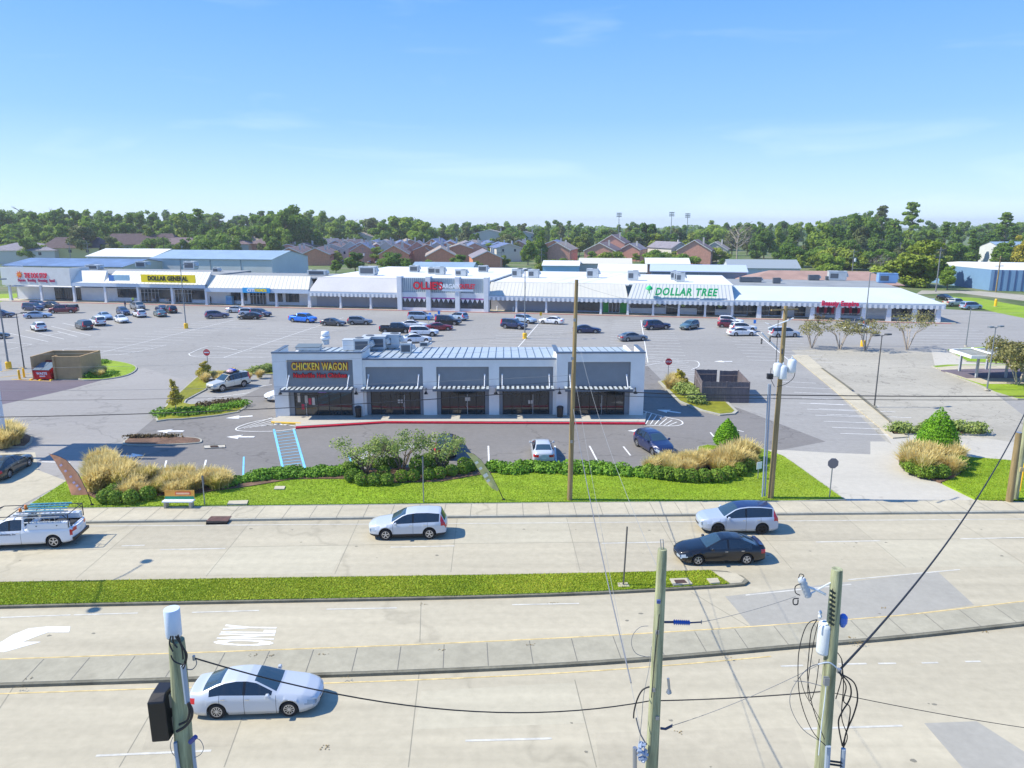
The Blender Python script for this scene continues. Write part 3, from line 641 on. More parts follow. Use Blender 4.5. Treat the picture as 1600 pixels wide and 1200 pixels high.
# signs
R90=(R(90),0,0)
sz=5.02; sx=bx(-18.55)
for txt,zz,fit,h,cols,oo in (('CHICKEN WAGON',5.02,5.45,1.02,(c8(170,30,10),c8(255,180,40)),.02),('Nashville Hot Chicken',4.15,5.2,.62,(c8(90,8,14),c8(240,40,50)),.012)):
    me=text_mesh(txt,h,.05,oo*3.4,1.1); a=link('sign',me,mat('sign_back_'+txt[:3],cols[0],.5),B); w_=[v.co.x for v in me.vertices]; me.transform(Matrix.Scale(fit/(max(w_)-min(w_)),4,(1,0,0))); a.location=(sx,-.12,zz); a.rotation_euler=R90
    me=text_mesh(txt,h*.93,.03,oo*1.6,1.08*1.05); w_=[v.co.x for v in me.vertices]; me.transform(Matrix.Scale(fit*.98/(max(w_)-min(w_)),4,(1,0,0)))
    m2=mat('sign_face_'+txt[:3],cols[1],.4,col2=c8(255,225,90) if txt[0]=='C' else None,var=.12,scale=1.5)
    b_=link('lettering',me,m2,a); b_.location=(0,0,.06)
    a['label']='orange sign reading CHICKEN WAGON' if txt[0]=='C' else 'red sign reading Nashville Hot Chicken'
b=MB(); rr=random.Random(2)
for k in range(5):
    x=bx(-20.9)+.35*k; z=.7+rr.random()*.8; b=MB(); b.b2(x,x+.26,-.25+.245,-.25+.255,z,z+.5+rr.random()*.4); b.build('poster',mat('poster_red',c8(190,40,70),.6) if k%2 else mat('poster_pale',c8(200,190,180),.6),B)
for x0_,z0_ in ((-11.2,1.3),(-4.6,1.5),(1.6,1.2),(8.6,1.6)):
    b=MB(); b.b2(bx(x0_),bx(x0_)+.5,.245,.255,z0_,z0_+.35); b.build('leasing_poster',mat('poster_pale',c8(200,190,180),.6),B)
# barn lamps
for px in (445,561,668,775,873,990):
    x=bx((px-800)/15.87); l_=MB(); l_.tube([(x,-.25 if px<500 or px>860 else 0,2.75),(x,-.4,2.95),(x,-.55,2.9),(x,-.6,2.7)],.03,6); l_.lathe((x,-.6,2.4),[(.2,0),(.18,.05),(.08,.22),(.03,.32)],12); l_.build('wall_lamp',mat('lamp_black',c8(30,32,36),.4),B,True)
for px,lab in ((560,'black trash bin between the grey first and second storefronts of the small building'),(875,'black trash bin on the walk left of the right white tower storefront')):
    x=(px-800)/15.87; t=empty('trash_bin',(x*1.01,70.2,.15),0,lab,'trash bin','bins by the storefronts')
    b=MB(); b.lathe((0,0,0),[(.26,0),(.3,.1),(.33,.9),(.33,.95)],14); b.build('body',mat('bin_black',c8(36,38,40),.5),t)
    b=MB(); b.lathe((0,0,.955),[(.35,0),(.35,.06),(.25,.16),(.12,.2)],14); b.build('lid',mat('bin_lid',c8(46,48,52),.45),t)
# roof equipment
def onroof(px,py,z=5.25): 
    p=G(px,py,z); return p
for px,py,d,st_,lab in ((586,545,(2.9,1.8,1.7),0,'left of the two twin condenser units on the small building roof'),(612,542,(2.2,1.9,1.75),1,'tall dark rooftop unit between the twin condensers'),(567,549,(1.9,1.8,1.7),0,'leftmost grey condenser unit of the roof row'),(635,552,(1.3,1.3,1.35),0,'front grey condenser unit standing alone near the roof edge'),(663,541,(1.1,1.0,.6),0,'small low grey box at the right back of the roof')):
    rooftop_unit(onroof(px,py),R(2),d,lab,st_,'units on the small building roof')
hb=empty('roof_cabinet',onroof(548,546),0,'pale square cabinet on the small building roof','cabinet'); b=MB(); b.box((0,0,.55),(1.5,1.3,1.1)); b.build('body',COLM,hb,bevel=.03); b=MB(); b.box((0,0,1.14),(1.6,1.4,.06)); b.build('lid',UNIT,hb)
vf=empty('exhaust_fan',onroof(509,538),0,'round white kitchen exhaust fan on the left of the roof','exhaust fan')
b=MB(); b.lathe((0,0,0),[(.42,0),(.42,.5)],14); b.build('base',UNIT,vf); b=MB(); b.lathe((0,0,.5),[(.35,0),(.55,.1),(.55,.35),(.5,.42)],16); b.lathe((0,0,.95),[(.38,0),(.5,.1),(.42,.55),(.2,.6)],16); b.build('hood',mat('fan_white',c8(226,230,232),.4),vf,True)
hb=empty('roof_hatch',onroof(483,547),0,'flat dark framed hatch on the left tower roof','roof hatch'); b=MB(); b.box((0,0,.25),(2.6,1.4,.4)); b.build('curb',UNIT,hb); b=MB(); b.box((0,0,.5),(2.7,1.5,.08),rx=R(6)); b.build('lid',SEAM,hb)
# ---------- long shopping strip ----------
M=empty('shopping_strip',(M0.x,M0.y,0),MR,'long white shopping strip with metal mansard roofs across the parking lot','building')
def shop(name,px0,px1,lab=None): 
    x0,x1=mx(px0),mx(px1); return x0,x1
def window_set(par,x0,x1,y,z0,z1,n,m=None,fm=None,mid=None):
    g=MB(); g.b2(x0,x1,y-.03,y+.03,z0,z1); w_=g.build('window',m or GLASSB,par)
    f=MB(); fm=fm or FRM
    for j in range(n+1):
        xx=x0+(x1-x0)*j/n; f.b2(xx-.05,xx+.05,y-.08,y-.032,z0,z1)
    f.b2(x0+.05,x1-.05,y-.075,y-.034,z1-.08,z1); f.b2(x0+.05,x1-.05,y-.075,y-.034,z0,z0+.08)
    if mid: f.b2(x0+.05,x1-.05,y-.072,y-.034,mid,mid+.06)
    f.build('frame',fm,w_); return w_
def front(px0,px1,lab,wallm=WALLB,setback=3.4,top=4.4,depth=30):
    x0,x1=shop('',px0,px1); b=MB(); b.b2(x0,x1,setback,setback+.25,0,top); b.b2(x0,x1,-.25,setback,top-.75,top-.7)
    o=b.build('shop_front',wallm,M); o['label']=lab; return o,x0,x1
def columns(par,pxs,h,wd=.55,m=None):
    for p in pxs:
        x=mx(p); b=MB(); b.box((x,0,h/2+.1),(wd,.5,h),taper=.92); b.box((x,0,.3),(wd*1.25,.65,.35)); b.build('column',m or COLM,par)
def fascia(par,x0,x1,z0,z1,y=-.35,m=None,stripes=False):
    b=MB(); b.b2(x0,x1,y-.1,y+.15,z0,z1); f=b.build('fascia',m or FASC,par)
    if stripes:
        n=int((x1-x0)/1.0); dx=(x1-x0)/n
        for nm,m_,yy,zt,zb,w0,w1 in (('valance',mat('valance_white',c8(226,228,228),.7),y-.12,z0+.50,z0-.28,.24,.76),('valance_stripe',mat('valance_stripe',c8(168,178,190),.7),y-.112,z0+.45,z0-.15,.0,1.0)):  # white teeth over a grey band that shows as stripes between them
            s=MB(); V=[];F=[]
            for j in range(n):
                a=x0+dx*j; P=[(a,zt),(a+dx*w0,zt),(a+dx*w1,zt),(a+dx*w0,zt-.06),(a+dx*w1,zt-.06),(a+dx*w0,zb),(a+dx*w1,zb),(a,zt-.06)]; o_=len(V); V+=[(px_,yy,z_) for px_,z_ in P]
                F+=[(o_,o_+7,o_+3,o_+1),(o_+1,o_+3,o_+4,o_+2),(o_+3,o_+5,o_+6,o_+4)]
                if j<n-1: F.append((o_+2,o_+4,o_+15,o_+8))
            s.add(V,F); s.build(nm,m_,f)
    return f
def mansard(par,x0,x1,z0,z1,y0,y1,m=None,ribs=1.0,ribm=None,rw=.07,le=0,re=0,side=True):
    b=MB(); b.add([(x0,y0,z0),(x1,y0,z0),(x1-re,y1,z1),(x0+le,y1,z1),(x1,y1+.3,z0),(x0,y1+.3,z0)],[(0,1,2,3),(1,4,2),(0,3,5)])
    b.b2(x0+le+.01,x1-re-.01,y1,y1+.4,z1-.1,z1+.06)
    o=b.build('mansard_roof',m or MANS,par)
    if ribs:
        r_=MB(); n=int((x1-x0)/ribs)
        for j in range(1,n):
            t=j/n; xa=x0+(x1-x0)*t; xb=x0+le+(x1-re-x0-le)*t
            r_.add([(xa-rw/2,y0-.0,z0+.01),(xa+rw/2,y0,z0+.01),(xb+rw/2,y1,z1+.01),(xb-rw/2,y1,z1+.01),(xa-rw/2,y0-.02,z0+.025),(xa+rw/2,y0-.02,z0+.025),(xb+rw/2,y1-.02,z1+.025),(xb-rw/2,y1-.02,z1+.025)],[(4,5,6,7),(0,4,7,3),(1,2,6,5)])
        r_.build('rib',ribm or MANSR,o)
    return o
def flatroof(x0,x1,y0,y1,z,m,nm='flat_roof'):
    b=MB(); b.b2(x0,x1,y0,y1,z-.3,z); b.b2(x0,x1,y1-.3,y1,0,z-.3); return b.build(nm,m,M)
# A dog daycare
o,x0,x1=front(10,117,'white flat-fronted pet shop at the left end of the strip',top=4.4)
b=MB(); b.b2(x0,x1,-.5,-.1,4.0,8.4); b.b2(x0,x0+.4,-.1,6,4.0,8.39); b.b2(x1-.4,x1-.01,-.1,6,4.4,8.38); b.b2(x0,x0+.3,3.4,14,0,7.4); b.build('parapet',STUCW,o)
columns(o,(18,67,118),4.0); xw0,xw1=mx(88,3.4),mx(117.5,3.4); window_set(o,xw0,xw1,3.36,.2,3.4,8); window_set(o,mx(119,3.4),mx(128,3.4),3.36,.2,3.3,3)
text_on('sign','THE DOG STOP',1.7,mat('sign_magenta',c8(226,30,70),.5),o,(mx(64),-.56,6.4),.06,.05,1.05,fit=6.6,label='red sign reading THE DOG STOP')
text_on('sign','Daycare   Boarding   Grooming   Retail',.95,mat('sign_magenta2',c8(180,40,90),.5),o,(mx(64),-.56,5.25),.05,.03,1.1,fit=10.6,label='small lettering line below the pet shop name')
b=MB(); 
for k in range(9):
    a=k*2*math.pi/9; b.prism([(math.cos(a+q_)*r_,math.sin(a+q_)*r_) for q_,r_ in ((-.3,.5),(0,1.05),(.3,.5))],0,.06)
b.lathe((0,0,0),[(.62,.0),(.62,.12)],16); e=b.build('sign_emblem',mat('emblem_orange',c8(246,160,30),.5,col2=c8(226,60,40),scale=1.2),o); e.location=(mx(39),-.52,6.6); e.rotation_euler=R90
# B
o,x0,x1=front(117,167,'narrow plain bay with a cream mansard beside the pet shop'); mansard(o,x0,x1,4.9,7.6,-.3,2.6,STUCW,0,re=1.2); fascia(o,x0,x1,4.0,4.85); flatroof(mx(10),mx(325),2.6,20,7.0,GRAV); columns(o,(167,),4.0)
# C
o,x0,x1=front(167,325,'discount store bay under a ribbed grey mansard with yellow sign'); mansard(o,x0,x1,4.9,7.7,-.5,2.4,mat('mansard_grey',c8(196,198,196),.6),1.0,le=1.5); fascia(o,x0,x1,4.05,4.85,-.5); columns(o,(218,271,324),4.0)
window_set(o,mx(186,3.4),mx(217,3.4),3.36,1.1,3.7,5,mid=None); window_set(o,mx(222,3.4),mx(250,3.4),3.36,.15,3.4,5,mid=2.4,fm=COLM); window_set(o,mx(250.5,3.4),mx(270,3.4),3.36,1.0,3.6,1); window_set(o,mx(275,3.4),mx(301,3.4),3.36,.15,3.4,5,mid=2.4,fm=COLM); window_set(o,mx(301.5,3.4),mx(323,3.4),3.36,1.0,3.7,1)
def boxsign(par,pxa,pxb,za,zb,y,m,tm,txt,th,fit,lab,dep=.35,lx=None,off_=.04):
    xa,xb=mx(pxa),mx(pxb); b=MB(); b.b2(xa,xb,y-dep,y,za,zb); s=b.build('sign',m,par); s['label']=lab
    text_on('lettering',txt,th,tm,s,((xa+xb)/2 if lx is None else lx,y-dep-.03,(za+zb)/2),.04,off_,1.05,fit=fit); return s
boxsign(o,230,313,5.35,7.2,-.9,mat('sign_yellow',c8(250,222,0),.5),mat('sign_black',c8(26,22,16),.5),'DOLLAR GENERAL',1.45,10.6,'yellow sign reading DOLLAR GENERAL',off_=.06)
b=MB(); b.b2(mx(180),mx(188),-1.2,-.85,5.5,6.9); s=b.build('sign',mat('sign_blue',c8(60,120,190),.5),o); b=MB(); b.b2(mx(188)+.01,mx(211),-1.2,-.85,5.65,6.95); b.build('panel',mat('sign_pale',c8(150,190,210),.5,var=.1,scale=1.5),s)
# D
o,x0,x1=front(325,485,'fashion store bay under a long ribbed mansard with blue sign'); mansard(o,x0,x1,4.25,7.0,-.4,3.0,MANS,.95,le=0,re=1.0,rw=.06); fascia(o,x0,x1,3.3,4.2,-.4); columns(o,(380,433,484),3.3,.5); flatroof(mx(325),mx(485),3,17,6.7,GRAV)
window_set(o,mx(363,3.4),mx(387,3.4),3.36,1.0,3.0,4); window_set(o,mx(392,3.4),mx(417,3.4),3.36,.15,3.1,5,mid=2.2,fm=COLM); window_set(o,mx(422,3.4),mx(442,3.4),3.36,.9,3.0,4); window_set(o,mx(448,3.4),mx(468,3.4),3.36,.9,3.0,4)
s=boxsign(o,384,426,3.3,4.45,-.52,mat('sign_cyan',c8(40,160,220),.5),mat('sign_white',c8(240,244,246),.5),'CITI',.95,1.9,'blue sign reading CITI TRENDS',lx=mx(397)); text_on('lettering','TRENDS',.95,mat('sign_yellow',c8(250,222,0),.5),s,(mx(412),-.9,3.88),.04,.04,1,fit=3.1)
# E
o,x0,x1=front(485,627,'vacant bay under a smooth grey mansard with a striped valance',mat('shop_wall_grey',c8(176,178,188),.85,var=.05,scale=.4)); mansard(o,x0,x1,3.9,6.8,-.4,3.4,mat('mansard_smooth',c8(180,180,180),.65,var=.04,scale=.2),0,le=.8); fascia(o,x0,x1,3.05,3.85,-.4,stripes=True); columns(o,(485.5,533,580),3.0,.42)
# F
o,x0,x1=front(627,762,'tall white bargain store front with square pillars and red sign',top=3.5,setback=.1); F0=o
b=MB(); b.b2(x0,x1,-.55,-.3,3.0,4.1); b.b2(x0,x1,-.75,-.1,.0,.75); b.build('band',COLM,o)
b=MB(); b.b2(x0,x1,-.28,.05,4.1,7.3); b.b2(x0,x1,.05,.4,6.6,7.2); rp_=b.build('ribbed_panel',mat('panel_pale',c8(196,206,206),.6),o)
b=MB(); n=44
for j in range(n):
    xx=x0+(x1-x0)*(j+.5)/n; b.b2(xx-.07,xx+.07,-.36,-.282,4.15,7.25)
b.build('rib',mat('panel_rib',c8(128,144,160),.6),rp_)
for p in (627.5,672,717,761.5):
    x=mx(p); b=MB(); b.b2(x-.5,x+.5,-1.2,.6,.1,7.6); b.build('pillar',COLM,o)
for a,c_ in ((631,668),(676,713),(721,758)):
    w_=window_set(o,mx(a),mx(c_),-.45,.75,3.0,4); b=MB(); b.b2(mx(a),mx(c_),-.58,-.5,2.75,3.0); b.build('banner',mat('banner_purple',c8(160,60,150),.6),w_)
    b=MB()
    for j in range(5):
        xx=mx(a)+(mx(c_)-mx(a))*(j+.5)/5; b.add([(xx-.4,-.54,2.75),(xx+.4,-.54,2.75),(xx,-.54,1.95)],[(0,1,2)])
    b.build('pennant',mat('pennant_white',c8(224,224,228),.7),w_)
REDS=mat('sign_red',c8(222,20,50),.5); NAVY=mat('sign_navy',c8(36,40,70),.5)
s=text_on('sign',"OLLIE'S",2.3,NAVY,o,(mx(672.5),-1.3,5.6),.1,.09,1.0,fit=6.9,label="red sign reading OLLIE'S BARGAIN OUTLET"); text_on('lettering',"OLLIE'S",2.15,REDS,s,(0,0,.16),.05,.055,1.0,fit=6.7,rot=(0,0,0))
s2=text_on('lettering',"BARGAIN",1.35,mat('sign_white',c8(240,244,246),.5),s,(mx(706.5)-mx(672.5),-.0,.12),.06,.04,1,fit=4.6,rot=(0,0,0)); text_on('lettering',"OUTLET",1.35,REDS,s,(mx(733)-mx(672.5),0,.12),.06,.05,1,fit=3.6,rot=(0,0,0))
b=MB(); b.b2(mx(694),mx(742),-1.35,-1.2,4.55,4.95); b.build('sign_bar',mat('sign_white',c8(240,244,246),.5),o)
# G
o,x0,x1=front(762,980,'blank walled bay right of the bargain store under a ribbed cream mansard',mat('shop_wall_grey',c8(176,178,188),.85)); mansard(o,x0,x1,3.7,6.3,-.4,3.4,MANS,.8,rw=.05,re=.8); fascia(o,x0,x1,2.95,3.65,-.4,stripes=True); columns(o,(807,853.5,938.5),2.9,.4)
window_set(o,mx(903,3.4),mx(937,3.4),3.36,.5,2.8,4); b=MB(); b.b2(mx(942,3.4),mx(980,3.4),3.3,3.38,.1,2.9); gp=b.build('wall_panel',mat('panel_green',c8(70,170,80),.6),o); window_set(o,mx(951,3.4),mx(968,3.4),3.24,.2,2.4,3,fm=COLM)
# H
o,x0,x1=front(980,1145,'variety store bay with green sign on a ribbed grey mansard'); mansard(o,x0,x1,3.65,6.5,-.7,2.6,mat('mansard_grey',c8(196,198,196),.6),.72,rw=.13,le=.9,re=.4,ribm=mat('rib_dark',c8(158,166,172),.6)); fascia(o,x0,x1,2.85,3.6,-.7,stripes=True); columns(o,(980.5,1020,1060,1101,1143),2.8,.42)
for a,c_,z0,z1,n,md in ((985,1018,1.3,2.7,3,None),(1022,1038,1.5,2.7,2,None),(1041,1058,.15,2.6,3,None),(1063,1088,1.5,2.7,3,None),(1089,1099,.15,2.7,2,None),(1103,1116,.15,2.7,3,None),(1118,1134,1.4,2.7,2,None)): window_set(o,mx(a,3.4),mx(c_,3.4),3.36,z0,z1,n)
GRS=mat('sign_green',c8(20,190,110),.45); s=text_on('sign','DOLLAR TREE',2.1,GRS,o,(mx(1069),-.75,5.15),.12,.08,1.15,shear=.2,fit=12.6,label='green sign reading DOLLAR TREE')
b=MB(); b.tube([(0,0,-.6),(0,0,.4)],.12,6); b.lathe((0,0,.0),[(.15,0),(.75,.3),(.6,.7),(.2,1.05)],10); e=b.build('sign_emblem',GRS,o); e.location=(mx(1013),-.95,5.4)
for p in (1028,1067,1124):
    b=MB(); b.cyl((mx(p,3.4),3.2,2.2),.5,.5,.06,14,'y'); b.build('wreath',mat('wreath_green',c8(150,170,110),.7),o)
# I right wing
o,x0,x1=front(1145,1466,'long right wing with a smooth pale roof and beauty shop windows')
b=MB(); b.add([(x0,-.5,3.7),(x1+.8,-.5,3.7),(x1-5.0,8.5,6.0),(x0,8.5,6.0),(x1+.8,22,3.7),(x1-5,18,6.0),(x0,22,3.7)],[(0,1,2,3),(1,4,5,2)]); b.build('sloped_roof',mat('roof_pale',c8(196,204,200),.6,var=.04,scale=.15),o)
flatroof(x0,x1-5,8.5,28,6.02,GRAV); fascia(o,x0,x1+.8,2.95,3.66,-.5,stripes=True)
b=MB(); b.b2(x1-.3,x1,3.6,20,0,3.7); b.b2(x1+.6,x1+.8,-.5,21,3.0,3.66); b.build('side_wall',WALLB,o); 
for p in (1185,1225,1268,1308,1348,1387,1427,1464):
    x=mx(p); b=MB(); b.box((x,0,1.5),(1.0,.7,2.9),taper=.72); b.build('column',COLM,o)
for a,c_,z0,z1,n in ((1147,1166,.4,2.7,3),(1168,1183,.2,2.7,3),(1190,1200,.4,2.7,2),(1202,1219,.4,2.7,3),(1241,1257,.3,2.7,3),(1389,1424,.6,2.7,4),(1430,1458,.2,2.8,3)): window_set(o,mx(a,3.4),mx(c_,3.4),3.36,z0,z1,n)
for a,c_ in ((1272,1305),(1311,1345)):
    w_=window_set(o,mx(a,3.4),mx(c_,3.4),3.36,.7,2.75,4,mat('poster_window',c8(190,196,210),.3,var=.4,scale=.5))
    r2=random.Random(a); b=MB(); b2=MB()
    for j in range(7):
        xx=mx(a,3.4)+.6+(mx(c_,3.4)-mx(a,3.4)-1.2)*j/6; bb=b if j%3 else b2; bb.add([(xx-.25,3.26,.9),(xx+.25,3.26,.9+r2.random()*.4),(xx+.3,3.26,1.9),(xx+.1,3.26,2.5),(xx-.2,3.26,2.4),(xx-.33,3.26,1.7)],[(0,1,2,3,4,5)])
    b.build('poster',mat('poster_dark',c8(56,40,60),.6),w_); b2.build('poster',mat('poster_red',c8(190,40,70),.6),w_)
text_on('sign','Beauty Empire',1.35,mat('sign_pink',c8(225,30,80),.5),o,(mx(1309),-.72,3.45),.08,.06,1.08,fit=6.9,label='pink sign reading Beauty Empire')
# white membrane roofs over E..H
flatroof(mx(487),mx(762),3.4,50,6.7,TPO); flatroof(mx(762)+.01,mx(980),3.4,44,6.25,TPO); flatroof(mx(980)+.01,mx(1145),2.6,33,6.5,TPO)
b=MB()
for px in (850,880,905): 
    x=mx(px); b.add([(x,5,6.27),(x+.25,5,6.27),(x+8,40,6.27),(x+7.75,40,6.27)],[(0,1,2,3)])
b.build('roof_seam',mat('roof_stain',c8(190,196,198),.8),M)
for px,py,z,d,lab,s_ in ((576,430,6.7,(5.2,3,2.8),'large boxy unit at the front left of the white roof',0),(648,425,6.7,(3,2.2,2.2),'grey unit behind the bargain store parapet, leftmost',0),(676,428,6.7,(2.6,2,2.1),'square grey fronted unit left of the white roof box',0),(688,429,6.7,(3,2.2,2.4),'white roof box right beside the grey fronted unit',1),(721,431,6.7,(3.4,2.4,2.0),'cream unit with a dark slot above the bargain store',1),(755,425,6.7,(3,2.2,2.2),'white unit with grey side above the right end of the bargain store',0),(808,433,6.25,(3,2.2,2.6),'pale unit beside the tall lamp on the white roof',1),(834,434,6.25,(3.2,2.2,2.6),'cream unit right of the lamp on the white roof',1),(926,434,6.25,(3.6,2.6,2.8),'isolated cream unit behind the ribbed cream mansard',1),(989,438,6.5,(3,2.4,2.8),'leftmost tall unit over the variety store',1),
    (1052,437,6.5,(1.6,1.6,2.6),'back left cabinet of the roof cluster over the green sign',1),(1058,439,6.5,(1.6,1.6,2.6),'middle cabinet of the roof cluster over the green sign',1),(1063,440.5,6.5,(2.4,1.8,2.6),'front cabinet of the roof cluster over the green sign',1)):
    rooftop_unit(G(px,py,z),MR,d,lab,s_,'rooftop units on the shopping strip')
for px,py,z,d,lab in ((148,421,7,(5,3,1.6),'wide grey unit behind the cream mansard at left'),(224,418,7,(4,3,2.2),'grey unit above the discount store roof'),(299,421,7,(4,2.6,2.8),'blue grey unit at the right end of the discount store roof'),(339,426,6.7,(2,1.6,1.6),'small dark unit on the grey roof of the fashion store'),(497,430,6.7,(6,2.5,1.6),'rack of grey condensers on the fashion store roof end')): rooftop_unit(G(px,py,z),MR,d,lab,0,'rooftop units on the shopping strip')
for px,py,d,m_,lab in ((1213,443,(2,1.6,1.6),UNITD,'small dark box at the left of the right wing roof'),(1271,438,(3,2,1.6),UNITD,'dark grey unit with cream lid on the right wing roof'),(1307,438,(5,2.6,2.8),UNIT,'large cream unit on the right wing roof'),(1294,438,(1.6,1.3,1.2),UNITD,'tiny dark box left of the large cream unit'),(1385,442,(5,2.6,2.8),mat('unit_blue',c8(120,160,205),.5),'blue grey rooftop unit near the right roof end'),(1172,441,(6,2.2,1.5),UNITD,'low rack of condensers at the left end of the right wing')):
    u=rooftop_unit(G(px,py,6),MR,d,lab,1,'rooftop units on the shopping strip')
    for ch in u.children:
        if ch.name.startswith('cabinet') and m_ is not UNIT: ch.material_slots[0].link='OBJECT'; ch.material_slots[0].material=m_
# ---------- buildings behind the strip ----------
def hall(name,px0,px1,Y,zb,ze,zr,depth,wm,rm,lab,rz=MR,ribs=0,gable=True,cat='building',doors=0):
    a=AT(px0,400,Y); wd=(AT(px1,400,Y)-a).x/math.cos(rz); o=empty(name,(a.x,Y,0),rz,lab,cat)
    b=MB(); b.b2(0,wd,0,depth,0,ze); b.add([(wd,0,ze),(wd,depth,ze),(wd,depth/2,zr),(0,0,ze),(0,depth,ze),(0,depth/2,zr)],[(0,1,2),(3,5,4)]); b.build('wall',wm,o)
    b=MB(); e=.35; 
    b.add([(-e,-e,ze-.05),(wd+e,-e,ze-.05),(wd+e,depth/2,zr+.12),(-e,depth/2,zr+.12),(wd+e,depth+e,ze-.05),(-e,depth+e,ze-.05)],[(0,1,2,3),(3,2,4,5)])
    b.add([(-e,-e,ze-.25),(wd+e,-e,ze-.25),(wd+e,-e,ze-.05),(-e,-e,ze-.05)],[(0,1,2,3)])
    r_=b.build('roof',rm,o)
    if ribs:
        b=MB(); n=int(wd/ribs)
        for j in range(1,n): b.b2(wd*j/n-.12,wd*j/n+.12,-.12,-.0,0,ze-.3)
        b.build('rib',mat('rib_paint',c8(140,150,156),.7),o)
    if doors:
        for j in range(doors):
            b=MB(); xx=wd*(j+.5)/doors; b.b2(xx-1.4,xx+1.4,-.14,-.01,0,min(3.2,ze-.6)); b.build('door',mat('door_grey',c8(150,158,164),.6),o)
    return o
BLR=mat('roof_bluegrey',c8(150,172,188),.5,metal=.2,var=.08,scale=.2); BLD=mat('roof_blue',c8(96,122,158),.5,var=.2,scale=.2); WARE=mat('warehouse_wall',c8(204,208,206),.7,var=.05,scale=.2); SKYW=mat('warehouse_blue_wall',c8(150,196,214),.7); CRM=mat('cream_wall',c8(206,200,178),.8)
hall('warehouse',235,437,236,0,8.3,10.4,24,WARE,BLR,'large pale metal warehouse with blue grey roof behind the discount store',ribs=9)
hall('warehouse',2,212,226,0,6.6,8.2,22,CRM,BLD,'long low cream building with a dark blue roof at far left',ribs=13)
hall('warehouse',135,250,258,0,8.0,10.2,20,WARE,TPO,'white roofed shed between the two large warehouses')
hall('metal_shed',640,736,225,0,5.2,7.2,14,mat('shed_wall',c8(190,198,204),.7),BLR,'small grey metal shed behind the bargain store',R(-8))
hall('metal_shed',848,904,262,0,4.6,5.9,12,mat('shed_cyan',c8(150,194,220),.7),TPO,'light blue shed with white roof behind the strip',R(-8))
hall('metal_shed',905,985,268,0,5,6.5,14,mat('shed_beige',c8(196,190,176),.7),mat('shed_roof_cream',c8(200,196,182),.7),'beige gabled block behind the white roof',R(-8))
hall('metal_shed',935,1008,215,0,5.4,7.2,12,WARE,TPO,'low white roofed shed just behind the variety store',R(-10))
hall('metal_shed',1010,1076,262,0,5.2,6.8,14,mat('shed_brown',c8(130,104,96),.8),TPO,'brown shed with a bright white hipped roof',R(-8))
hall('carport',1018,1160,205,0,6.2,7.6,12,mat('shed_open',c8(130,140,156),.8),mat('shed_roof_lilac',c8(176,190,214),.6),'long grey blue roofed shed behind the variety store',R(-11),ribs=6)
hall('metal_shed',1140,1246,240,0,5,7.3,14,mat('shed_wall',c8(190,198,204),.7),mat('shed_roof_grey',c8(142,152,158),.7),'grey roofed low building behind the green tree',R(-8))
# brown hip roofed building behind right wing
o=empty('house_block',(AT(1165,430,185).x,185,0),MR,'long building with a rusty brown hipped roof behind the right wing','building')
b=MB(); b.b2(0,36,0,18,0,4.4); b.build('wall',mat('brick_tan',c8(170,140,120),.85),o); b=MB(); b.add([(-1,-1,4.4),(37,-1,4.4),(37,19,4.4),(-1,19,4.4),(7,9,7.1),(31,9,7.1)],[(0,1,5,4),(1,2,5),(2,3,4,5),(3,0,4)]); b.build('roof',mat('roof_rust',c8(158,130,118),.85,var=.12,scale=.3),o)
# blue warehouse at the right
o=empty('blue_warehouse',G(1545,453),R(-62),'blue metal warehouse with a white roof among the trees at right','building')
p0=G(1545,454); pl=G(1492,446.5); pr=G(1700,458)
o.location=p0; o.rotation_euler=(0,0,0); ra=pr-p0; rb=pl-p0; n_=Vector((0,0,1)); ra=ra.normalized()*45; 
rb=rb.normalized()*34; b=MB(); c4=ra+rb; H_=6.0
b.add([(0,0,0),ra,c4,rb,(0,0,H_),ra+n_*H_,c4+n_*H_,rb+n_*H_],[(0,1,5,4),(1,2,6,5),(2,3,7,6),(3,0,4,7)]); b.build('wall',mat('metal_blue',c8(112,148,184),.6,var=.04,scale=.3),o)
b=MB(); m_=rb*.5; b.add([(0,0,H_+.02),ra+n_*(H_+.02),ra+m_+n_*(H_+1.5),m_+n_*(H_+1.5),rb+n_*(H_+.02),c4+n_*(H_+.02)],[(0,1,2,3),(3,2,5,4),(0,3,4),(1,5,2)]); b.build('roof',TPO,o)
b=MB()
for k in range(26): q_=ra*((k+.5)/26); nn=Vector((ra.y,-ra.x,0)).normalized()*.12; b.add([q_+nn,q_+ra.normalized()*.35+nn,q_+ra.normalized()*.35+nn+n_*H_,q_+nn+n_*H_],[(0,1,2,3)])
b.build('rib',mat('metal_blue_shaded',c8(60,88,134),.6),o)  # ribs darker than the wall: shade of this side put into their colour
o=hall('metal_shed',1560,1640,330,0,9,11,14,WARE,BLR,'pale shed beyond the blue warehouse at the right edge',0)
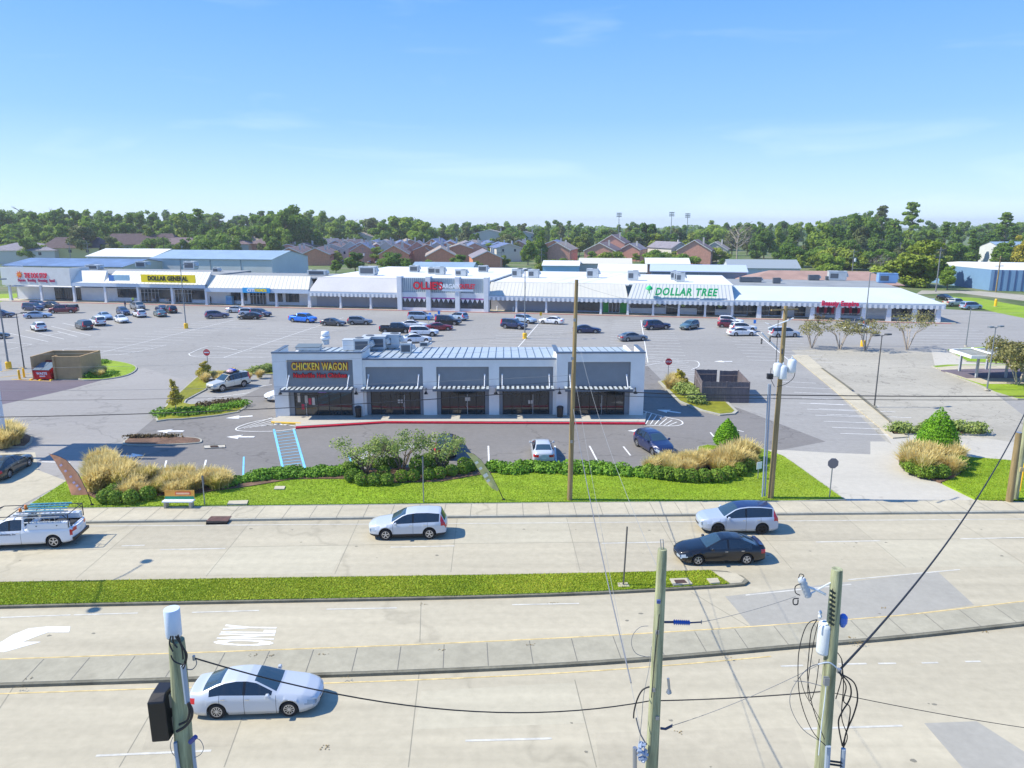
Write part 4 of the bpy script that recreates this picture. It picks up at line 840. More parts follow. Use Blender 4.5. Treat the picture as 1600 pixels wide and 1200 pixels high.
# ================= VEGETATION & HOUSES =================
rng=np.random.default_rng(11); rnd=random.Random(4)
BARK=mat('bark',c8(112,100,84),.9,var=.25,scale=4); BARKP=mat('bark_pale',c8(168,158,146),.85,var=.15,scale=4)
LF={'deep':leaf_mat('leaf_deep',(.08,.175,.03),(.28,.42,.055),.12,.45,.5),'mid':leaf_mat('leaf_mid',(.12,.24,.03),(.38,.50,.065),.14,.45,.5),
 'lime':leaf_mat('leaf_lime',(.13,.21,.02),(.36,.42,.05),.18),'gold':leaf_mat('leaf_gold',(.22,.22,.02),(.5,.44,.06),.2),
 'olive':leaf_mat('leaf_olive',(.08,.12,.04),(.24,.26,.08),.2),'rust':leaf_mat('leaf_rust',(.10,.07,.04),(.26,.20,.09),.5),
 'topiary':leaf_mat('leaf_topiary',(.08,.25,.012),(.26,.50,.02),1.6,.2,0),'juniper':leaf_mat('leaf_juniper',(.08,.21,.015),(.25,.44,.04),1.2,.2,.2),
 'ball':leaf_mat('leaf_ball',(.09,.19,.018),(.30,.43,.045),2.0,.2,.3),'grove':leaf_mat('leaf_grove',(.14,.22,.05),(.42,.50,.14),.8,.3,.3),
 'straw':leaf_mat('blade_straw',(.62,.50,.18),(.95,.82,.42),1.2,.45,.3),'strawg':leaf_mat('blade_green',(.36,.36,.05),(.74,.66,.20),1.2,.45,.3),
 'crape':leaf_mat('leaf_crape',(.14,.15,.05),(.42,.38,.14),1.0,.3,.3),'gingko':leaf_mat('leaf_yellow',(.30,.26,.03),(.62,.54,.08),1.5,.3,.1)}
def limbs(h,base,spread,r,n,rr,low=.35,droop=0,multi=1):
    b=MB()
    if multi==1:
        P=[(0,0,0),(rr.uniform(-.02,.02)*h,rr.uniform(-.02,.02)*h,h*.35),(rr.uniform(-.03,.03)*h,rr.uniform(-.03,.03)*h,h*.65),(rr.uniform(-.04,.04)*h,rr.uniform(-.04,.04)*h,h*.80)]
        b.tube(P,[r,r*.75,r*.4,r*.08],7)
    for i in range(n):
        a=i*2.4+rr.random(); t=low+(.85-low)*i/max(1,n-1) if multi==1 else 0
        s0=Vector((0,0,h*t)) if multi==1 else Vector((math.cos(a)*r*.6,math.sin(a)*r*.6,0)); L_=spread*(1.0-.45*t)
        e=s0+Vector((math.cos(a)*L_,math.sin(a)*L_,L_*rr.uniform(.4,.9))) if multi==1 else Vector((math.cos(a)*L_,math.sin(a)*L_,h*rr.uniform(.6,.85)))
        m=s0.lerp(e,.5)+Vector((0,0,L_*.12)) if multi==1 else Vector((math.cos(a)*L_*.35,math.sin(a)*L_*.35,h*.42)); q=r*(.45 if multi==1 else .8)
        b.tube([s0,m,e],[q,q*.6,q*.15],5)
        for k in range(2):
            a2=a+rr.uniform(-.8,.8); e2=m+Vector((math.cos(a2)*L_*.45,math.sin(a2)*L_*.45,L_*.35)); b.tube([m,e2],[q*.45,q*.1],4)
    return b
def crown_blobs(kind,h,rx,rr):
    B_=[]
    if kind=='round':
        for i in range(19):
            a=rr.uniform(0,6.28); d=rr.random()**.5*rx*.66; z=h*rr.uniform(.24,.88); k=1-.45*abs(z/h-.5)/.35
            s_=rx*rr.uniform(.30,.48)*k; B_.append((math.cos(a)*d*k,math.sin(a)*d*k,z,s_,s_,s_*.75))
    elif kind=='wide':
        for i in range(18):
            a=rr.uniform(0,6.28); d=rr.random()**.5*rx*.75; z=h*rr.uniform(.16,.8)*(1-.25*(d/rx)**2); s_=rx*rr.uniform(.25,.42); B_.append((math.cos(a)*d,math.sin(a)*d,z,s_,s_,s_*.65))
    elif kind=='pine':
        for i in range(13):
            t=.55+.42*i/12; a=i*2.4; d=rx*(1.08-t)*rr.uniform(.6,1.5); s_=rx*rr.uniform(.26,.4); B_.append((math.cos(a)*d,math.sin(a)*d,h*t,s_,s_,s_*.45))
    elif kind=='tall':
        for i in range(16):
            t=.12+.83*i/15; a=rr.uniform(0,6.28); d=rx*.45*rr.random(); s_=rx*(1.1-t*.6)*rr.uniform(.45,.7); B_.append((math.cos(a)*d,math.sin(a)*d,h*t,s_,s_,s_*.9))
    return B_
PROTO={}
def tree_proto(key,kind,h,rx,n,leaf,size,bark=BARK,nl=7):
    rr=random.Random(sum(map(ord,key))); root=empty('proto_tree')
    b=limbs(h,0,rx*.5,h*.022,nl,rr,low=.3 if kind!='pine' else .6); b.build('trunk',bark,root,True)
    me=leaves('crown',crown_blobs(kind,h,rx,rr),n,size,rng,.45); link('crown',me,leaf,root); PROTO[key]=(root,h)
for i in range(4): tree_proto('oak%d'%i,'round',17,7.2,4600,LF['mid'],.85)
for i in range(3): tree_proto('live%d'%i,'wide',14,9,4600,LF['mid'],.85)
for i in range(3): tree_proto('pine%d'%i,'pine',24,5.2,2000,LF['deep'],.75)
for i in range(3): tree_proto('elm%d'%i,'tall',19,5.5,4200,LF['mid'],.85)
def plant(key,name,loc,h,lab,cat='tree',group=None,leaf=None,ws=1.0,rz=None):
    root,ph=PROTO[key]; c=copy_tree(root); c.name=name; c.location=loc; k=h/ph; c.scale=(k*ws,k*ws,k); c.rotation_euler=(0,0,rnd.uniform(0,6.28) if rz is None else rz)
    tag(c,lab,cat,group)
    if leaf is not None:
        for ch in c.children:
            if ch.name.startswith('crown'): ch.material_slots[0].link='OBJECT'; ch.material_slots[0].material=leaf
    return c
# skyline (pixel x -> pixel y of tree tops)
SKY=[(-80,330),(0,322),(60,318),(130,325),(230,328),(330,322),(350,334),(400,328),(440,322),(490,322),(520,336),(560,332),(600,337),(640,336),(700,345),(750,343),(800,346),(840,347),(900,340),(935,348),(1000,340),(1030,350),(1080,352),(1120,342),(1190,342),(1260,345),(1330,330),(1370,328),(1400,345),(1450,345),(1500,343),(1560,345),(1680,342)]
def skyy(px): return float(np.interp(px,[a for a,_ in SKY],[b for _,b in SKY]))
def wood_row(Y,px0,px1,step,dy,keys,group,lab,leafs,jit=8,hmin=9,hmax=30,base0=0):
    px=px0
    while px<px1:
        p=px+rnd.uniform(-step*.35,step*.35); y=Y*rnd.uniform(.95,1.06); top=skyy(p)+dy+rnd.uniform(-jit*.5,jit)
        zt=AT(p,top,y).z; h=max(hmin,min(hmax,zt)); k=rnd.choice(keys)
        wsc=1.15 if h<14 else 1.0
        plant(k,'woodland_tree',(AT(p,400,y).x,y,0),h,lab,'tree',group,rnd.choice(leafs),wsc*rnd.uniform(.9,1.15)); px+=step
MIX=['oak0','oak1','oak2','oak3','elm0','elm1','elm2','live0']
D_,Md,Li,Go,Ol=LF['deep'],LF['mid'],LF['lime'],LF['gold'],LF['olive']
wood_row(640,-60,1680,17,2,MIX+['pine0'],'trees of the far skyline','dark tree crown in the farthest line of woods on the horizon',[D_,D_,Md],6)
wood_row(470,-60,500,20,6,MIX+['pine0','pine1'],'trees of the left wood','tall dark green tree in the dense wood behind the left houses',[D_,D_,Md],9)
wood_row(400,-60,480,22,20,MIX+['elm1'],'front trees of the left wood','green tree along the front edge of the left wood',[D_,Md,D_,Md,Li],12)
wood_row(368,-40,480,26,42,['oak2','elm2','oak1','live1'],'low trees before the left wood','low mixed green tree before the left wood',[Md,Ol,D_,Li,Md],14,7,14)
wood_row(520,500,1200,19,6,MIX,'trees of the middle wood','mid green tree in the wood behind the brick townhouses',[D_,Md,Md,Ol],8)
wood_row(440,740,1200,24,16,MIX,'front trees of the middle wood','green tree standing nearer than the middle wood',[Md,D_,D_,Ol,Li],12)
wood_row(400,1180,1680,21,6,MIX+['pine2','pine1'],'trees of the right wood','tall dark tree in the dense wood on the right',[D_,D_,D_,Md],10)
wood_row(300,1240,1500,34,52,['live0','live2','oak3'],'low trees behind the right wing','low green tree behind the right wing roof',[Md,Li,D_],8,6,12)
wood_row(330,1230,1680,24,30,MIX,'front trees of the right wood','dark green tree on the near side of the right wood',[D_,D_,D_,Md,Ol],14)
# single trees one can pick out
for k,px,base,top,ws,lf,lab in (('elm0',455,405,322,1.1,D_,'tall dark tree with a bare crest rising left of the brick twin houses'),('oak1',415,402,330,1.1,D_,'dark rounded tree at the left of the tall crested tree'),('oak2',490,404,352,1.0,Md,'rounded green tree over the right end of the twin houses'),
  ('oak3',625,395,334,1.3,Md,'broad bright green tree above the pale apartment roofs'),('oak1',595,396,342,1.1,Md,'green tree just left of the broad bright tree'),('oak0',660,398,342,1.2,Md,'wide green tree right of the broad bright tree'),
  ('elm1',845,412,360,1.0,Md,'bright green upright tree in front of the pink gabled house'),('oak2',825,414,372,.9,Md,'small green bush tree at the foot of the upright tree'),('oak0',905,400,367,1.0,Li,'yellow green round tree between the pink houses'),('oak1',1080,392,360,1.2,Li,'yellow green bushy tree left of the pale branching tree'),
  ('oak3',1010,400,345,1.0,D_,'dark thin tree right of the two gabled pink houses'),('live0',1292,420,383,1.2,Li,'broad lime green tree crown left behind the right wing roof'),('live1',1330,422,386,1.1,Li,'broad yellow green crown right behind the brown hipped roof'),
  ('oak0',1440,448,370,1.45,Li,'large yellow topped tree left of the blue warehouse'),('live2',1412,446,392,1.5,Li,'low spreading lime tree beside the brown roof'),('oak2',1480,453,412,1.0,Md,'small dark green tree directly left of the blue warehouse'),('elm2',1592,432,368,1.0,Go,'yellow edged tree at the right border of the picture'),
  ('pine0',1418,400,316,1.1,Md,'tall pine with a flat crown above the right wood'),('pine1',1372,398,322,1.0,Ol,'pale feathery pine left of the tallest pine'),('pine2',1565,400,332,1.2,Md,'flat crowned pine near the right edge'),
  ('oak3',133,411,348,1.2,Ol,'big dark brownish tree in front of the left wood'),('oak0',175,411,366,1.0,Ol,'olive round tree between the dark left roofs'),('live2',62,412,380,1.0,Md,'low green trees right of the left hipped roof'),('oak2',284,404,362,1.0,Li,'yellowish round tree behind the long brown roofs'),('live0',210,404,368,1.0,Md,'low green tree left of the yellowish round tree'),('live1',330,400,366,.9,Md,'low round green tree behind the brown house roofs'),
  ('live2',525,412,390,.8,Li,'small bright tree beside the cars of the townhouses'),('live1',90,394,372,.8,Li,'bright lime shrub tree at the left wood edge'),('oak2',1600,455,440,1.3,Md,'small round green shrub tree right of the blue warehouse'),('live1',1180,425,412,1.0,Ol,'low shrub tree behind the variety store end')):
    b=G(px,base); zt=AT(px,top,b.y).z; plant(k,'tree',b,zt,lab,'tree',None,lf,ws)
r9=random.Random(9)
for i in range(34):
    px=445+i*21+r9.uniform(-8,8); Y=r9.choice((290,330,372,385,400)); h=r9.uniform(5,9.5); plant(r9.choice(['oak0','oak1','live0','live1']),'garden_tree',(AT(px,400,Y).x,Y,0),h,'small rounded garden tree among the houses and sheds','tree','garden trees among the houses',r9.choice([Md,D_,Li,Md]),1.3)
# bare pale branching tree and bare shrub
def bare(px,base,top,lab,m,spread,n=9):
    b=G(px,base); h=AT(px,top,b.y).z; r=empty('bare_tree',b,0,lab,'tree'); rr=random.Random(px)
    limbs(h,0,spread,h*.02,n,rr,.35).build('trunk',m,r,True); me=leaves('twig',[(0,0,h*.65,spread,spread,h*.3)],700,.5,rng,.3,.15); link('twig',me,m,r)
bare(1151,412,352,'pale leafless branching tree behind the variety store',BARKP,9,14)
bare(1375,424,398,'grey leafless shrub tree behind the brown hipped roof',mat('twig_grey',c8(140,132,128),.9),5,8)
# far woods to the horizon
B2=[]; 
for i in range(260):
    Y=rnd.uniform(750,1800); x=rnd.uniform(-.85,.85)*Y; s_=rnd.uniform(10,20); B2.append((x,Y,rnd.uniform(5,9),s_,s_,rnd.uniform(7,9)))
me=leaves('far_woods',B2,26000,4.2,rng,.7); tag(link('far_woods',me,D_),'dark woods running to the horizon','woods',kind='stuff')
# ---------- houses ----------
BRK=mat('brick_red',c8(206,138,108),.9,var=.12,scale=1.2); BRK2=mat('brick_rose',c8(206,150,130),.9,var=.12,scale=1.2); SHG=[mat('shingle_brown',c8(112,96,98),.9,var=.15,scale=.6),mat('shingle_grey',c8(128,124,132),.9,var=.15,scale=.6),mat('shingle_blue',c8(96,112,148),.9,var=.15,scale=.6),mat('shingle_tan',c8(150,138,128),.9,var=.12,scale=.6),mat('shingle_dark',c8(84,70,72),.9,var=.2,scale=.6)]
SIDG=mat('siding_pale',c8(200,196,186),.8); WINM=mat('house_window',(.03,.04,.06),.2); TRM=mat('house_trim',c8(222,222,216),.7)
def house(px,py,w,d,ze,zr,rz,wm,rm,lab,chim=1,group=None,upper=None):
    """gable end faces the camera along local -y"""
    p=G(px,py); o=empty('house',p,rz,lab,'house',group)
    b=MB(); b.b2(-w/2,w/2,0,d,0,ze); b.add([(-w/2,0,ze),(w/2,0,ze),(0,0,zr),(-w/2,d,ze),(w/2,d,ze),(0,d,zr)],[(0,1,2),(4,3,5)]); b.build('wall',wm,o)
    e=.5; k=(zr-ze)/(w/2); b=MB(); t=.2
    A_=[(-w/2-e,-e,ze-k*e),(0,-e,zr),(w/2+e,-e,ze-k*e),(-w/2-e,d+e,ze-k*e),(0,d+e,zr),(w/2+e,d+e,ze-k*e)]
    b.add([(x,y,z+t) for x,y,z in A_]+A_,[(0,1,4,3),(1,2,5,4),(6,7,1,0),(7,8,2,1),(0,3,9,6),(5,2,8,11)]); r_=b.build('roof',rm,o)
    b=MB(); 
    for s_ in (-1,1): b.add([(0,-e-.02,zr+t),(s_*(w/2+e),-e-.02,ze-k*e+t),(s_*(w/2+e),-e-.02,ze-k*e-.15),(0,-e-.02,zr-.15)],[(0,1,2,3)])
    b.build('trim',TRM,r_)
    for j in range(chim):
        b=MB(); b.b2(w*.22,w*.22+.8,d*(.25+.3*j),d*(.25+.3*j)+.8,ze,zr+1.2); b.build('chimney',SIDG,r_)
    for s_ in (-1,1):
        b=MB(); b.b2(s_*w*.24-.5,s_*w*.24+.5,-.05,-.005,ze-1.9,ze-.6); b.build('window',WINM,o) if wm is not BRK and wm is not BRK2 else None
    n=max(2,int(d/4))
    for j in range(n):
        b=MB(); y=d*(j+.5)/n; b.b2(w/2+.005,w/2+.06,y-.6,y+.6,ze-2.0,ze-.7); b.build('window',WINM,o)
    return o
HG='brick townhouses behind the strip'
ROT=R(6)
for i,(px,py,w,d,ze,zr,rz,wm,rm,lab) in enumerate([
 (453,415,12,26,7.2,10.6,ROT,BRK,SHG[0],'left half of the twin red brick gabled townhouses'),(494,415,12,26,7.0,10.4,ROT,BRK,SHG[0],'right half of the twin red brick gabled townhouses'),
 (567,410,11,20,8.0,12.0,ROT,BRK2,SHG[2],'blue gabled house right of the twin brick houses'),(616,414,13,24,7.0,11.6,ROT,BRK,SHG[0],'red brick house with a wide brown gable roof over the lot end'),
 (690,417,13,24,6.5,10.8,ROT,BRK,SHG[3],'red brick house with a tan roof left of the grey sheds'),(683,408,11,20,8.5,12.5,ROT,SIDG,SHG[2],'blue gabled house behind the tan roofed brick house'),
 (762,420,12,22,6.2,9.6,ROT,BRK,SHG[1],'red brick house with a grey green gable'),(742,408,12,20,8.5,12,ROT,BRK2,SHG[2],'blue roofed house above the grey green gable house'),
 (735,403,14,18,8.5,12.4,R(-4),SIDG,SHG[3],'pale long roof house row above the blue roofs'),(870,412,12,16,9,13,R(-14),BRK2,SHG[3],'pinkish gabled house behind the bright upright tree'),
 (936,412,14,16,8.5,12.8,R(-16),BRK2,SHG[0],'broad rose brick gabled house, left of a pair'),(955,406,13,16,10,15,R(-16),BRK2,SHG[0],'taller rose brick gabled house, right of a pair'),
 (983,408,10,14,8,11.5,R(-20),BRK2,SHG[1],'small grey roofed house right of the rose brick pair'),(1083,413,15,16,9,14.5,R(-18),BRK2,SHG[0],'rose brick house left of the pale branching tree'),
 (1062,408,10,16,9,12.5,R(20),SIDG,SHG[1],'grey roofed wing left of the rose brick house'),(1115,408,12,14,8,12.5,R(-20),SIDG,SHG[3],'half hidden pale house behind the branching tree'),
 (810,404,12,18,9,13,R(-6),BRK2,SHG[1],'grey roofed rose house left of the bright upright tree'),(525,404,12,22,9,12.8,ROT,BRK2,SHG[0],'brown roofed house behind the twin brick houses'),
 (600,403,14,18,9.5,13,ROT,SIDG,SHG[3],'pale tan roofed house behind the blue gabled house'),(640,392,26,14,12,16,R(-3),SIDG,SHG[3],'wide tan roofed apartment house in front of the bright trees'),
 (560,394,22,14,11,14.5,R(-3),SIDG,SHG[3],'tan roofed apartment house peeking above the dark roofs'),(765,394,30,14,12.5,17,R(-3),SIDG,SHG[3],'long tan roofed apartment row at the wood edge'),
 (820,392,20,14,12,15.5,R(-3),SIDG,SHG[3],'short tan roofed apartment row behind the trees')]):
    k=.74 if ze<10 else .9; house(px,py,w*1.06,d*1.5,ze*k,ze*k+(zr-ze)*.85,rz,wm,rm,lab,2 if i<8 else 1,HG)
rz2=random.Random(77)
for i in range(30):
    px=440+i*12.6+rz2.uniform(-4,4); py=rz2.choice((409,406,403,400)); wm=rz2.choice((BRK,BRK2,BRK2,SIDG)); rm=rz2.choice(SHG[:4]); p=G(px,py)
    if px>800: px+=60
    house(px,py,rz2.uniform(11,15),rz2.uniform(22,34),rz2.uniform(5.6,7.2),rz2.uniform(8.4,10.4),R(rz2.uniform(-8,14)),wm,rm,'low %s house with a %s roof in the crowded rows of the housing estate'%('brick' if wm is not SIDG else 'pale',{0:'brown',1:'grey',2:'blue grey',3:'tan'}[SHG.index(rm)]),1,'crowded estate houses')
def hip(px,py,w,d,ze,zr,rz,wm,rm,lab,inset=.3):
    p=G(px,py); o=empty('house',p,rz,lab,'house','hip roofed houses at left'); b=MB(); b.b2(-w/2,w/2,0,d,0,ze); b.build('wall',wm,o); e=.6; i=w*inset
    b=MB(); b.add([(-w/2-e,-e,ze),(w/2+e,-e,ze),(w/2+e,d+e,ze),(-w/2-e,d+e,ze),(-w/2+i,d/2,zr),(w/2-i,d/2,zr)],[(0,1,5,4),(1,2,5),(2,3,4,5),(3,0,4)]); b.build('roof',rm,o)
    for s_ in (-.3,0,.3):
        b=MB(); b.b2(w*s_-.7,w*s_+.7,-.05,-.005,ze-2.2,ze-.8); b.build('window',WINM,o)
for px,py,w,d,ze,zr,rz,wm,rm,lab,ins in ((30,413,34,18,6.5,10,R(4),SIDG,SHG[1],'grey hipped roof house at the far left behind the cream building',.35),(112,412,26,22,7.5,12.5,R(10),mat('siding_yellow',c8(200,190,130),.8),SHG[4],'dark roofed house with a yellow gable at left',.12),(218,408,38,18,8.5,14,R(8),mat('siding_yellow',c8(200,190,130),.8),SHG[4],'long very dark roofed house behind the white roofed shed',.1),
  (270,408,34,16,8.5,12,R(3),SIDG,SHG[0],'long brown hipped roof behind the large warehouse',.3),(345,407,30,16,8.5,12.5,R(3),SIDG,SHG[0],'brown hipped roof behind the right half of the warehouse',.3),(378,405,26,16,9,13.5,R(3),SIDG,SHG[3],'tan hipped roof right of the brown roofs',.4),(425,406,24,16,8.5,12,R(3),BRK2,SHG[0],'dark low roof left of the twin brick houses',.3),(425,398,30,16,10,14,R(3),SIDG,SHG[3],'pale tan roof above the dark low roof',.35)): hip(px,py,w,d,ze,zr,rz,wm,rm,lab,ins)
# hedge and shrubs by the townhouses, small
def shrub(name,px,py,w,h,d,leaf,lab,n=400,size=.28,cat='shrub',group=None,z=0,rz=0,box=False):
    p=G(px,py,z); o=empty(name,p,rz,lab,cat,group); bl_=[]
    k=max(1,int(w/(h*1.1)))
    for i in range(k):
        x=(-w/2+w*(i+.5)/k); bl_.append((x,rnd.uniform(-.1,.1)*d,h*.5,w/k*.62,d*.5,h*.52))
    link('foliage',leaves('foliage',bl_,n,size,rng,.75),leaf,o)
    b=MB(); b.tube([(0,0,0),(0,0,h*.5)],[.05*h,.02*h],5); b.build('stem',BARK,o); return o
for px,py,w,lab in ((456,413,10,'dark clipped hedge before the left twin house'),(494,414,8,'dark clipped hedge before the right twin house'),(620,413,16,'dark hedge beside the brick house lot')): shrub('hedge',px,py,w,2.6,2,LF['ball'],lab,700,.5,'hedge')
# ---------- ornamental planting near the road ----------
def topiary(px,py,hpx_top,w,lab):
    p=G(px,py,.16); h=AT(px,hpx_top,p.y).z-.16; o=empty('cone_tree',p,0,lab,'topiary'); B_=[]
    for i in range(15):
        t=.06+.9*i/14; r_=w/2*min(1,(.35+t/.25))**.5*(1-(max(0,t-.25)/.74)**1.8*.96); B_.append((0,0,h*t,max(.12,r_),max(.12,r_),h*.07))
    link('crown',leaves('crown',B_,14000,.10,rng,.95),LF['topiary'],o); b=MB(); b.tube([(0,0,0),(0,0,h*.9)],[.09,.03],7); b.build('trunk',BARK,o)
topiary(1135,698,655,2.1,'smaller clipped cone tree in the bed left of the transformer pole'); topiary(1462,712,638,3.2,'large clipped cone tree over the golden grasses by the right drive')
def grass_mesh(name,h,r,n,rg,plume=True):
    a=rg.uniform(0,6.28,n); lean=rg.random(n)**.7*r; hh=h*(.55+.5*rg.random(n)); b0=rg.normal(size=(n,2))*r*.16
    V=np.zeros((n,6,3)); ca,sa=np.cos(a),np.sin(a); px_,py_=-sa,ca; w0=.018+.012*rg.random(n)
    for j,(t,wk) in enumerate(((0,1),(.55,1.3),(1,.5))):
        x=b0[:,0]+ca*lean*t**1.8; y=b0[:,1]+sa*lean*t**1.8; z=hh*(t-.22*t**3*(lean/r))
        V[:,j*2]=np.column_stack([x-px_*w0*wk,y-py_*w0*wk,z]); V[:,j*2+1]=np.column_stack([x+px_*w0*wk,y+py_*w0*wk,z])
    V=V.reshape(-1,3); b=np.arange(n)*6; F=np.concatenate([np.column_stack([b,b+1,b+3,b+2]),np.column_stack([b+2,b+3,b+5,b+4])]); return arrmesh(name,V,F)
GM=[grass_mesh('blades',1.45,1.0,900,np.random.default_rng(s)) for s in (1,2,3)]
PL=[grass_mesh('plumes',1.85,1.15,260,np.random.default_rng(s)) for s in (4,5,6)]
def grass_clump(p,s,green,lab,group):
    o=empty('ornamental_grass',p,rnd.uniform(0,6.28),lab,'ornamental grass',group); o.scale=(s,s,s); i=rnd.randrange(3)
    a=bpy.data.objects.new('blades',GM[i]); COL.objects.link(a); a.parent=o; b=bpy.data.objects.new('plumes',PL[i]); COL.objects.link(b); b.parent=o
    if not GM[i].materials: GM[i].materials.append(LF['strawg']); PL[i].materials.append(LF['straw'])
    if not green: a.material_slots[0].link='OBJECT'; a.material_slots[0].material=LF['straw']
    return o
def in_area(poly,n,mind,seed):
    rr=random.Random(seed); P=pp(poly); xs=[p[0] for p in P]; ys=[p[1] for p in P]; out=[]; tries=0
    while len(out)<n and tries<4000:
        tries+=1; x=rr.uniform(min(xs),max(xs)); y=rr.uniform(min(ys),max(ys)); c=False; j=len(P)-1
        for i in range(len(P)):
            if ((P[i][1]>y)!=(P[j][1]>y)) and x<(P[j][0]-P[i][0])*(y-P[i][1])/(P[j][1]-P[i][1])+P[i][0]: c=not c
            j=i
        if c and all((x-a)**2+(y-b)**2>mind*mind for a,b in out): out.append((x,y))
    return out
for poly,n,s_,lab,g,sd in (([(145,755),(150,728),(185,733),(200,752),(190,770),(150,775)],16,1.0,'golden plumed grass clump in the tall mass by the orange feather flag','golden grasses beside the orange flag',1),([(190,766),(200,752),(350,755),(360,765),(310,777),(190,782)],26,.72,'straw coloured grass clump in the long row behind the bench','golden grasses behind the bench',2),
   ([(985,735),(1000,728),(1110,727),(1180,722),(1172,738),(1100,748),(1010,745)],30,.74,'golden grass clump in the long bed at the right of the lawn','golden grasses in the right bed',3),([(1125,722),(1175,718),(1175,735),(1130,738)],8,1.0,'tall golden grass clump under the small cone tree','golden grasses under the small cone tree',4),
   ([(1410,735),(1420,716),(1490,724),(1498,738),(1480,747),(1440,745)],18,.95,'golden grass clump below the large cone tree','golden grasses below the large cone tree',5),([(-20,700),(-20,682),(38,684),(40,697),(10,702)],12,.95,'golden grass clump in the far left bed','golden grasses in the far left bed',6),
   ([(312,600),(318,592),(340,592),(430,588),(428,592),(330,600)],14,.62,'low straw grass clump along the bed behind the parked white SUV','straw grasses behind the white SUV',7),([(1045,610),(1050,600),(1070,602),(1075,612)],6,.8,'yellow grass clump near the stop sign island','yellow grasses on the right island',8),([(132,588),(140,582),(168,584),(160,592)],7,.6,'short straw grass clump on the left island','straw grasses on the left island',9)):
    for x,y in in_area(poly,n,.55*s_,sd): grass_clump((x,y,.15),s_*rnd.uniform(.85,1.15),rnd.random()<.3,lab,g)
# round clipped balls
BM=[leaves('foliage',[(0,0,.42,.5,.5,.45)],900,.10,np.random.default_rng(s),.9) for s in (1,2,3)]
def ball(px,py,s,lab,g): 
    p=G(px,py,.16); o=empty('ball_shrub',p,rnd.uniform(0,6),lab,'shrub',g); o.scale=(s,s,s); a=bpy.data.objects.new('foliage',rnd.choice(BM)); COL.objects.link(a); a.parent=o
    if not a.data.materials: a.data.materials.append(LF['ball'])
    b=MB(); b.tube([(0,0,0),(0,0,.4)],[.05,.03],5); b.build('stem',BARK,o)
for px,py in ((549,752),(565,757),(585,757),(605,757),(628,752),(646,751),(670,749),(687,747),(706,743),(725,740),(735,736),(545,738),(560,733),(578,730),(592,732),(605,730),(600,745),(619,730),(655,738),(668,725),(675,732),(725,731),(740,732),(692,728)): ball(px,py,1.0 if px not in (655,) else 1.5,'small dark clipped ball shrub under the grey green trees','clipped ball shrubs under the trees')
for px,py in ((165,785),(182,786),(205,786),(178,776),(232,780)): ball(px,py,1.05,'dark green clipped shrub at the foot of the golden grasses left of the bench','clipped shrubs left of the bench')
for px,py in ((1030,747),(1045,749),(1062,751),(1080,752),(1100,752),(1120,752),(1138,748),(1155,742),(1168,735),(1015,744)): ball(px,py,1.1,'green clipped shrub fronting the golden grasses at right','clipped shrubs of the right bed')
for px,py in ((1425,739),(1440,744),(1452,746),(1470,746),(1490,737),(1500,732),(1418,733)): ball(px,py,1.15,'bright green shrub at the edge of the bed by the right drive','edge shrubs by the right drive')
# juniper hedges (low spreading)
def hedge_run(pts,w,h,n,lab,leaf=LF['juniper'],size=.16,name='juniper_hedge',z=.15):
    line=spline(pp(pts),6); bl_=[]; rr=random.Random(len(pts)*7+int(pts[0][0]))
    for i,(x,y) in enumerate(line):
        for k in range(3): bl_.append((x+rr.uniform(-.5,.5),y+rr.uniform(-.5,.5)*w,z+h*rr.uniform(.2,.45),rr.uniform(.5,.9),w*rr.uniform(.25,.45),h*rr.uniform(.4,.65)))
    c=line[len(line)//2]; o=empty(name,(c[0],c[1],z),0,lab,'hedge'); bl_=[(a-c[0],b-c[1],q_-z,r1,r2,r3) for a,b,q_,r1,r2,r3 in bl_]
    link('foliage',leaves('foliage',bl_,n,size,rng,.7),leaf,o); b=MB(); 
    b.tube([(x-c[0],y-c[1],.08) for x,y in line],.04,5); b.build('stem',BARK,o)
hedge_run([(410,749),(450,746),(500,744),(548,742)],1.6,.65,9000,'low spreading juniper hedge between the accessible stalls and the lawn')
hedge_run([(770,737),(830,736),(900,738),(960,742),(1025,745)],1.7,.7,13000,'long bright juniper hedge along the lawn in front of the silver sedan')
hedge_run([(345,763),(370,756),(400,753)],1.0,.45,2200,'thin end of juniper planting left of the blue aisle')
hedge_run([(252,649),(280,648),(310,646),(350,641),(378,634)],2.0,.5,5000,'dark green juniper edging the corner island curb')
hedge_run([(318,638),(350,632),(372,630)],1.1,.5,1600,'brownish low plants on the corner island',LF['rust'])
hedge_run([(130,587),(150,590),(175,588)],1.8,.6,2500,'green juniper patch on the left island beside the dumpster wall'); hedge_run([(133,569),(150,567),(165,569)],1.4,.5,1500,'small green patch behind the sign on the left island')
hedge_run([(1438,678),(1470,676),(1500,676),(1532,678)],1.3,1.1,3500,'long clipped hedge behind the large cone tree',LF['grove'],.18,'clipped_hedge'); hedge_run([(1402,676),(1414,676)],1.2,.9,1300,'small round hedge at the tip of the concrete strip',LF['grove'],.18,'clipped_hedge')
hedge_run([(205,686),(230,684.5),(270,684.5)],.5,.3,500,'thin dry plants on the bare traffic island',LF['rust'])
hedge_run([(400,585),(415,582),(432,580)],1.2,1.0,2500,'green bushes left behind the white building corner',LF['grove'],.2,'bush')
hedge_run([(1062,612),(1080,622),(1090,632)],1.6,1.3,3000,'leafy green bushes along the wooden fence enclosure',LF['grove'],.2,'bush'); hedge_run([(1560,543),(1590,543)],1.0,.8,700,'dry rust shrubs right of the bench shelter lawn',LF['rust'],.2,'bush')
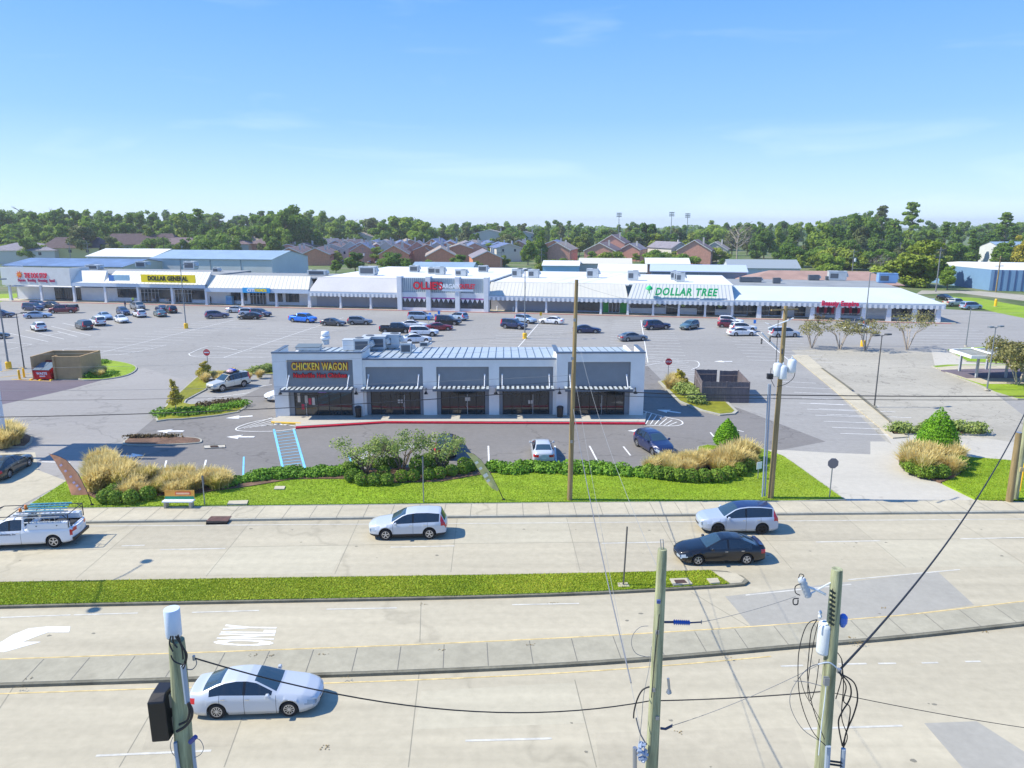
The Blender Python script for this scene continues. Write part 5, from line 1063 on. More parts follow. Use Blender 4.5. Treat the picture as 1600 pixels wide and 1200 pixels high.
# small multi-trunk trees
def grove(px,py,top,spread,lab,leaf,n,name='small_tree',nl=6,size=.13,z=.16,trunk=BARK,group=None,low=.5,dens=None):
    p=G(px,py,z); h=AT(px,top,p.y).z-z; rr=random.Random(px*3+1); o=empty(name,p,0,lab,'tree',group)
    limbs(h,0,spread*.75,.07+.008*h,nl,rr,multi=2).build('trunk',trunk,o,True); B_=[]
    for i in range(22):
        a=rr.uniform(0,6.28); d=rr.random()**.5*spread*.8; zz=h*rr.uniform(low,.92)*(1-.12*(d/spread)); s_=spread*rr.uniform(.18,.36); B_.append((math.cos(a)*d,math.sin(a)*d,zz,s_,s_,s_*.6))
    link('crown',leaves('crown',B_,n,size,rng,.25),leaf,o); return o
GL='small grey green multi-stem trees in the planting bed'
for px,py,top,sp,lab in ((572,741,684,2.7,'leftmost airy grey green tree of the planting bed'),(628,737,672,2.6,'middle grey green tree of the planting bed'),(690,733,676,2.5,'right grey green tree of the planting bed beside the hidden car'),(598,728,686,1.7,'back left grey green tree of the planting bed')): grove(px,py,top,sp,lab,LF['grove'],1500,'crape_tree',8,.12,group=GL,low=.6)
CG='sparse small trees along the lot edge'
for px,py,top,sp,lab in ((1268,544,496,3.0,'first sparse brownish tree along the lot edge from the left'),(1312,546,495,3.0,'second sparse brownish tree along the lot edge'),(1352,548,492,3.0,'sparse tree behind the yellow lamp base at the lot edge'),(1417,547,482,3.6,'largest tree of the lot edge row, fourth from the left')): grove(px,py,top,sp,lab,LF['crape'],900,'crape_tree',7,.19,0,BARKP,CG,.55)
grove(1590,601,526,4.2,'rust tinged tree beside the lamp by the bus shelter',LF['crape'],5200,'crape_tree',7,.2,.15,BARKP); grove(1605,598,530,3.4,'dark rust crowned tree at the right edge behind the shelter tree',LF['rust'],3200,'crape_tree',6,.2,.15,BARKP)
grove(1352,512,497,1.6,'low pinkish bush by the right wing windows',LF['rust'],300,'bush',5,.2,0); grove(1278,505,490,1.3,'low pinkish bush between right wing columns',LF['rust'],250,'bush',5,.2,0)
def yellow_tree(px,py,top,w,lab):
    p=G(px,py,.15); h=AT(px,top,p.y).z-.15; rr=random.Random(px); o=empty('yellow_tree',p,0,lab,'tree'); limbs(h,0,w*.7,.06,8,rr,.35).build('trunk',BARKP,o,True)
    B_=[(rr.uniform(-.2,.2)*w,rr.uniform(-.2,.2)*w,h*t,w*(1.15-t)*.75,w*(1.15-t)*.75,h*.1) for t in np.linspace(.35,.97,11)]
    link('crown',leaves('crown',B_,1700,.15,rng,.35),LF['gingko'],o)
yellow_tree(276,645,595,1.2,'thin yellow young tree on the corner island lawn'); yellow_tree(320,592,565,1.6,'yellow young tree beside the do-not-enter sign'); yellow_tree(1063,605,578,1.3,'small yellow green tree on the right island')
for k_ in list(PROTO.values()): hide_proto(k_[0])
# ================= VEHICLES =================
def paint(nm,rgb,metal=.12,rough=.34): return mat('paint_'+nm,c8(*rgb),rough,metal=metal,coat=.8)
PT={'silver':paint('silver',(190,196,202)),'silverblue':paint('silverblue',(150,172,196)),'white':paint('white',(226,228,230),0,.4),'black':paint('black',(14,16,22),.2),'navy':paint('navy',(28,42,84)),'grey':paint('grey',(112,118,126)),
 'darkgrey':paint('darkgrey',(54,58,66)),'blue':paint('blue',(20,116,224),.2),'red':paint('red',(132,20,34),.2),'maroon':paint('maroon',(104,20,40)),'purple':paint('purple',(96,92,118)),'lightgrey':paint('lightgrey',(168,180,196),.15),'olive':paint('olive',(46,50,44)),'teal':paint('teal',(84,112,120)),'champ':paint('champ',(196,196,186),.2)}
CGL=mat('car_glass',(.012,.018,.026),.04,spec=1.0); CGW=mat('windscreen_glass',(.03,.06,.085),.04,spec=1.0); TYRE=mat('tyre_rubber',c8(30,30,32),.85); RIM=mat('rim_alloy',c8(196,198,202),.3,metal=.7); RIMD=mat('rim_dark',c8(40,42,46),.4,metal=.5)
HLT=mat('headlight',c8(150,162,172),.08,spec=1); TLT=mat('taillight',c8(190,14,26),.2,spec=.8); CLAD=mat('cladding',c8(44,46,50),.7); GRL=mat('grille_black',c8(18,18,20),.4); CHR=mat('chrome',c8(210,214,218),.15,metal=.9); PLATE=mat('plate',c8(214,216,210),.6); AMB=mat('amber_lens',c8(240,130,30),.3); UND=mat('underbody',c8(16,16,18),.9)
SPEC={
 'sedan':dict(L=4.86,W=1.83,H=1.47,wb=2.78,r=.33,top=[(2.43,.60),(2.30,.72),(1.9,.86),(1.0,1.00),(.92,1.03),(.15,1.39),(-.2,1.455),(-.6,1.46),(-1.05,1.40),(-1.35,1.31),(-1.90,1.08),(-2.0,1.06),(-2.32,1.04),(-2.43,.90)],belt=[(2.43,.58),(1.0,.94),(-1.2,1.01),(-2.43,.86)],gh=(1.0,-1.90),side=(.78,-1.62),pil=(-.28,),ws=(.92,.08),rw=(-1.18,-1.86),wr=.56,clad=0,sill=.20,seams=(.95,-.28,-1.22)),
 'suv':dict(L=4.60,W=1.86,H=1.68,wb=2.66,r=.36,top=[(2.3,.74),(2.2,.86),(1.85,.97),(1.05,1.08),(.95,1.11),(.30,1.50),(.0,1.60),(-.5,1.66),(-1.2,1.66),(-1.85,1.60),(-1.97,1.55),(-2.20,1.12),(-2.26,1.05),(-2.3,.9)],belt=[(2.3,.70),(1.0,1.02),(-1.2,1.10),(-2.3,1.12)],gh=(1.05,-2.2),side=(.85,-1.90),pil=(-.32,),ws=(.95,.12),rw=(-1.95,-2.2),wr=.60,clad=1,sill=.24,seams=(.9,-.32,-1.2)),
 'suvbig':dict(L=4.95,W=1.92,H=1.84,wb=2.89,r=.39,top=[(2.47,.86),(2.40,.98),(1.9,1.08),(1.15,1.16),(1.05,1.2),(.45,1.66),(.2,1.76),(-.6,1.82),(-1.6,1.82),(-2.2,1.77),(-2.3,1.7),(-2.42,1.16),(-2.45,1.1),(-2.47,.9)],belt=[(2.47,.82),(1.1,1.10),(-1.2,1.15),(-2.47,1.16)],gh=(1.15,-2.4),side=(.98,-2.28),pil=(-.15,-1.22),ws=(1.05,.3),rw=(-2.26,-2.42),wr=.66,clad=1,sill=.30,seams=(1.0,-.15,-1.15)),
 'van':dict(L=5.05,W=1.95,H=1.75,wb=3.03,r=.34,top=[(2.52,.66),(2.40,.80),(2.0,.98),(1.6,1.10),(1.5,1.14),(.72,1.60),(.4,1.69),(-.5,1.74),(-1.6,1.74),(-2.2,1.68),(-2.32,1.6),(-2.46,1.1),(-2.5,1.0),(-2.52,.9)],belt=[(2.52,.62),(1.5,1.02),(-1.2,1.06),(-2.52,1.08)],gh=(1.6,-2.46),side=(1.28,-2.24),pil=(.12,-1.0),ws=(1.5,.55),rw=(-2.3,-2.46),wr=.64,clad=0,sill=.20,seams=(1.2,.12,-.95)),
 'hatch':dict(L=4.1,W=1.76,H=1.52,wb=2.55,r=.31,top=[(2.05,.64),(1.95,.76),(1.6,.9),(1.0,1.02),(.92,1.05),(.3,1.40),(0,1.48),(-.6,1.51),(-1.2,1.47),(-1.6,1.38),(-1.95,1.05),(-2.0,1.0),(-2.05,.85)],belt=[(2.05,.60),(1.0,.96),(-1.1,1.04),(-2.05,1.0)],gh=(1.0,-1.95),side=(.82,-1.55),pil=(-.25,),ws=(.92,.2),rw=(-1.55,-1.93),wr=.56,clad=0,sill=.2,seams=(.9,-.25,-1.1)),
 'pickup':dict(L=5.75,W=1.98,H=1.86,wb=3.60,r=.40,top=[(2.87,.92),(2.8,1.06),(2.3,1.16),(1.7,1.22),(1.6,1.25),(1.05,1.68),(.8,1.78),(.4,1.83),(.0,1.82),(-.12,1.78),(-.20,1.30),(-.24,1.24),(-2.80,1.24),(-2.87,1.2)],belt=[(2.87,.9),(1.6,1.14),(0,1.16),(-.24,1.22),(-2.87,1.22)],gh=(1.7,-.2),side=(1.5,-.06),pil=(.62,),ws=(1.6,.9),rw=(-.13,-.19),wr=.66,clad=0,sill=.32,seams=(1.45,.0),bed=(-.34,-2.76)),
}
SPEC['crew']=dict(SPEC['pickup'],top=[(2.87,.92),(2.8,1.06),(2.3,1.16),(1.9,1.22),(1.8,1.25),(1.25,1.68),(1.0,1.78),(.4,1.84),(-.5,1.84),(-.85,1.78),(-.95,1.30),(-1.0,1.24),(-2.80,1.24),(-2.87,1.2)],belt=[(2.87,.9),(1.8,1.14),(-.9,1.18),(-1.0,1.22),(-2.87,1.22)],gh=(1.9,-.95),side=(1.68,-.74),pil=(.45,),ws=(1.8,1.1),rw=(-.86,-.94),seams=(1.6,.45,-.7),bed=(-1.08,-2.76))
def lerpx(tab,x):
    xs=[a for a,_ in tab][::-1]; ys=[b for _,b in tab][::-1]; return float(np.interp(x,xs,ys))
def wheel(par,x,y,r,side,rim=RIM,sp=5,hub='wheel'):
    w_=MB(); wd=.22; y0,y1=(y-wd,y) if side>0 else (y+wd,y)
    root=empty(hub,(x,y,r)); root.parent=par
    b=MB(); s_=side
    prof=[(r*.62,-wd),(r*.95,-wd),(r,-wd*.82),(r,-wd*.18),(r*.95,0.0),(r*.66,.005),(r*.62,-.02)]
    n=22; vs=[]; 
    for q_,h in prof:
        for j in range(n):
            a=2*math.pi*j/n; vs.append((q_*math.cos(a),h*s_,q_*math.sin(a)))
    fs=[(i*n+j,i*n+(j+1)%n,(i+1)*n+(j+1)%n,(i+1)*n+j) for i in range(len(prof)-1) for j in range(n)]
    b.add(vs,fs); b.build('tyre',TYRE,root,True)
    b=MB(); b.add([(r*.63*math.cos(2*math.pi*j/n),-.09*s_,r*.63*math.sin(2*math.pi*j/n)) for j in range(n)],[tuple(range(n))])
    b.build('brake_disc',UND,root)
    b=MB(); 
    for j in range(sp):
        a=2*math.pi*j/sp+.3; wv=.30 if sp<8 else .15
        for (t0,w0,t1,w1) in ((.10,wv*.8,.63,wv),):
            P=[]
            for t,ww in ((t0,w0*.8),(t1,w1)):
                for sg in (-1,1):
                    P.append((r*(t*math.cos(a)-sg*ww*.5*math.sin(a)*.8),-.015*s_ if t==t1 else -.005*s_,r*(t*math.sin(a)+sg*ww*.5*math.cos(a)*.8)))
            b.add(P,[(0,1,3,2)])
    ring=[]; 
    for q_ in (.56,.645):
        for j in range(n): a=2*math.pi*j/n; ring.append((r*q_*math.cos(a),.004*s_,r*q_*math.sin(a)))
    b.add(ring,[(j,(j+1)%n,n+(j+1)%n,n+j) for j in range(n)])
    b.add([(r*.17*math.cos(2*math.pi*j/12),.004*s_,r*.17*math.sin(2*math.pi*j/12)) for j in range(12)],[tuple(range(12))])
    b.build('rim',rim,root); return root
def make_car(kind,rim=RIM,sp=5,roofm=None,blacktrim=True,taily=None):
    s=SPEC[kind]; L_,W,H,wb,r=s['L'],s['W'],s['H'],s['wb'],s['r']; hl=L_/2; sill=s['sill']; R_=r+.055
    wx=[wb/2+(.02 if kind!='sedan' else .04),-wb/2+(.02 if kind!='sedan' else .04)]
    xs=set()
    x=hl
    while x>-hl: xs.add(round(x,3)); x-=.10
    xs.add(-hl)
    for w_ in wx:
        for k in range(-8,9): xs.add(round(w_+R_*math.sin(k/8*math.pi/2),3))
    for q_ in s['seams']: xs.add(q_+.008); xs.add(q_-.008)
    for q_ in s['pil']: xs.add(q_+.055); xs.add(q_-.055)
    for q_ in list(s['gh'])+list(s['side'])+list(s['ws'])+list(s['rw']): xs.add(q_)
    for q_,_ in s['top']: xs.add(q_)
    if 'bed' in s:
        for q_ in s['bed']: xs.add(q_); xs.add(q_+.01)
    xs=sorted(xs,reverse=True); X=[xs[0]]
    for q_ in xs[1:]:
        if X[-1]-q_>.006: X.append(q_)
    bed=s.get('bed')
    def hw(x):
        d=abs(x)-(hl-.75)
        return W/2*(1-(.24 if x>0 else .15)*max(0,d/.75)**2.2)
    def rows(x):
        w_=hw(x); zt=lerpx(s['top'],x); zb=min(lerpx(s['belt'],x),zt-.02); zl=sill+.10*max(0,(abs(x)-(hl-.6))/.6)**2
        for q_ in wx:
            d=R_*R_-(x-q_)**2
            if d>=0: zl=max(zl,r+math.sqrt(d))
        zs=zb-.12*(1 if zb-.12>zl+.1 else .3); t=max(0,min(1,(zt-zb)/(H-zb))) ; t2=t**.8
        wrf=s['wr']*W/1.83*(1 if True else 1)
        wo=(w_-.09)*(1-t2)+wrf*t2; wtop=wo
        P=[(w_-.10,zl+.03),(w_-.015,zl),(w_,max(zl+.055,min(zs-.02,zl*.0+sill+.17 if zl<sill+.12 else zl+.055))),(w_+.004,zl+(zs-zl)*.5),(w_-.005,zl+(zs-zl)*.82),(w_-.02,zs),(w_-.075,zb)]
        if bed and bed[1]-.001<=x<=bed[0]+.001:
            P+=[(w_-.10,zt),(w_-.17,zt),(w_-.18,.72),(w_*.5,.70),(0,.70)]
        else:
            P+=[(wo,zt-.035-.01*t),(wo-.07,zt-.010),(wo*.66,zt+.008),(wo*.33,zt+.016),(0,zt+.018)]
        return P
    RW=[rows(x) for x in X]; nr=len(RW[0])
    def sh(x,y,k):
        if k<7 or (bed and x<bed[0]+.02): return 0.0
        b_=.15 if x>0 else .10; return b_*x/hl*(1-min(1,(abs(y)/hw(x)))**2)
    parts={}
    def put(nm,vs,f=None):
        m=parts.setdefault(nm,MB()); m.add(vs,[tuple(range(len(vs)))])
    def inr(x,ab): return min(ab)-.001<=x<=max(ab)+.001
    for i in range(len(X)-1):
        xa,xb=X[i],X[i+1]; xm=(xa+xb)/2
        for k in range(nr-1):
            for sg in (-1,1):
                p=[(x_+sh(x_,RW[i_][k_][0],k_),sg*RW[i_][k_][0],RW[i_][k_][1]) for x_,i_,k_ in ((xa,i,k),(xa,i,k+1),(xb,i+1,k+1),(xb,i+1,k))]
                if sg<0: p=p[::-1]
                zm=sum(v[2] for v in p)/4; nm='body'
                if k>=7 and not(bed and inr(xm,bed)):
                    if inr(xm,s['ws']) and k>=8: nm='windscreen'
                    elif inr(xm,s['rw']) and k>=8: nm='rear_window'
                    elif roofm and xm<s['ws'][1] and xm>s['rw'][0] and k>=8: nm='roof_panel'
                if bed and inr(xm,bed) and k>=8: nm='bed_liner'
                if k==6 and inr(xm,s['side']) and RW[i][7][1]-RW[i][6][1]>.07 and RW[i+1][7][1]-RW[i+1][6][1]>.07:
                    nm='side_window_%d'%sg
                    if any(abs(xm-q_)<.05 for q_ in s['pil']): nm='trim'
                if k in (0,1) and s['clad']: nm='cladding'
                if k==0 : nm='cladding' if s['clad'] else nm
                if 1<=k<=5 and any(abs(xm-q_)<.006 for q_ in s['seams']): nm='trim'
                if (xm>hl-.42 and k==4) or (xm>hl-.30 and k==5) or (xm>hl-.10 and k==3): nm='headlight_%d'%sg
                if xm<-hl+(.30 if kind not in('van',) else .2) and k in (4,5) and kind!='pickup' : nm='taillight_%d'%sg
                if kind in('pickup','crew') and xm<-hl+.16 and k in (3,4): nm='taillight_%d'%sg
                if kind in ('suv','suvbig','van') and xm<-hl+.33 and xm>-hl+.1 and k==6: nm='taillight_%d'%sg
                put(nm,p)
    for end in (0,-1):
        x=X[end]; RR=RW[end]; sgx=1 if end==0 else -1; cols=[-1,-.9,-.75,-.55,-.25,0,.25,.55,.75,.9,1]; bul=.15 if end==0 else .10
        pt=lambda k,c:(x+sgx*bul*(1-abs(c)**2.2)*min(1,.6+.4*k/3),c*RR[k][0],RR[k][1])
        K=[q_ for q_ in range(1,8)]
        for a in range(len(K)-1):
            k0,k1=K[a],K[a+1]
            for j in range(len(cols)-1):
                c0,c1=cols[j],cols[j+1]; cm=(c0+c1)/2; p=[pt(k0,c0),pt(k0,c1),pt(k1,c1),pt(k1,c0)]
                if end!=0: p=p[::-1]
                nm='body'
                if end==0:
                    if k0 in (3,4) and abs(cm)<.55: nm='grille'
                    elif k0 in (4,5) and abs(cm)>.6: nm='headlight_%d'%(1 if cm>0 else -1)
                    elif k0==1 : nm='cladding' if s['clad'] else ('grille' if abs(cm)<.6 else 'body')
                    elif k0==2 and abs(cm)<.3: nm='plate_1'
                else:
                    if k0 in (4,5) and abs(cm)>.55: nm='taillight_%d'%(1 if cm>0 else -1)
                    elif k0==1: nm='cladding'
                    elif k0==3 and abs(cm)<.25: nm='plate_-1'
                put(nm,p)
        # top of the end: close from row 7 ring to centre
        ring=[pt(7,c) for c in cols]; inner=[(x+sh(x,abs(c)*RR[7][0]*.98,8),c*RR[7][0]*.98,lerpx(s['top'],x)+.012*(1-c*c)) for c in cols]
        for j in range(len(cols)-1):
            p=[ring[j],ring[j+1],inner[j+1],inner[j]]; put('body',p if end==0 else p[::-1])
    root=empty('car'); root.name='parked_car'
    mats={'body':PT['silver'],'windscreen':CGW,'rear_window':CGW,'roof_panel':roofm or PT['black'],'bed_liner':CLAD,'trim':GRL,'cladding':CLAD,'grille':GRL,'plate':PLATE}
    bd=None
    for nm,m in parts.items():
        me=m.mesh(nm); bm=bmesh.new(); bm.from_mesh(me); bmesh.ops.remove_doubles(bm,verts=bm.verts,dist=.0008); bmesh.ops.recalc_face_normals(bm,faces=bm.faces) if nm=='body' else None; bm.to_mesh(me); bm.free()
        me.polygons.foreach_set('use_smooth',[nm not in('plate_1','plate_-1','bed_liner')]*len(me.polygons))
        base=nm.rsplit('_',1)[0] if nm[-1]=='1' else nm
        mm=mats.get(nm) or {'side_window':CGL,'headlight':HLT,'taillight':TLT,'plate':PLATE}[base]
        o=link(base,me,mm,root)
        if nm=='body': o.material_slots[0].link='OBJECT'; o.material_slots[0].material=PT['silver']; bd=o
    b=MB(); b.box((0,0,.42),(L_-.5,W-.34,.34)); b.b2(-wb/2-.5,wb/2+.5,-W/2+.30,W/2-.30,.5,.78); b.build('underbody',UND,root)
    for i,w_ in enumerate(wx):
        for sg in (-1,1): wheel(root,w_,sg*(W/2-.03),r,sg,rim,sp)
    zb=lerpx(s['belt'],s['side'][0]); xm_=s['side'][0]-.12
    for sg in (-1,1):
        b=MB(); b.box((xm_,sg*(W/2+.06),zb+.06),(.16,.20,.15),taper=.8); b.box((xm_,sg*(W/2-.04),zb+.0),(.07,.12,.05)); o=b.build('mirror',PT['silver'],root,bevel=.02); o.material_slots[0].link='OBJECT'; o.material_slots[0].material=PT['silver']
        for q_ in s['seams'][1:]:
            hx=q_+.14 if q_>-1.5 else q_; b=MB(); zz=lerpx(s['belt'],hx)-.13; b.box((hx,sg*(W/2+.012),zz),(.17,.03,.035)); b.build('door_handle',CHR,root)
    return root,s
PC={}
def proto_car(key,kind,**k): PC[key]=make_car(kind,**k)
for k_ in SPEC: proto_car(k_,k_)
def set_paint(c,m):
    for ch in c.children:
        if ch.name.startswith('body') or ch.name.startswith('mirror'): ch.material_slots[0].link='OBJECT'; ch.material_slots[0].material=m
def car(key,rw,fw,col,lab,group='parked cars',name='parked_car',cat='car',center=None,head=None,scale=1.0,z=.02):
    root,s=PC[key]
    if center is not None: c0=G(*center,z); ang=R(head)
    else:
        a=G(*rw,z); b=G(*fw,z); d=(b-a).normalized(); ang=math.atan2(d.y,d.x); m=(a+b)/2; n=Vector((-d.y,d.x,0)); 
        if n.dot(m-Vector((0,0,z)))<0: n=-n
        c0=m+n*(s['W']/2-.05)
    c=copy_tree(root); c.name=name; c.location=(c0.x,c0.y,z); c.rotation_euler=(0,0,ang); c.scale=(scale,)*3; tag(c,lab,cat,group); set_paint(c,PT[col]); return c
RD='cars driving on the road'
proto_car('sedan_multi','sedan',sp=10)
c=car('sedan_multi',(331,1124),(458,1119.5),'silver','silver four door sedan driving right on the near road behind the antenna pole',RD,'moving_car',z=0)
c=car('suv',(676,842.5),(599,844.5),'silver','silver compact SUV with black cladding alone on the far road',RD,'moving_car',z=0)
proto_car('suv_dark','suv',rim=RIMD,roofm=PT['navy'])
for ch in list(PC['suv_dark'][0].children):
    if ch.name.startswith('cladding'): ch.material_slots[0].link='OBJECT'; ch.material_slots[0].material=PT['lightgrey']
c=car('suv_dark',(1195,835),(1117,835),'lightgrey','light grey SUV with dark glass roof passing behind the black sedan',RD,'moving_car',z=0,scale=1.03)
c=car('sedan',(1170,882.5),(1089,884),'black','glossy black sedan with alloy rims beside the light grey SUV',RD,'moving_car',z=0)
b=MB(); b.box((-2.22,0,1.085),(.20,1.25,.035),ry=R(-6)); b.box((-2.2,.5,1.055),(.08,.06,.06)); b.box((-2.2,-.5,1.055),(.08,.06,.06)); b.build('spoiler',PT['navy'],c)
# details on the moving cars
for c in [o for o in bpy.data.objects if o.name.startswith('moving_car')]:
    b=MB(); b.tube([(.9,.0,1.045),(.95,.3,1.04),(.9,.62,1.02)],.012,4); b.tube([(.9,-.62,1.045),(.95,-.3,1.045),(.9,-.02,1.045)],.012,4); b.build('wiper',GRL,c)
# --- white work truck ---
c=car('pickup',(82,856),(-11,860),'white','white single cab work truck with tool boxes and ladder rack leaving at the left edge','cars driving on the road','work_truck','truck',z=0)
TR=c
for sg in (-1,1):
    t=MB(); t.box((-1.55,sg*.80,1.40),(2.3,.34,.36),taper=.97); o=t.build('tool_box',PT['white'],c,bevel=.02)
    t=MB(); 
    for x in (-.95,-2.1): t.cyl((x,sg*.97 if sg>0 else -.99,1.42),.035,.035,.02,8,'y')
    t.build('latch',GRL,o)
t=MB()
for sg in (-1,1):
    for x in (-.55,-2.75):
        t.tube([(x,sg*.93,1.26),(x,sg*.93,2.05)],.028,6)
    t.tube([(-2.75,sg*.93,2.05),(1.75,sg*.93,2.05),(2.0,sg*.80,1.98)],.026,6); t.tube([(-2.75,sg*.93,1.75),(-2.45,sg*.93,2.05)],.02,5); t.tube([(-.55,sg*.93,1.75),(-.85,sg*.93,2.05)],.02,5)
for x in (-2.75,-1.9,-.55,.6,1.75): t.tube([(x,-.93,2.05),(x,.93,2.05)],.024,6)
t.tube([(2.0,-.8,1.98),(2.0,.8,1.98)],.02,6); t.build('ladder_rack',mat('rack_black',c8(40,42,48),.5),c)
t=MB(); t.box((-2.93,0,.52),(.14,1.85,.18)); t.build('bumper',GRL,c)
t=MB(); t.box((-2.875,0,1.02),(.02,1.5,.36)); t.build('tailgate',PT['white'],c)
for q_,fs_ in (('Contracting, Inc',.17),):
    text_on('lettering',q_,fs_,mat('decal_dark',c8(50,56,70),.6),c,(.78,-.0,0),.002,.003)
for o in list(c.children):
    if o.name.startswith('lettering'): o.location=(.80,1.000,.98); o.rotation_euler=(R(90),0,R(180))
b=MB(); b.lathe((0,0,0),[(.1,0),(.1,.01)],14); e=b.build('emblem',mat('decal_red',c8(170,60,70),.6),c); e.location=(1.38,.999,.98); e.rotation_euler=(R(-90),0,0)
# ladders lying on the truck rack : own things
def ladder(x0,x1,y,z,wd,m,lab,tilt=0):
    o=empty('ladder',(0,0,0),0,lab,'ladder','ladders on the work truck'); M_=Matrix.LocRotScale(TR.location,TR.rotation_euler,None); o.matrix_world=M_@Matrix.Translation((x0,y,z))@Matrix.Rotation(tilt,4,'X')
    for sg in (0,1):
        b=MB(); b.b2(0,x1-x0,sg*wd-.015,sg*wd+.015,-.04,.04); b.build('rail',m,o)
    b=MB(); n=int((x1-x0)/.3)
    for k in range(1,n): b.tube([(k*.3,.016,0),(k*.3,wd-.016,0)],.016,6)
    b.build('rung',GALV,o)
LAD=mat('ladder_blue',c8(110,200,210),.5); LAD2=mat('ladder_alu',c8(176,184,190),.4,metal=.4); 
ladder(-2.6,.3,.50,2.13,.38,LAD2,'aluminium ladder lying flat on the truck rack far side'); ladder(-2.3,-.1,-.05,2.13,.40,LAD,'light blue fibreglass ladder on top of the truck rack')
ladder(-2.2,.2,-.85,2.14,.40,LAD,'light blue ladder along the inner edge of the rack'); ladder(-2.3,-.2,.86,1.62,.36,LAD2,'aluminium step ladder leaning on edge over the near tool box',R(75))
for x,y,zz,w_,m,lab in ((-1.9,.1,1.0,.5,'blue_tarp','blue tarp covered load in the truck bed'),(-.8,-.1,1.0,.42,'crate','dark crate in the truck bed behind the cab'),(-2.45,-.1,.95,.4,'tarp2','grey box at the rear of the truck bed')):
    o=empty('load',(0,0,0),0,lab,'cargo'); M_=Matrix.LocRotScale(TR.location,TR.rotation_euler,None); o.matrix_world=M_@Matrix.Translation((x,y,.72)); b=MB(); b.box((0,0,w_*.6),(w_*1.4,w_*1.8,w_*1.2),taper=.85); b.build('body',mat('load_'+m,c8(*{'blue_tarp':(70,90,160),'crate':(52,56,62),'tarp2':(120,128,134)}[m]),.7,var=.3,scale=5),o,bevel=.05); b=MB(); b.box((0,0,w_*1.22),(w_*1.2,w_*1.55,.03)); b.build('lid',CLAD,o)
for x,y in ((.15,.35),(.12,-.2)):
    o=empty('work_light',(0,0,0),0,'small orange beacon clamp at the %s of the truck rack'%('far side' if y<0 else 'near side'),'beacon'); o.matrix_world=Matrix.LocRotScale(TR.location,TR.rotation_euler,None)@Matrix.Translation((x,y,2.2)); b=MB(); b.lathe((0,0,-.1),[(.07,0),(.09,.05),(.07,.22),(.03,.26)],10); b.build('lens',mat('orange_lens',c8(235,130,40),.4),o); b=MB(); b.lathe((0,0,-.14),[(.1,0),(.1,.05)],10); b.build('base',GRL,o)
# --- parked near ---
car('suvbig',(384,604.5),(346,612.5),'champ','white SUV with clutter on its roof parked left of the white building','parked cars'); RS=bpy.data.objects['parked_car' if 'parked_car' in bpy.data.objects else 'parked_car.001']
car('sedan',(474,620),(436,627),'white','white car poking out left of the white building','parked cars')
car('sedan',None,None,'silver','silver sedan seen from behind at the curb before the small building','parked cars',center=(847,712),head=91)
car('hatch',None,None,'navy','dark navy car facing the camera behind the right golden grasses','parked cars',center=(1021,703),head=-72,scale=1.08)
car('suv',None,None,'darkgrey','dark car half hidden behind the grey green trees','parked cars',center=(697,706),head=92)
car('sedan',(16,747),(46,729),'olive','dark grey sedan at the left drive entrance','parked cars')
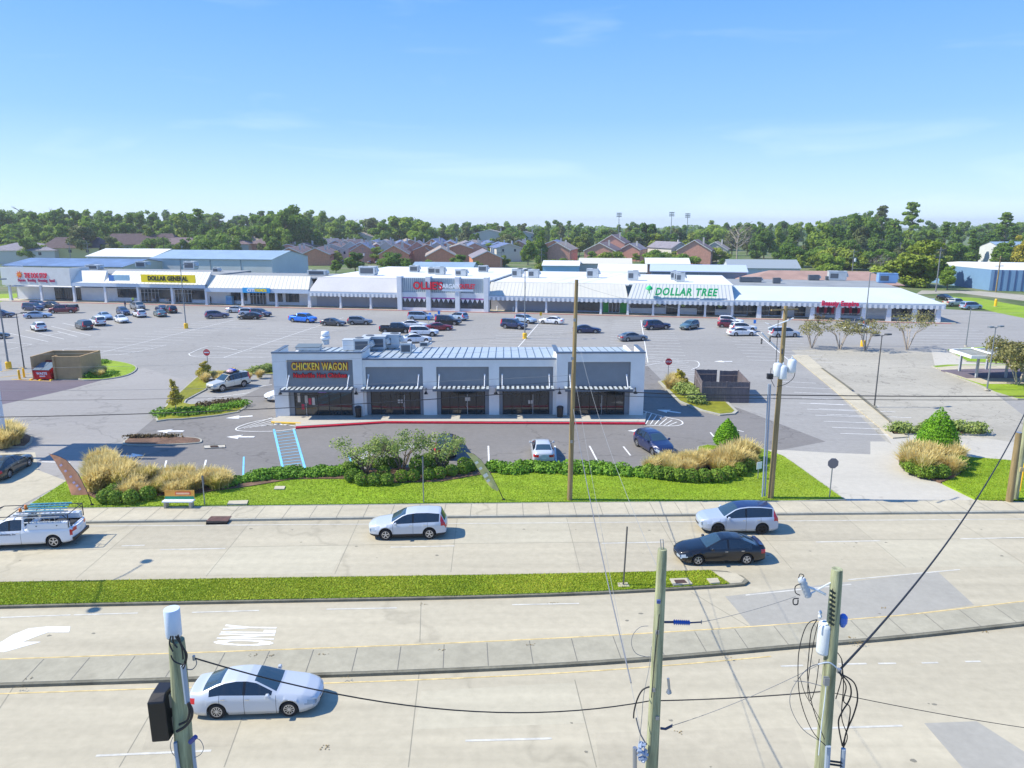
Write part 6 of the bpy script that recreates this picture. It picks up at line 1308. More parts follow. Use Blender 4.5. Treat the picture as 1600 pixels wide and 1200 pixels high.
# --- lot: (proto, rear px, front px, paint, label)
LOT=[('van',(32,485),(61,486.5),'navy','navy minivan, nearest of the dark group before the pet shop'),('suv',(43,480.5),(70,481.5),'navy','dark blue SUV partly hidden behind the navy minivan'),('hatch',(70,481),(85,482),'black','black hatchback behind the maroon pickup'),
 ('sedan',(45,498),(71,497),'silverblue','pale silver sedan in the lane below the maroon pickup'),('suv',(-12,497),(12,496.5),'navy','dark SUV cut by the left edge by the lamp pole'),('sedan',(-24,531),(-4,530),'olive','dark car cut by the left edge, lower'),
 ('suv',(58,519.5),(46,514.5),'white','white SUV alone among angled stalls at left'),('van',(131,517),(115,512),'darkgrey','dark grey minivan left of the boxy white SUV'),('suvbig',(152,511),(138,506),'white','boxy white SUV beside the dark grey minivan'),
 ('sedan',(149,497),(165,501.5),'silverblue','grey blue sedan behind the boxy white SUV'),('sedan',(176,501.5),(189,506.5),'white','white sedan nose out, left of the white hatch SUV'),('suv',(179,490),(193,494.5),'navy','navy car behind the white nose out sedan'),
 ('crew',(201,482),(216,486),'grey','grey pickup beside the two people'),('suv',(217,497.5),(205,493.5),'white','white SUV tail out under the yellow sign'),('sedan',(250,497),(237,492),'teal','green grey sedan tail out right of the white SUV'),
 ('sedan',(253,489),(240,485),'navy','blue car behind the green grey sedan'),('suv',(267,491),(253,487),'black','black SUV at the right end of the left cluster'),('suv',(327,498.5),(353,497),'purple','grey purple SUV first of the group right of the tall lamp'),
 ('sedan',(359,489),(381,489),'silver','silver sedan behind the grey purple SUV'),('suv',(377,494),(402,494),'lightgrey','pinkish silver SUV behind the black sedan'),('sedan',(403,499.5),(374,499.5),'black','low black sedan fronting the centre left group'),
 ('suv',(394,494.5),(413,495.5),'navy','navy SUV at the right end of the centre left group'),('crew',(456,503.5),(482,505),'blue','bright blue pickup truck in the open lot'),('van',(640,500),(671,500.5),'silverblue','silver blue minivan left of the blue accessible signs'),
 ('sedan',(632,513),(659,513),'white','white sedan left of the red sedan'),('sedan',(674,517.5),(701,516.5),'red','dark red sedan in the centre of the lot'),('suvbig',(690,508),(707,508.5),'black','black SUV behind the dark red sedan'),
 ('suv',(719,501.5),(702,499.5),'silverblue','silver SUV under the bargain store right windows'),('crew',(603,521),(632,521),'black','black pickup behind the white SUV over the roof units'),('suvbig',(648,526.5),(676,526),'white','white SUV right of the roof units'),
 ('sedan',(636,537),(669,535),'white','white sedan just behind the small building roof'),('suvbig',(789,513.5),(811,515),'navy','navy SUV left of the centre lamp pole'),('suv',(808,504),(826,506),'silverblue','silver blue SUV behind the centre lamp pole'),
 ('sedan',(868,507),(850,506),'white','white sedan right of the centre lamp pole'),('suvbig',(1016,516),(1042,515),'navy','navy SUV below the green wall panel'),('sedan',(979,534),(1006,532.5),'grey','grey car right of the brown pole, near the building'),
 ('suv',(1090,513.5),(1077,516),'teal','dark green SUV alone in the aisle under the green sign'),('suv',(1131,507),(1150,508),'white','white SUV farthest of the white trio'),('hatch',(1131,512),(1147,512.5),'maroon','maroon hatchback between the white cars'),
 ('suv',(1149,519),(1179,518.5),'white','white SUV in the middle of the white trio'),('sedan',(1148,525.5),(1175,525),'white','white sedan nearest of the white trio'),('van',(1213,527.5),(1244,527),'silver','silver minivan with its hatch open behind the transformer pole'),
 ('sedan',(1349,519.5),(1325,518),'silver','silver sedan behind the sparse trees'),('suv',(1340,512),(1322,510),'darkgrey','dark SUV behind the silver sedan at the sparse trees'),('sedan',(1433,499),(1458,499.5),'teal','blue green car under the right end canopy'),
 ('sedan',(1462,467),(1481,470),'black','black car at the far right end of the strip'),('crew',(1486,479),(1506,478),'champ','pale pickup between black car and blue silver minivan'),('van',(1508,484),(1536,483),'silverblue','silver blue minivan on the right end lawn edge'),
 ('sedan',(505,509),(530,510),'darkgrey','dark sedan right of the blue pickup'),('suv',(548,508),(574,508),'grey','grey SUV in the middle rows'),('sedan',(905,521),(930,521),'navy','navy sedan in the rows left of the brown pole')]
for k_,r_,f_,col,lab in LOT:
    c=car(k_,r_,f_,col,lab)
    if 'hatch open' in lab:
        b=MB(); b.box((-2.75,0,2.15),(1.0,1.5,.07),ry=R(25)); b.build('tailgate',PT['silver'],c)
c=car('crew',(113,489.5),(81,490),'maroon','long maroon pickup with a black bed cover before the pet shop','parked cars','parked_pickup','pickup'); b=MB(); b.box((-1.95,0,1.52),(1.75,1.75,.58),taper=.9); b.build('bed_canopy',CGL,c,bevel=.06)
for j,(px,py,lab) in enumerate(((522,410,'navy'),(536,411,'black'),(556,408,'black'),(548,407,'navy'),(580,412,'darkgrey'),(592,412,'navy'),(604,412,'black'),(660,413,'black'))): car('sedan',None,None,lab,'small dark car parked by the brick townhouses','cars by the brick townhouses',center=(px,py),head=60)
RSc=[o for o in bpy.data.objects if o.get('label','').startswith('white SUV with clutter')][0]
b=MB(); b.box((-.5,0,1.93),(1.5,1.0,.14)); b.tube([(-1.8,.6,1.9),(.4,.6,1.92)],.025,5); b.tube([(-1.8,-.6,1.9),(.4,-.6,1.92)],.025,5); b.build('roof_rack',CLAD,RSc)
for x,y,w_,rgb,lab in ((-.1,.3,.4,(230,190,190),'pinkish bundle on the white SUV roof'),(-.6,0,.5,(60,90,190),'blue folded bundle on the white SUV roof'),(-.95,-.25,.35,(240,200,60),'yellow bundle on the white SUV roof')):
    o=empty('luggage',(0,0,0),0,lab,'luggage'); bpy.context.view_layer.update(); o.matrix_world=RSc.matrix_world@Matrix.Translation((x,y,2.0)); b=MB(); b.lathe((0,0,0),[(w_*.8,0),(w_,.1),(w_*.7,.24),(w_*.2,.3)],9); b.build('wrap',mat('cloth_'+lab[:4],c8(*rgb),.8),o); b=MB(); b.tube([(-w_,0,.15),(0,0,.33),(w_,0,.15)],.02,5); b.build('strap',CLAD,o)
for k_ in list(PC.values()): hide_proto(k_[0])
# ================= STREET FURNITURE, POLES, PEOPLE =================
WOODG=mat('pole_wood_green',c8(146,150,118),.85,var=.42,scale=2.4,streak=(4,4,.25),bump=.3,bscale=14); WOODB=mat('pole_wood_brown',c8(142,124,86),.88,var=.25,scale=1.6,streak=(3,3,.3),bump=.3,bscale=12)
WIRE=mat('wire_black',c8(34,34,38),.6); WIREG=mat('wire_grey',c8(120,122,126),.5); WIREW=mat('wire_pale',c8(150,152,150),.5); LMP=mat('lamp_pole',c8(128,134,138),.5,metal=.3); LMPD=mat('lamp_pole_dark',c8(84,84,82),.6); TANK=mat('transformer_grey',c8(206,214,220),.45,var=.05,scale=3); YB=mat('yellow_base',c8(244,190,30),.6,var=.15,scale=2); STEEL=mat('hardware',c8(150,156,164),.35,metal=.6); SIGNG=mat('sign_back',c8(120,116,118),.6); SIGNW=mat('sign_white_face',c8(236,238,240),.5); SIGNR=mat('sign_red_face',c8(214,24,44),.5); CONDUIT=mat('conduit',c8(146,160,176),.5)
def pxr(p): # metres per photo pixel at p
    return (Vector(p)-Vector((0,0,CH))).dot(_F)/CF
def PX(pts,Y): return [AT(a,b,Y) for a,b in pts]
# ---- near poles ----
def near_pole(name,top,low,Y,wt,wb,lab):
    T=AT(*top,Y); B_=AT(*low,Y); d=(B_-T); base=T+d*(T.z/(T.z-B_.z)); o=empty(name,base,0,lab,'utility pole')
    b=MB(); n=14; rt=wt/2*pxr(T); rb=wb/2*pxr(B_); k=(T.z)/(T.z-B_.z); rg=rt+(rb-rt)*k
    b.tube([Vector((0,0,-.1)),(T-base)*.5,(T-base)*.98,T-base],[min(rg,rt*1.7),(rt+min(rg,rt*1.7))/2,rt*1.01,rt*.93],n); b.build('pole',WOODG,o,True); return o,T,base
def rel(o,P): return [Vector(p)-o.location for p in P]
def cab(o,pts,Y,r,m,nm='cable',n=6,sp=True):
    P=PX(pts,Y); 
    if sp and len(P)>2:
        Q=[]; k=len(P)
        for i in range(k-1):
            p0=P[max(i-1,0)];p1=P[i];p2=P[i+1];p3=P[min(i+2,k-1)]
            for j in range(5):
                t=j/5; Q.append(.5*((2*p1)+(-p0+p2)*t+(2*p0-5*p1+4*p2-p3)*t*t+(-p0+3*p1-3*p2+p3)*t**3))
        P=Q+[P[-1]]
    b=MB(); b.tube(rel(o,P),r,n); return b.build(nm,m,o,True)
Y1=13.5
o,T,base=near_pole('utility_pole',(276,1000),(290,1200),Y1,25,31,'green weathered pole topped by a white cell antenna beside the silver sedan')
s=pxr(T); P=rel(o,PX([(272,993),(268,951)],Y1)); b=MB(); ax=(P[1]-P[0]); b.tube([P[0],P[0]+ax*.03,P[0]+ax*.97,P[1]],[11*s,12*s,12*s,11.4*s],20); b.build('antenna',mat('antenna_white',c8(196,210,228),.5),o,True)
b=MB(); b.tube([P[0]+Vector((0,0,-.02)),P[0]+Vector((0,0,.01))],11*s,16); b.build('antenna_flange',STEEL,o)
for i,pt in enumerate(([(267,994),(265,1006),(270,1018)],[(270,994),(271,1004),(277,1012)],[(274,994),(280,1003),(288,1016),(290,1030),(284,1042)],[(278,992),(284,1008),(292,1022),(290,1036),(286,1045)],[(276,994),(284,1012),(286,1030)])): cab(o,pt,Y1-.28,.016,WIRE)
cab(o,[(267,1024),(272,1033),(284,1038),(289,1036)],Y1-.3,.014,WIRE,'strap')
b=MB(); c=AT(288,1070,Y1-.22)-o.location; b.tube([AT(286,1040,Y1-.2)-o.location,AT(293,1098,Y1-.2)-o.location],.055,8); b.build('conduit',CONDUIT,o)
cab(o,[(294,1098),(300,1110),(298,1124),(288,1136),(276,1143)],Y1-.25,.03,WIRE); cab(o,[(294,1100),(296,1112),(292,1126),(280,1132)],Y1-.25,.025,WIRE)
c=AT(257,1110,Y1)-o.location; b=MB(); hh=40*s; b.add([(-.17,-.32,-hh),(.17,-.28,-hh),(.17,.22,-hh),(-.17,.22,-hh),(-.17,-.34,hh*.78),(.17,-.30,hh*.78),(.17,.22,hh),(-.17,.22,hh),(-.13,-.18,hh),(.15,-.16,hh)],[(0,3,2,1),(0,1,5,4),(1,2,6,9,5),(2,3,7,6),(3,0,4,8,7),(4,5,9,8),(8,9,6,7)]); x_=b.build('equipment_box',mat('box_black',c8(26,26,30),.45),o,bevel=.02); x_.location=c
b=MB(); b.box((.2,0,hh*.5),(.14,.14,.3)); b.box((.2,0,-hh*.5),(.14,.14,.3)); b.build('bracket',mat('bracket_beige',c8(170,160,140),.6),x_)
for a_ in (([(270,1152),(266,1165),(270,1178),(276,1182)]),([(300,1153),(312,1156),(318,1168),(314,1178),(304,1184)])): cab(o,a_,Y1-.2,.007,WIREG)
cab(o,[(274,1160),(276,1180),(279,1200),(283,1225)],Y1-.22,.04,CONDUIT,'conduit'); cab(o,[(302,1158),(303,1180),(306,1205)],Y1-.18,.035,CONDUIT,'conduit')
b=MB(); b.tube(rel(o,PX([(297,1160),(306,1151)],Y1-.2)),.05,8); b.build('clamp',mat('clamp_purple',c8(70,74,140),.5),o)
cab(o,[(288,1045),(300,1046),(307,1038),(306,1030)],Y1-.1,.01,WIREG)
# mid pole
Y2=17.2; o,T,base=near_pole('utility_pole',(1035,858),(1018,1200),Y2,15,23,'bare green pole with a blue insulator, between the median end and the transformer pole'); M2=o; s=pxr(T)
b=MB(); b.tube(rel(o,PX([(1033,858),(1032,843),(1036,843),(1037,858)],Y2)),.012,5); b.build('hook',STEEL,o)
b=MB(); n=8; A_=AT(1052,972,Y2)-o.location; B__=AT(1078,973,Y2)-o.location; pts=[];rs=[]
for i in range(n*2+1): pts.append(A_.lerp(B__,i/(n*2))); rs.append(.075 if i%2 else .035)
b.tube(pts,rs,10); b.build('insulator',mat('insulator_blue',c8(30,90,180),.35),o,True)
b=MB(); b.tube(rel(o,PX([(1038,972),(1052,972)],Y2)),.03,6); b.tube(rel(o,PX([(1078,973),(1096,972)],Y2)),.02,6); b.build('shackle',mat('hardware_dark',c8(52,58,84),.5),o)
b=MB(); b.tube(rel(o,PX([(1044,1060),(1046,1080)],Y2-.2)),.035,8); b.lathe(AT(1045,1082,Y2-.2)-o.location,[(.03,-.05),(.08,0),(.05,.08)],8); b.build('cutout',STEEL,o)
b=MB(); b.tube(rel(o,PX([(1032,1138),(1040,1139),(1050,1134)],Y2)),.035,6); b.build('shackle',mat('hardware_dark',c8(52,58,84),.5),o)
cab(o,[(1013,978),(1000,980),(989,992),(987,1008),(994,1021),(1008,1026),(1014,1026)],Y2-.1,.008,WIREG); cab(o,[(1015,1073),(1004,1078),(996,1092),(991,1110),(990,1122)],Y2-.15,.02,WIRE); cab(o,[(1018,1010),(1014,1045),(1006,1085),(1002,1130),(997,1180)],Y2-.15,.008,WIREW); cab(o,[(994,1122),(1000,1145),(1008,1160),(1011,1163)],Y2-.15,.02,WIREG)
cab(o,[(1030,960),(1026,1000),(1022,1040),(1018,1090)],Y2-.3,.012,WIRE,'ground_wire')
b=MB(); b.tube(rel(o,PX([(992,1168),(992,1215)],Y2-.1)),.06,8); b.build('riser',STEEL,o)
b=MB(); rr=random.Random(3)
for k in range(9): c=AT(1004+rr.uniform(-8,7),1172+rr.uniform(-10,18),Y2-.15)-o.location; b.box(c,(.09,.06,.16),rz=rr.random()*3,rx=rr.random())
b.tube([AT(996,1172,Y2-.15)-o.location,AT(1012,1180,Y2-.15)-o.location],.05,6); b.build('connector_block',mat('connector_grey',c8(150,166,190),.5),o)
for k,(px,py) in enumerate(((1029,940),(1027,988),(1021,1078),(1027,1122))):
    b=MB(); b.box(AT(px,py,Y2-.28*.62)-o.location,(.09,.06,.09)); b.build('bolt',STEEL if k else mat('bolt_blue',c8(70,90,150),.4),o)
# right near pole
Y3=15.8; o,T,base=near_pole('utility_pole',(1308,889),(1284,1200),Y3,18,26,'green pole with a white transformer tank and hanging cable loops at lower right'); M3=o; s=pxr(T)
b=MB(); c=AT(1286,1020,Y3+.05)-o.location; tr=11*s; b.lathe(c,[(tr*.9,0),(tr,.05),(tr,.70),(tr*.95,.78),(tr*.4,.84)],18); b.build('transformer',TANK,o,True)
b=MB(); b.lathe(AT(1281,966,Y3+.05)-o.location,[(.03,0),(.05,.05),(.03,.1),(.045,.15),(.02,.2)],8); b.build('bushing',TANK,o)
b=MB(); b.lathe(AT(1317,972,Y3)-o.location,[(.05,-.12),(.10,0),(.10,.14),(.05,.2)],10); b.build('surge_arrester',mat('arrester_blue',c8(60,110,200),.4),o)
b=MB(); b.tube(rel(o,PX([(1290,929),(1276,922),(1256,915)],Y3)),.03,6); b.tube(rel(o,PX([(1302,908),(1262,930)],Y3)),.018,6); b.build('bracket_arm',TANK,o)
P=rel(o,PX([(1252,904),(1263,932)],Y3)); b=MB(); pts=[P[0].lerp(P[1],i/10) for i in range(11)]; b.tube(pts,[.10 if i%2 else .075 for i in range(11)],12); b.build('cutout',mat('insulator_grey',c8(178,186,196),.4),o,True)
cab(o,[(1248,903),(1250,897),(1256,899),(1253,904)],Y3-.05,.01,WIRE); cab(o,[(1252,912),(1243,916),(1243,926),(1250,930)],Y3-.05,.012,WIRE); cab(o,[(1248,935),(1240,936),(1240,944),(1246,944),(1247,937)],Y3-.05,.014,WIRE)
for i,pts in enumerate(([(1276,968),(1262,975),(1252,1000),(1247,1035),(1250,1090),(1268,1140),(1290,1165)],[(1277,968),(1268,985),(1264,1020),(1262,1060),(1270,1105),(1288,1155)],[(1278,975),(1272,1000),(1266,1040),(1262,1075),(1266,1095),(1275,1070),(1280,1030)],[(1300,1037),(1270,1040),(1248,1060),(1235,1085),(1237,1110),(1255,1140),(1285,1160)],
   [(1310,1050),(1326,1066),(1330,1082),(1326,1096),(1316,1112),(1310,1130),(1316,1165)],[(1312,1052),(1334,1066),(1340,1090),(1334,1116),(1322,1145),(1318,1168)],[(1311,1051),(1322,1072),(1318,1095),(1328,1105),(1326,1130),(1316,1166)],[(1309,1020),(1316,1034),(1315,1060),(1306,1092)],[(1315,1030),(1318,1070),(1315,1120),(1324,1150),(1318,1168)],[(1240,1064),(1262,1066),(1284,1072)],[(1250,1058),(1258,1084),(1272,1108),(1282,1125)])):
    cab(o,pts,Y3-(.25 if i<9 else .3),(.011,.011,.009,.008,.018,.018,.014,.012,.012,.008,.008)[i],WIRE if i not in (3,9) else WIREG)
b=MB(); b.tube(rel(o,PX([(1294,1166),(1291,1215)],Y3-.2)),.07,8); b.build('riser',CONDUIT,o); b=MB(); b.tube(rel(o,PX([(1318,1170),(1315,1218)],Y3-.15)),.06,8); b.build('riser',CONDUIT,o)
b=MB(); b.tube(rel(o,PX([(1296,1189),(1318,1192)],Y3-.18)),.025,6); b.tube(rel(o,PX([(1296,1194),(1318,1197)],Y3-.18)),.025,6); b.build('standoff',WIRE,o)
cab(o,[(1291,1062),(1289,1090),(1284,1130),(1279,1180)],Y3-.28,.013,TANK,'ground_wire'); b=MB(); b.box(AT(1291,1064,Y3-.25)-o.location,(.12,.1,.2)); b.build('clamp',STEEL,o)
b=MB(); rr=random.Random(5)
for k in range(8): c=AT(1301-k*.3,925+k*7,Y3-.19)-o.location; b.box(c,(.16,.03,.05),ry=.6)
b.tube([AT(1301,920,Y3-.17)-o.location,AT(1298,985,Y3-.17)-o.location],.012,5); b.build('tag_strip',mat('strip_dark',c8(48,58,52),.7),o)
cab(o,[(1278,1038),(1295,1035),(1308,1044)],Y3-.27,.016,TANK,'band')
# ---- poles across the road ----
def far_pole(px,py,top,m,lab,w=8.,topw=6.,parts=None,z=0.15,name='utility_pole'):
    b0=G(px,py,z); T=AT(*top,b0.y); o=empty(name,b0,0,lab,'utility pole'); b=MB(); s=pxr(b0); b.tube([(0,0,-.1),(T-b0)*.5,T-b0],[w/2*s,(w+topw)/4*s,topw/2*pxr(T)],10); b.build('pole',m,o,True); return o,b0,T
oA,bA,TA=far_pole(890,781,(901,437),WOODB,'tall brown wooden pole standing on the lawn before the small building',8.5,5.5)
for k,(px,py) in enumerate(((898,500),(894,560),(893,690))):
    b=MB(); b.box(AT(px,py,bA.y-.2)-bA,(.16,.08,.2)); b.build('bracket',STEEL,oA)
oB,bB,TB=far_pole(1204,778,(1228,478),WOODB,'leaning brown pole carrying three grey transformer cans by the right drive',9,6)
for px,py,lr in ((1214,588,1),(1222,592,1),(1236,582,1.05)):
    c=AT(px,py,bB.y-.3-.1*(px==1222))-bB; b=MB(); b.lathe(c,[(.24,0),(.28*lr,.06),(.28*lr,.8),(.22,.9),(.08,.95)],14); b.build('transformer',TANK,oB,True)
    b=MB(); b.lathe(c+Vector((0,0,.95)),[(.03,0),(.06,.06),(.03,.12),(.05,.18)],8); b.build('bushing',TANK,oB)
for pts in (((1200,513),(1240,497)),((1190,520),(1216,546))):
    b=MB(); b.tube(rel(oB,PX(pts,bB.y-.15)),.05,6); b.build('crossarm',TANK,oB)
b=MB(); b.tube([AT(1221,478,bB.y)-bB-Vector((.9,.7,.2)),AT(1232,480,bB.y)-bB+Vector((.9,.7,-.2))],.06,6); b.build('crossarm',WOODB,oB)
for px,py in ((1190,533),(1203,530),(1222,549)): b=MB(); b.lathe(AT(px,py,bB.y-.2)-bB,[(.04,-.2),(.07,-.1),(.04,0),(.07,.1),(.03,.2)],8); b.build('insulator',LMPD,oB)
for a_ in (((1195,775),(1204,600)),((1191,776),(1201,600))): b=MB(); b.tube(rel(oB,PX(a_,bB.y-.1)),.055,8); b.build('riser',CONDUIT,oB)
b=MB(); b.box(AT(1203,588,bB.y-.2)-bB,(.35,.3,.35)); b.build('junction_box',WIRE,oB)
for pts in ([(1243,575),(1240,590),(1228,600),(1214,604)],[(1205,575),(1204,590),(1210,604)],[(1216,500),(1214,540),(1212,575)]): cab(oB,pts,bB.y-.35,.02,WIRE)
oC,bC,TC=far_pole(1577,783,(1592,676),WOODB,'short brown pole stub beside the taller grey pole at right',11,9); b=MB(); b.tube([TC-bC,TC-bC+Vector((0,0,.03))],9/2*pxr(TC)*.96,10); b.build('cap',STEEL,oC)
oD,bD,TD=far_pole(1586,779,(1640,420),WOODG,'tall grey green pole right beside the brown stub',9,7); b=MB(); b.box((0,-.2,2.2),(.25,.06,.3)); b.build('tag',YEL,oD)
gg=empty('guy_guard',G(1593,771,.15),0,'yellow guy wire guard at the right edge of the lawn','guy guard'); b=MB(); P=rel(gg,PX([(1593,771),(1601,724)],G(1593,771).y)); b.tube(P,.05,8); b.build('sleeve',YB,gg); b=MB(); b.tube([P[1],P[1]+(P[1]-P[0])*1.5],.01,5); b.build('cable',WIREG,gg)
# ---- wires ----
WN=0
def wire(a,b,d,r,m,lab,n=20):
    o=empty('power_line',a,0,lab,'power line','overhead power lines'); q=MB(); q.tube([p-Vector(a) for p in sag(a,b,d,n)],r,5); w_=q.build('cable',m,o,True); q=MB(); q.tube([Vector((0,0,-.05)),Vector((0,0,.05))],r*1.8,6); q.build('clamp',STEEL,o)
hA=AT(893,607,bA.y); hB=AT(1210,617,bB.y-.1); farL=Vector((-62,bA.y-2,hA.z-.2)); farR=Vector((70,bB.y+.8,hB.z+.6))
wire(hA,hB,.15,.035,WIRE,'thick black cable between the tall brown pole and the transformer pole'); wire(hB,farR,.4,.035,WIRE,'thick black cable running right from the transformer pole')
wire(hA-Vector((0,0,.35)),hB-Vector((0,0,.25)),.1,.018,WIRE,'thin lower cable between the brown and the transformer pole'); wire(hB-Vector((0,0,.25)),farR-Vector((0,0,.3)),.4,.018,WIRE,'thin lower cable running right from the transformer pole')
wire(hA,Vector((-60,bA.y-2,hA.z-1.2)),1.0,.03,WIRE,'thick black cable running left from the tall brown pole'); wire(hA+Vector((0,0,.5)),Vector((-60,bA.y-2,hA.z+.2)),.9,.012,WIRE,'thin cable running left in front of the building windows'); wire(hA+Vector((0,0,.9)),Vector((-60,bA.y-2,hA.z+.7)),.7,.01,WIREG,'thin grey cable running left above the thick one')
tA=TA-Vector((0,0,.3)); wire(tA,TB-Vector((0,0,.2)),.8,.007,WIREW,'pale wire from the top of the brown pole to the transformer pole'); wire(tA-Vector((0,0,3.2)),Vector((-60,bA.y-2,tA.z-4.0)),.8,.007,WIREW,'pale wire running left across the parking lot'); wire(tA-Vector((0,0,4.1)),Vector((-60,bA.y-2,tA.z-4.9)),.8,.007,WIREW,'lower pale wire running left across the parking lot'); wire(TB-Vector((0,0,.4)),Vector((62,bB.y+1,TB.z+1.6)),.9,.007,WIREW,'pale wire rising right from the transformer pole top')
m_lo=AT(986,1067,Y2-.1); wire(AT(896,640,bA.y-.15),m_lo,.5,.02,WIREG,'long drop cable from the brown pole down to the near bare pole'); wire(AT(900,600,bA.y-.1),AT(1002,1150,Y2),.35,.007,WIREW,'pale thin drop wire from the brown pole to the near bare pole'); wire(AT(901,520,bA.y-.1),AT(1033,900,Y2),.9,.007,WIREW,'upper pale drop wire from the brown pole to the near bare pole')
wire(AT(1096,972,Y2),AT(1243,932,Y3),.05,.008,WIREG,'thin wire from the blue insulator to the cutout on the right pole'); wire(AT(1050,1134,Y2),AT(1296,1030,Y3-.1),.12,.008,WIREG,'thin low wire between the two near poles')
L1=AT(303,1028,Y1-.1); tw=AT(1016,1095,Y2+.2); wire(L1,tw,.75,.016,WIRE,'dark twisted cable from the antenna pole crossing over the silver sedan'); wire(tw,AT(1290,1080,Y3+.2),.05,.016,WIRE,'dark twisted cable between the bare pole and the right pole'); wire(AT(1290,1080,Y3+.2),AT(1700,1150,20),.1,.010,WIRE,'thin cable leaving the right pole towards the right edge')
wire(AT(1311,1048,Y3-.2),AT(1640,560,bD.y-.2),1.9,.030,WIRE,'thick twisted cable swinging from the right pole up to the right edge',28)
# ---- parking lot lamps ----
def lamp(px,py,tx,ty,lab,base=None,m=LMP,heads=1,r=.09,z=0.02,g='parking lot lamp posts'):
    b0=G(px,py,z); h=AT(tx,ty,b0.y).z; o=empty('street_lamp',b0,0,lab,'street lamp',g); bh=0
    if base: b=MB(); b.lathe((0,0,0),[(.36,0),(.36,.85),(.30,.95)],14); b.build('base',YB if base=='y' else SWALK,o); bh=.9
    else: b=MB(); b.lathe((0,0,0),[(.26,0),(.24,.14)],10); b.build('base',SWALK,o)
    b=MB(); b.tube([(0,0,bh*.9),(0,0,h*.5),(0,0,h)],[r,r*.8,r*.6],8); b.build('pole',m,o,True)
    for k in range(heads):
        a=k*math.pi+.4; dx,dy=math.cos(a),math.sin(a); b=MB(); b.tube([(0,0,h-.1),(dx*.5,dy*.5,h+.02)],.04,6); b.box((dx*.85,dy*.85,h+.04),(.7,.34,.16),rz=a); b.build('lamp_head',m,o)
    return o
lamp(14,576,3,437,'tall grey lamp post with a yellow round base at the far left','y',r=.13,heads=2); lamp(38,576,30,490,'thin dark lamp post beside the dumpster bollards',None,LMPD,2,.09); lamp(291,513,282,414,'tall lamp post with yellow base in front of the yellow discount sign','y',r=.11); lamp(820,529,823,420,'tall grey lamp post with yellow base in the middle of the lot','y',r=.11,heads=2); lamp(1348,541,1358,427,'tall lamp post with a yellow base among the sparse trees','y',r=.11)
lamp(1366,636,1376,524,'dark lamp post with twin small floodlights on the concrete strip',None,LMPD,2,.08); lamp(1542,609,1556,513,'lamp post with twin dark floodlights before the bus shelter',None,LMP,2,.09,.15); lamp(1509,541,1517,483,'thin grey lamp post behind the bus shelter',None,LMP,1,.08)
# utility poles far behind
def upole(px,py,tx,ty,lab,m=WIREG,arms=2,r=.17,tr=False):
    b0=G(px,py); h=AT(tx,ty,b0.y).z; o=empty('utility_pole',b0,0,lab,'utility pole','utility poles behind the strip'); b=MB(); b.tube([(0,0,0),(0,0,h)],[r,r*.7],7); b.build('pole',m,o,True)
    for k in range(arms): b=MB(); b.box((0,0,h-.8-2.0*k),(3.0,.16,.16),rz=.3); b.build('crossarm',m,o)
    if tr: b=MB(); b.lathe((.5,-.3,h-4.2),[(.3,0),(.35,.1),(.35,1.0),(.2,1.1)],10); b.build('transformer',TANK,o)
for a in ((113,424,112,378,'grey utility pole behind the cream mansard, left of a pair'),(141,424,140,377,'grey utility pole with crossarms, right of a pair'),(198,420,197,382,'thin pole before the long dark roof'),(1330,440,1332,389,'utility pole with a small transformer behind the right wing',WIREG,2,.17,True),(1374,415,1376,372,'utility pole before the dark woods, left of two'),(1404,412,1405,378,'utility pole before the dark woods, right of two'),(1462,456,1467,386,'pale utility pole left of the small green tree',WIREG,2,.2),(1556,456,1562,400,'brown utility pole before the blue warehouse',WOODB,2,.22),(568,412,569,386,'utility pole by the townhouse lot',WIREG,2,.17,True),(783,424,784,384,'thin utility pole near the grey shed'),(846,415,847,388,'thin pole by the light blue shed')): upole(*a)
o=lamp(259,418,257,370,'black flood lamp pole rising over the warehouse roof',None,WIRE,1,.22,g='black lamp')
for px,ty,lab in ((967,332,'leftmost stadium light mast on the skyline'),(1049,331,'middle stadium light mast on the skyline'),(1074,333,'rightmost stadium light mast on the skyline')):
    p=AT(px,350,620); h=AT(px,ty,620).z; o=empty('stadium_light',(p.x,620,0),0,lab,'stadium light','stadium light masts'); b=MB(); b.tube([(0,0,0),(0,0,h)],[.35,.22],6); b.build('mast',LMP,o)
    b=MB(); [b.box((0,0,h-.6-1.3*k),(4.2,.3,.7)) for k in range(3)]; b.tube([(0,.1,h),(0,.1,h-4)],.15,5); b.build('lamp_bank',LMP,o)
# ---- signs ----
def octo(r): return [(r*math.cos(R(22.5+45*k)),r*math.sin(R(22.5+45*k))) for k in range(8)]
def sign(px,py,tx,ty,shape,w,h,face,lab,z=.15,back=None,text=None,faceaway=False,cat='sign',tilt=0,bar=False):
    b0=G(px,py,z); H_=AT(tx,ty,b0.y).z-z; o=empty('street_sign',b0,tilt,lab,cat); b=MB(); b.tube([(0,0,0),(0,0,H_)],.04,6); b.build('post',STEEL,o); b=MB()
    if shape=='oct': b.prism(octo(w/2),0,.02)
    elif shape=='round': b.prism([(w/2*math.cos(k*.3142),w/2*math.sin(k*.3142)) for k in range(20)],0,.02)
    else: b.prism([(-w/2,-h/2),(w/2,-h/2),(w/2,h/2),(-w/2,h/2)],0,.02)
    f=b.build('plate',face,o); f.location=(0,-.05,H_-h/2*.9); f.rotation_euler=(R(90),0,0)
    if text: t=text_on('lettering',text,w*.32,SIGNW,f,(0,0,.03),.004,.01,1,rot=(0,0,0))
    if bar: b=MB(); b.b2(-w*.36,w*.36,-w*.09,w*.09,.022,.032); b.build('bar',SIGNW,f)
    return o
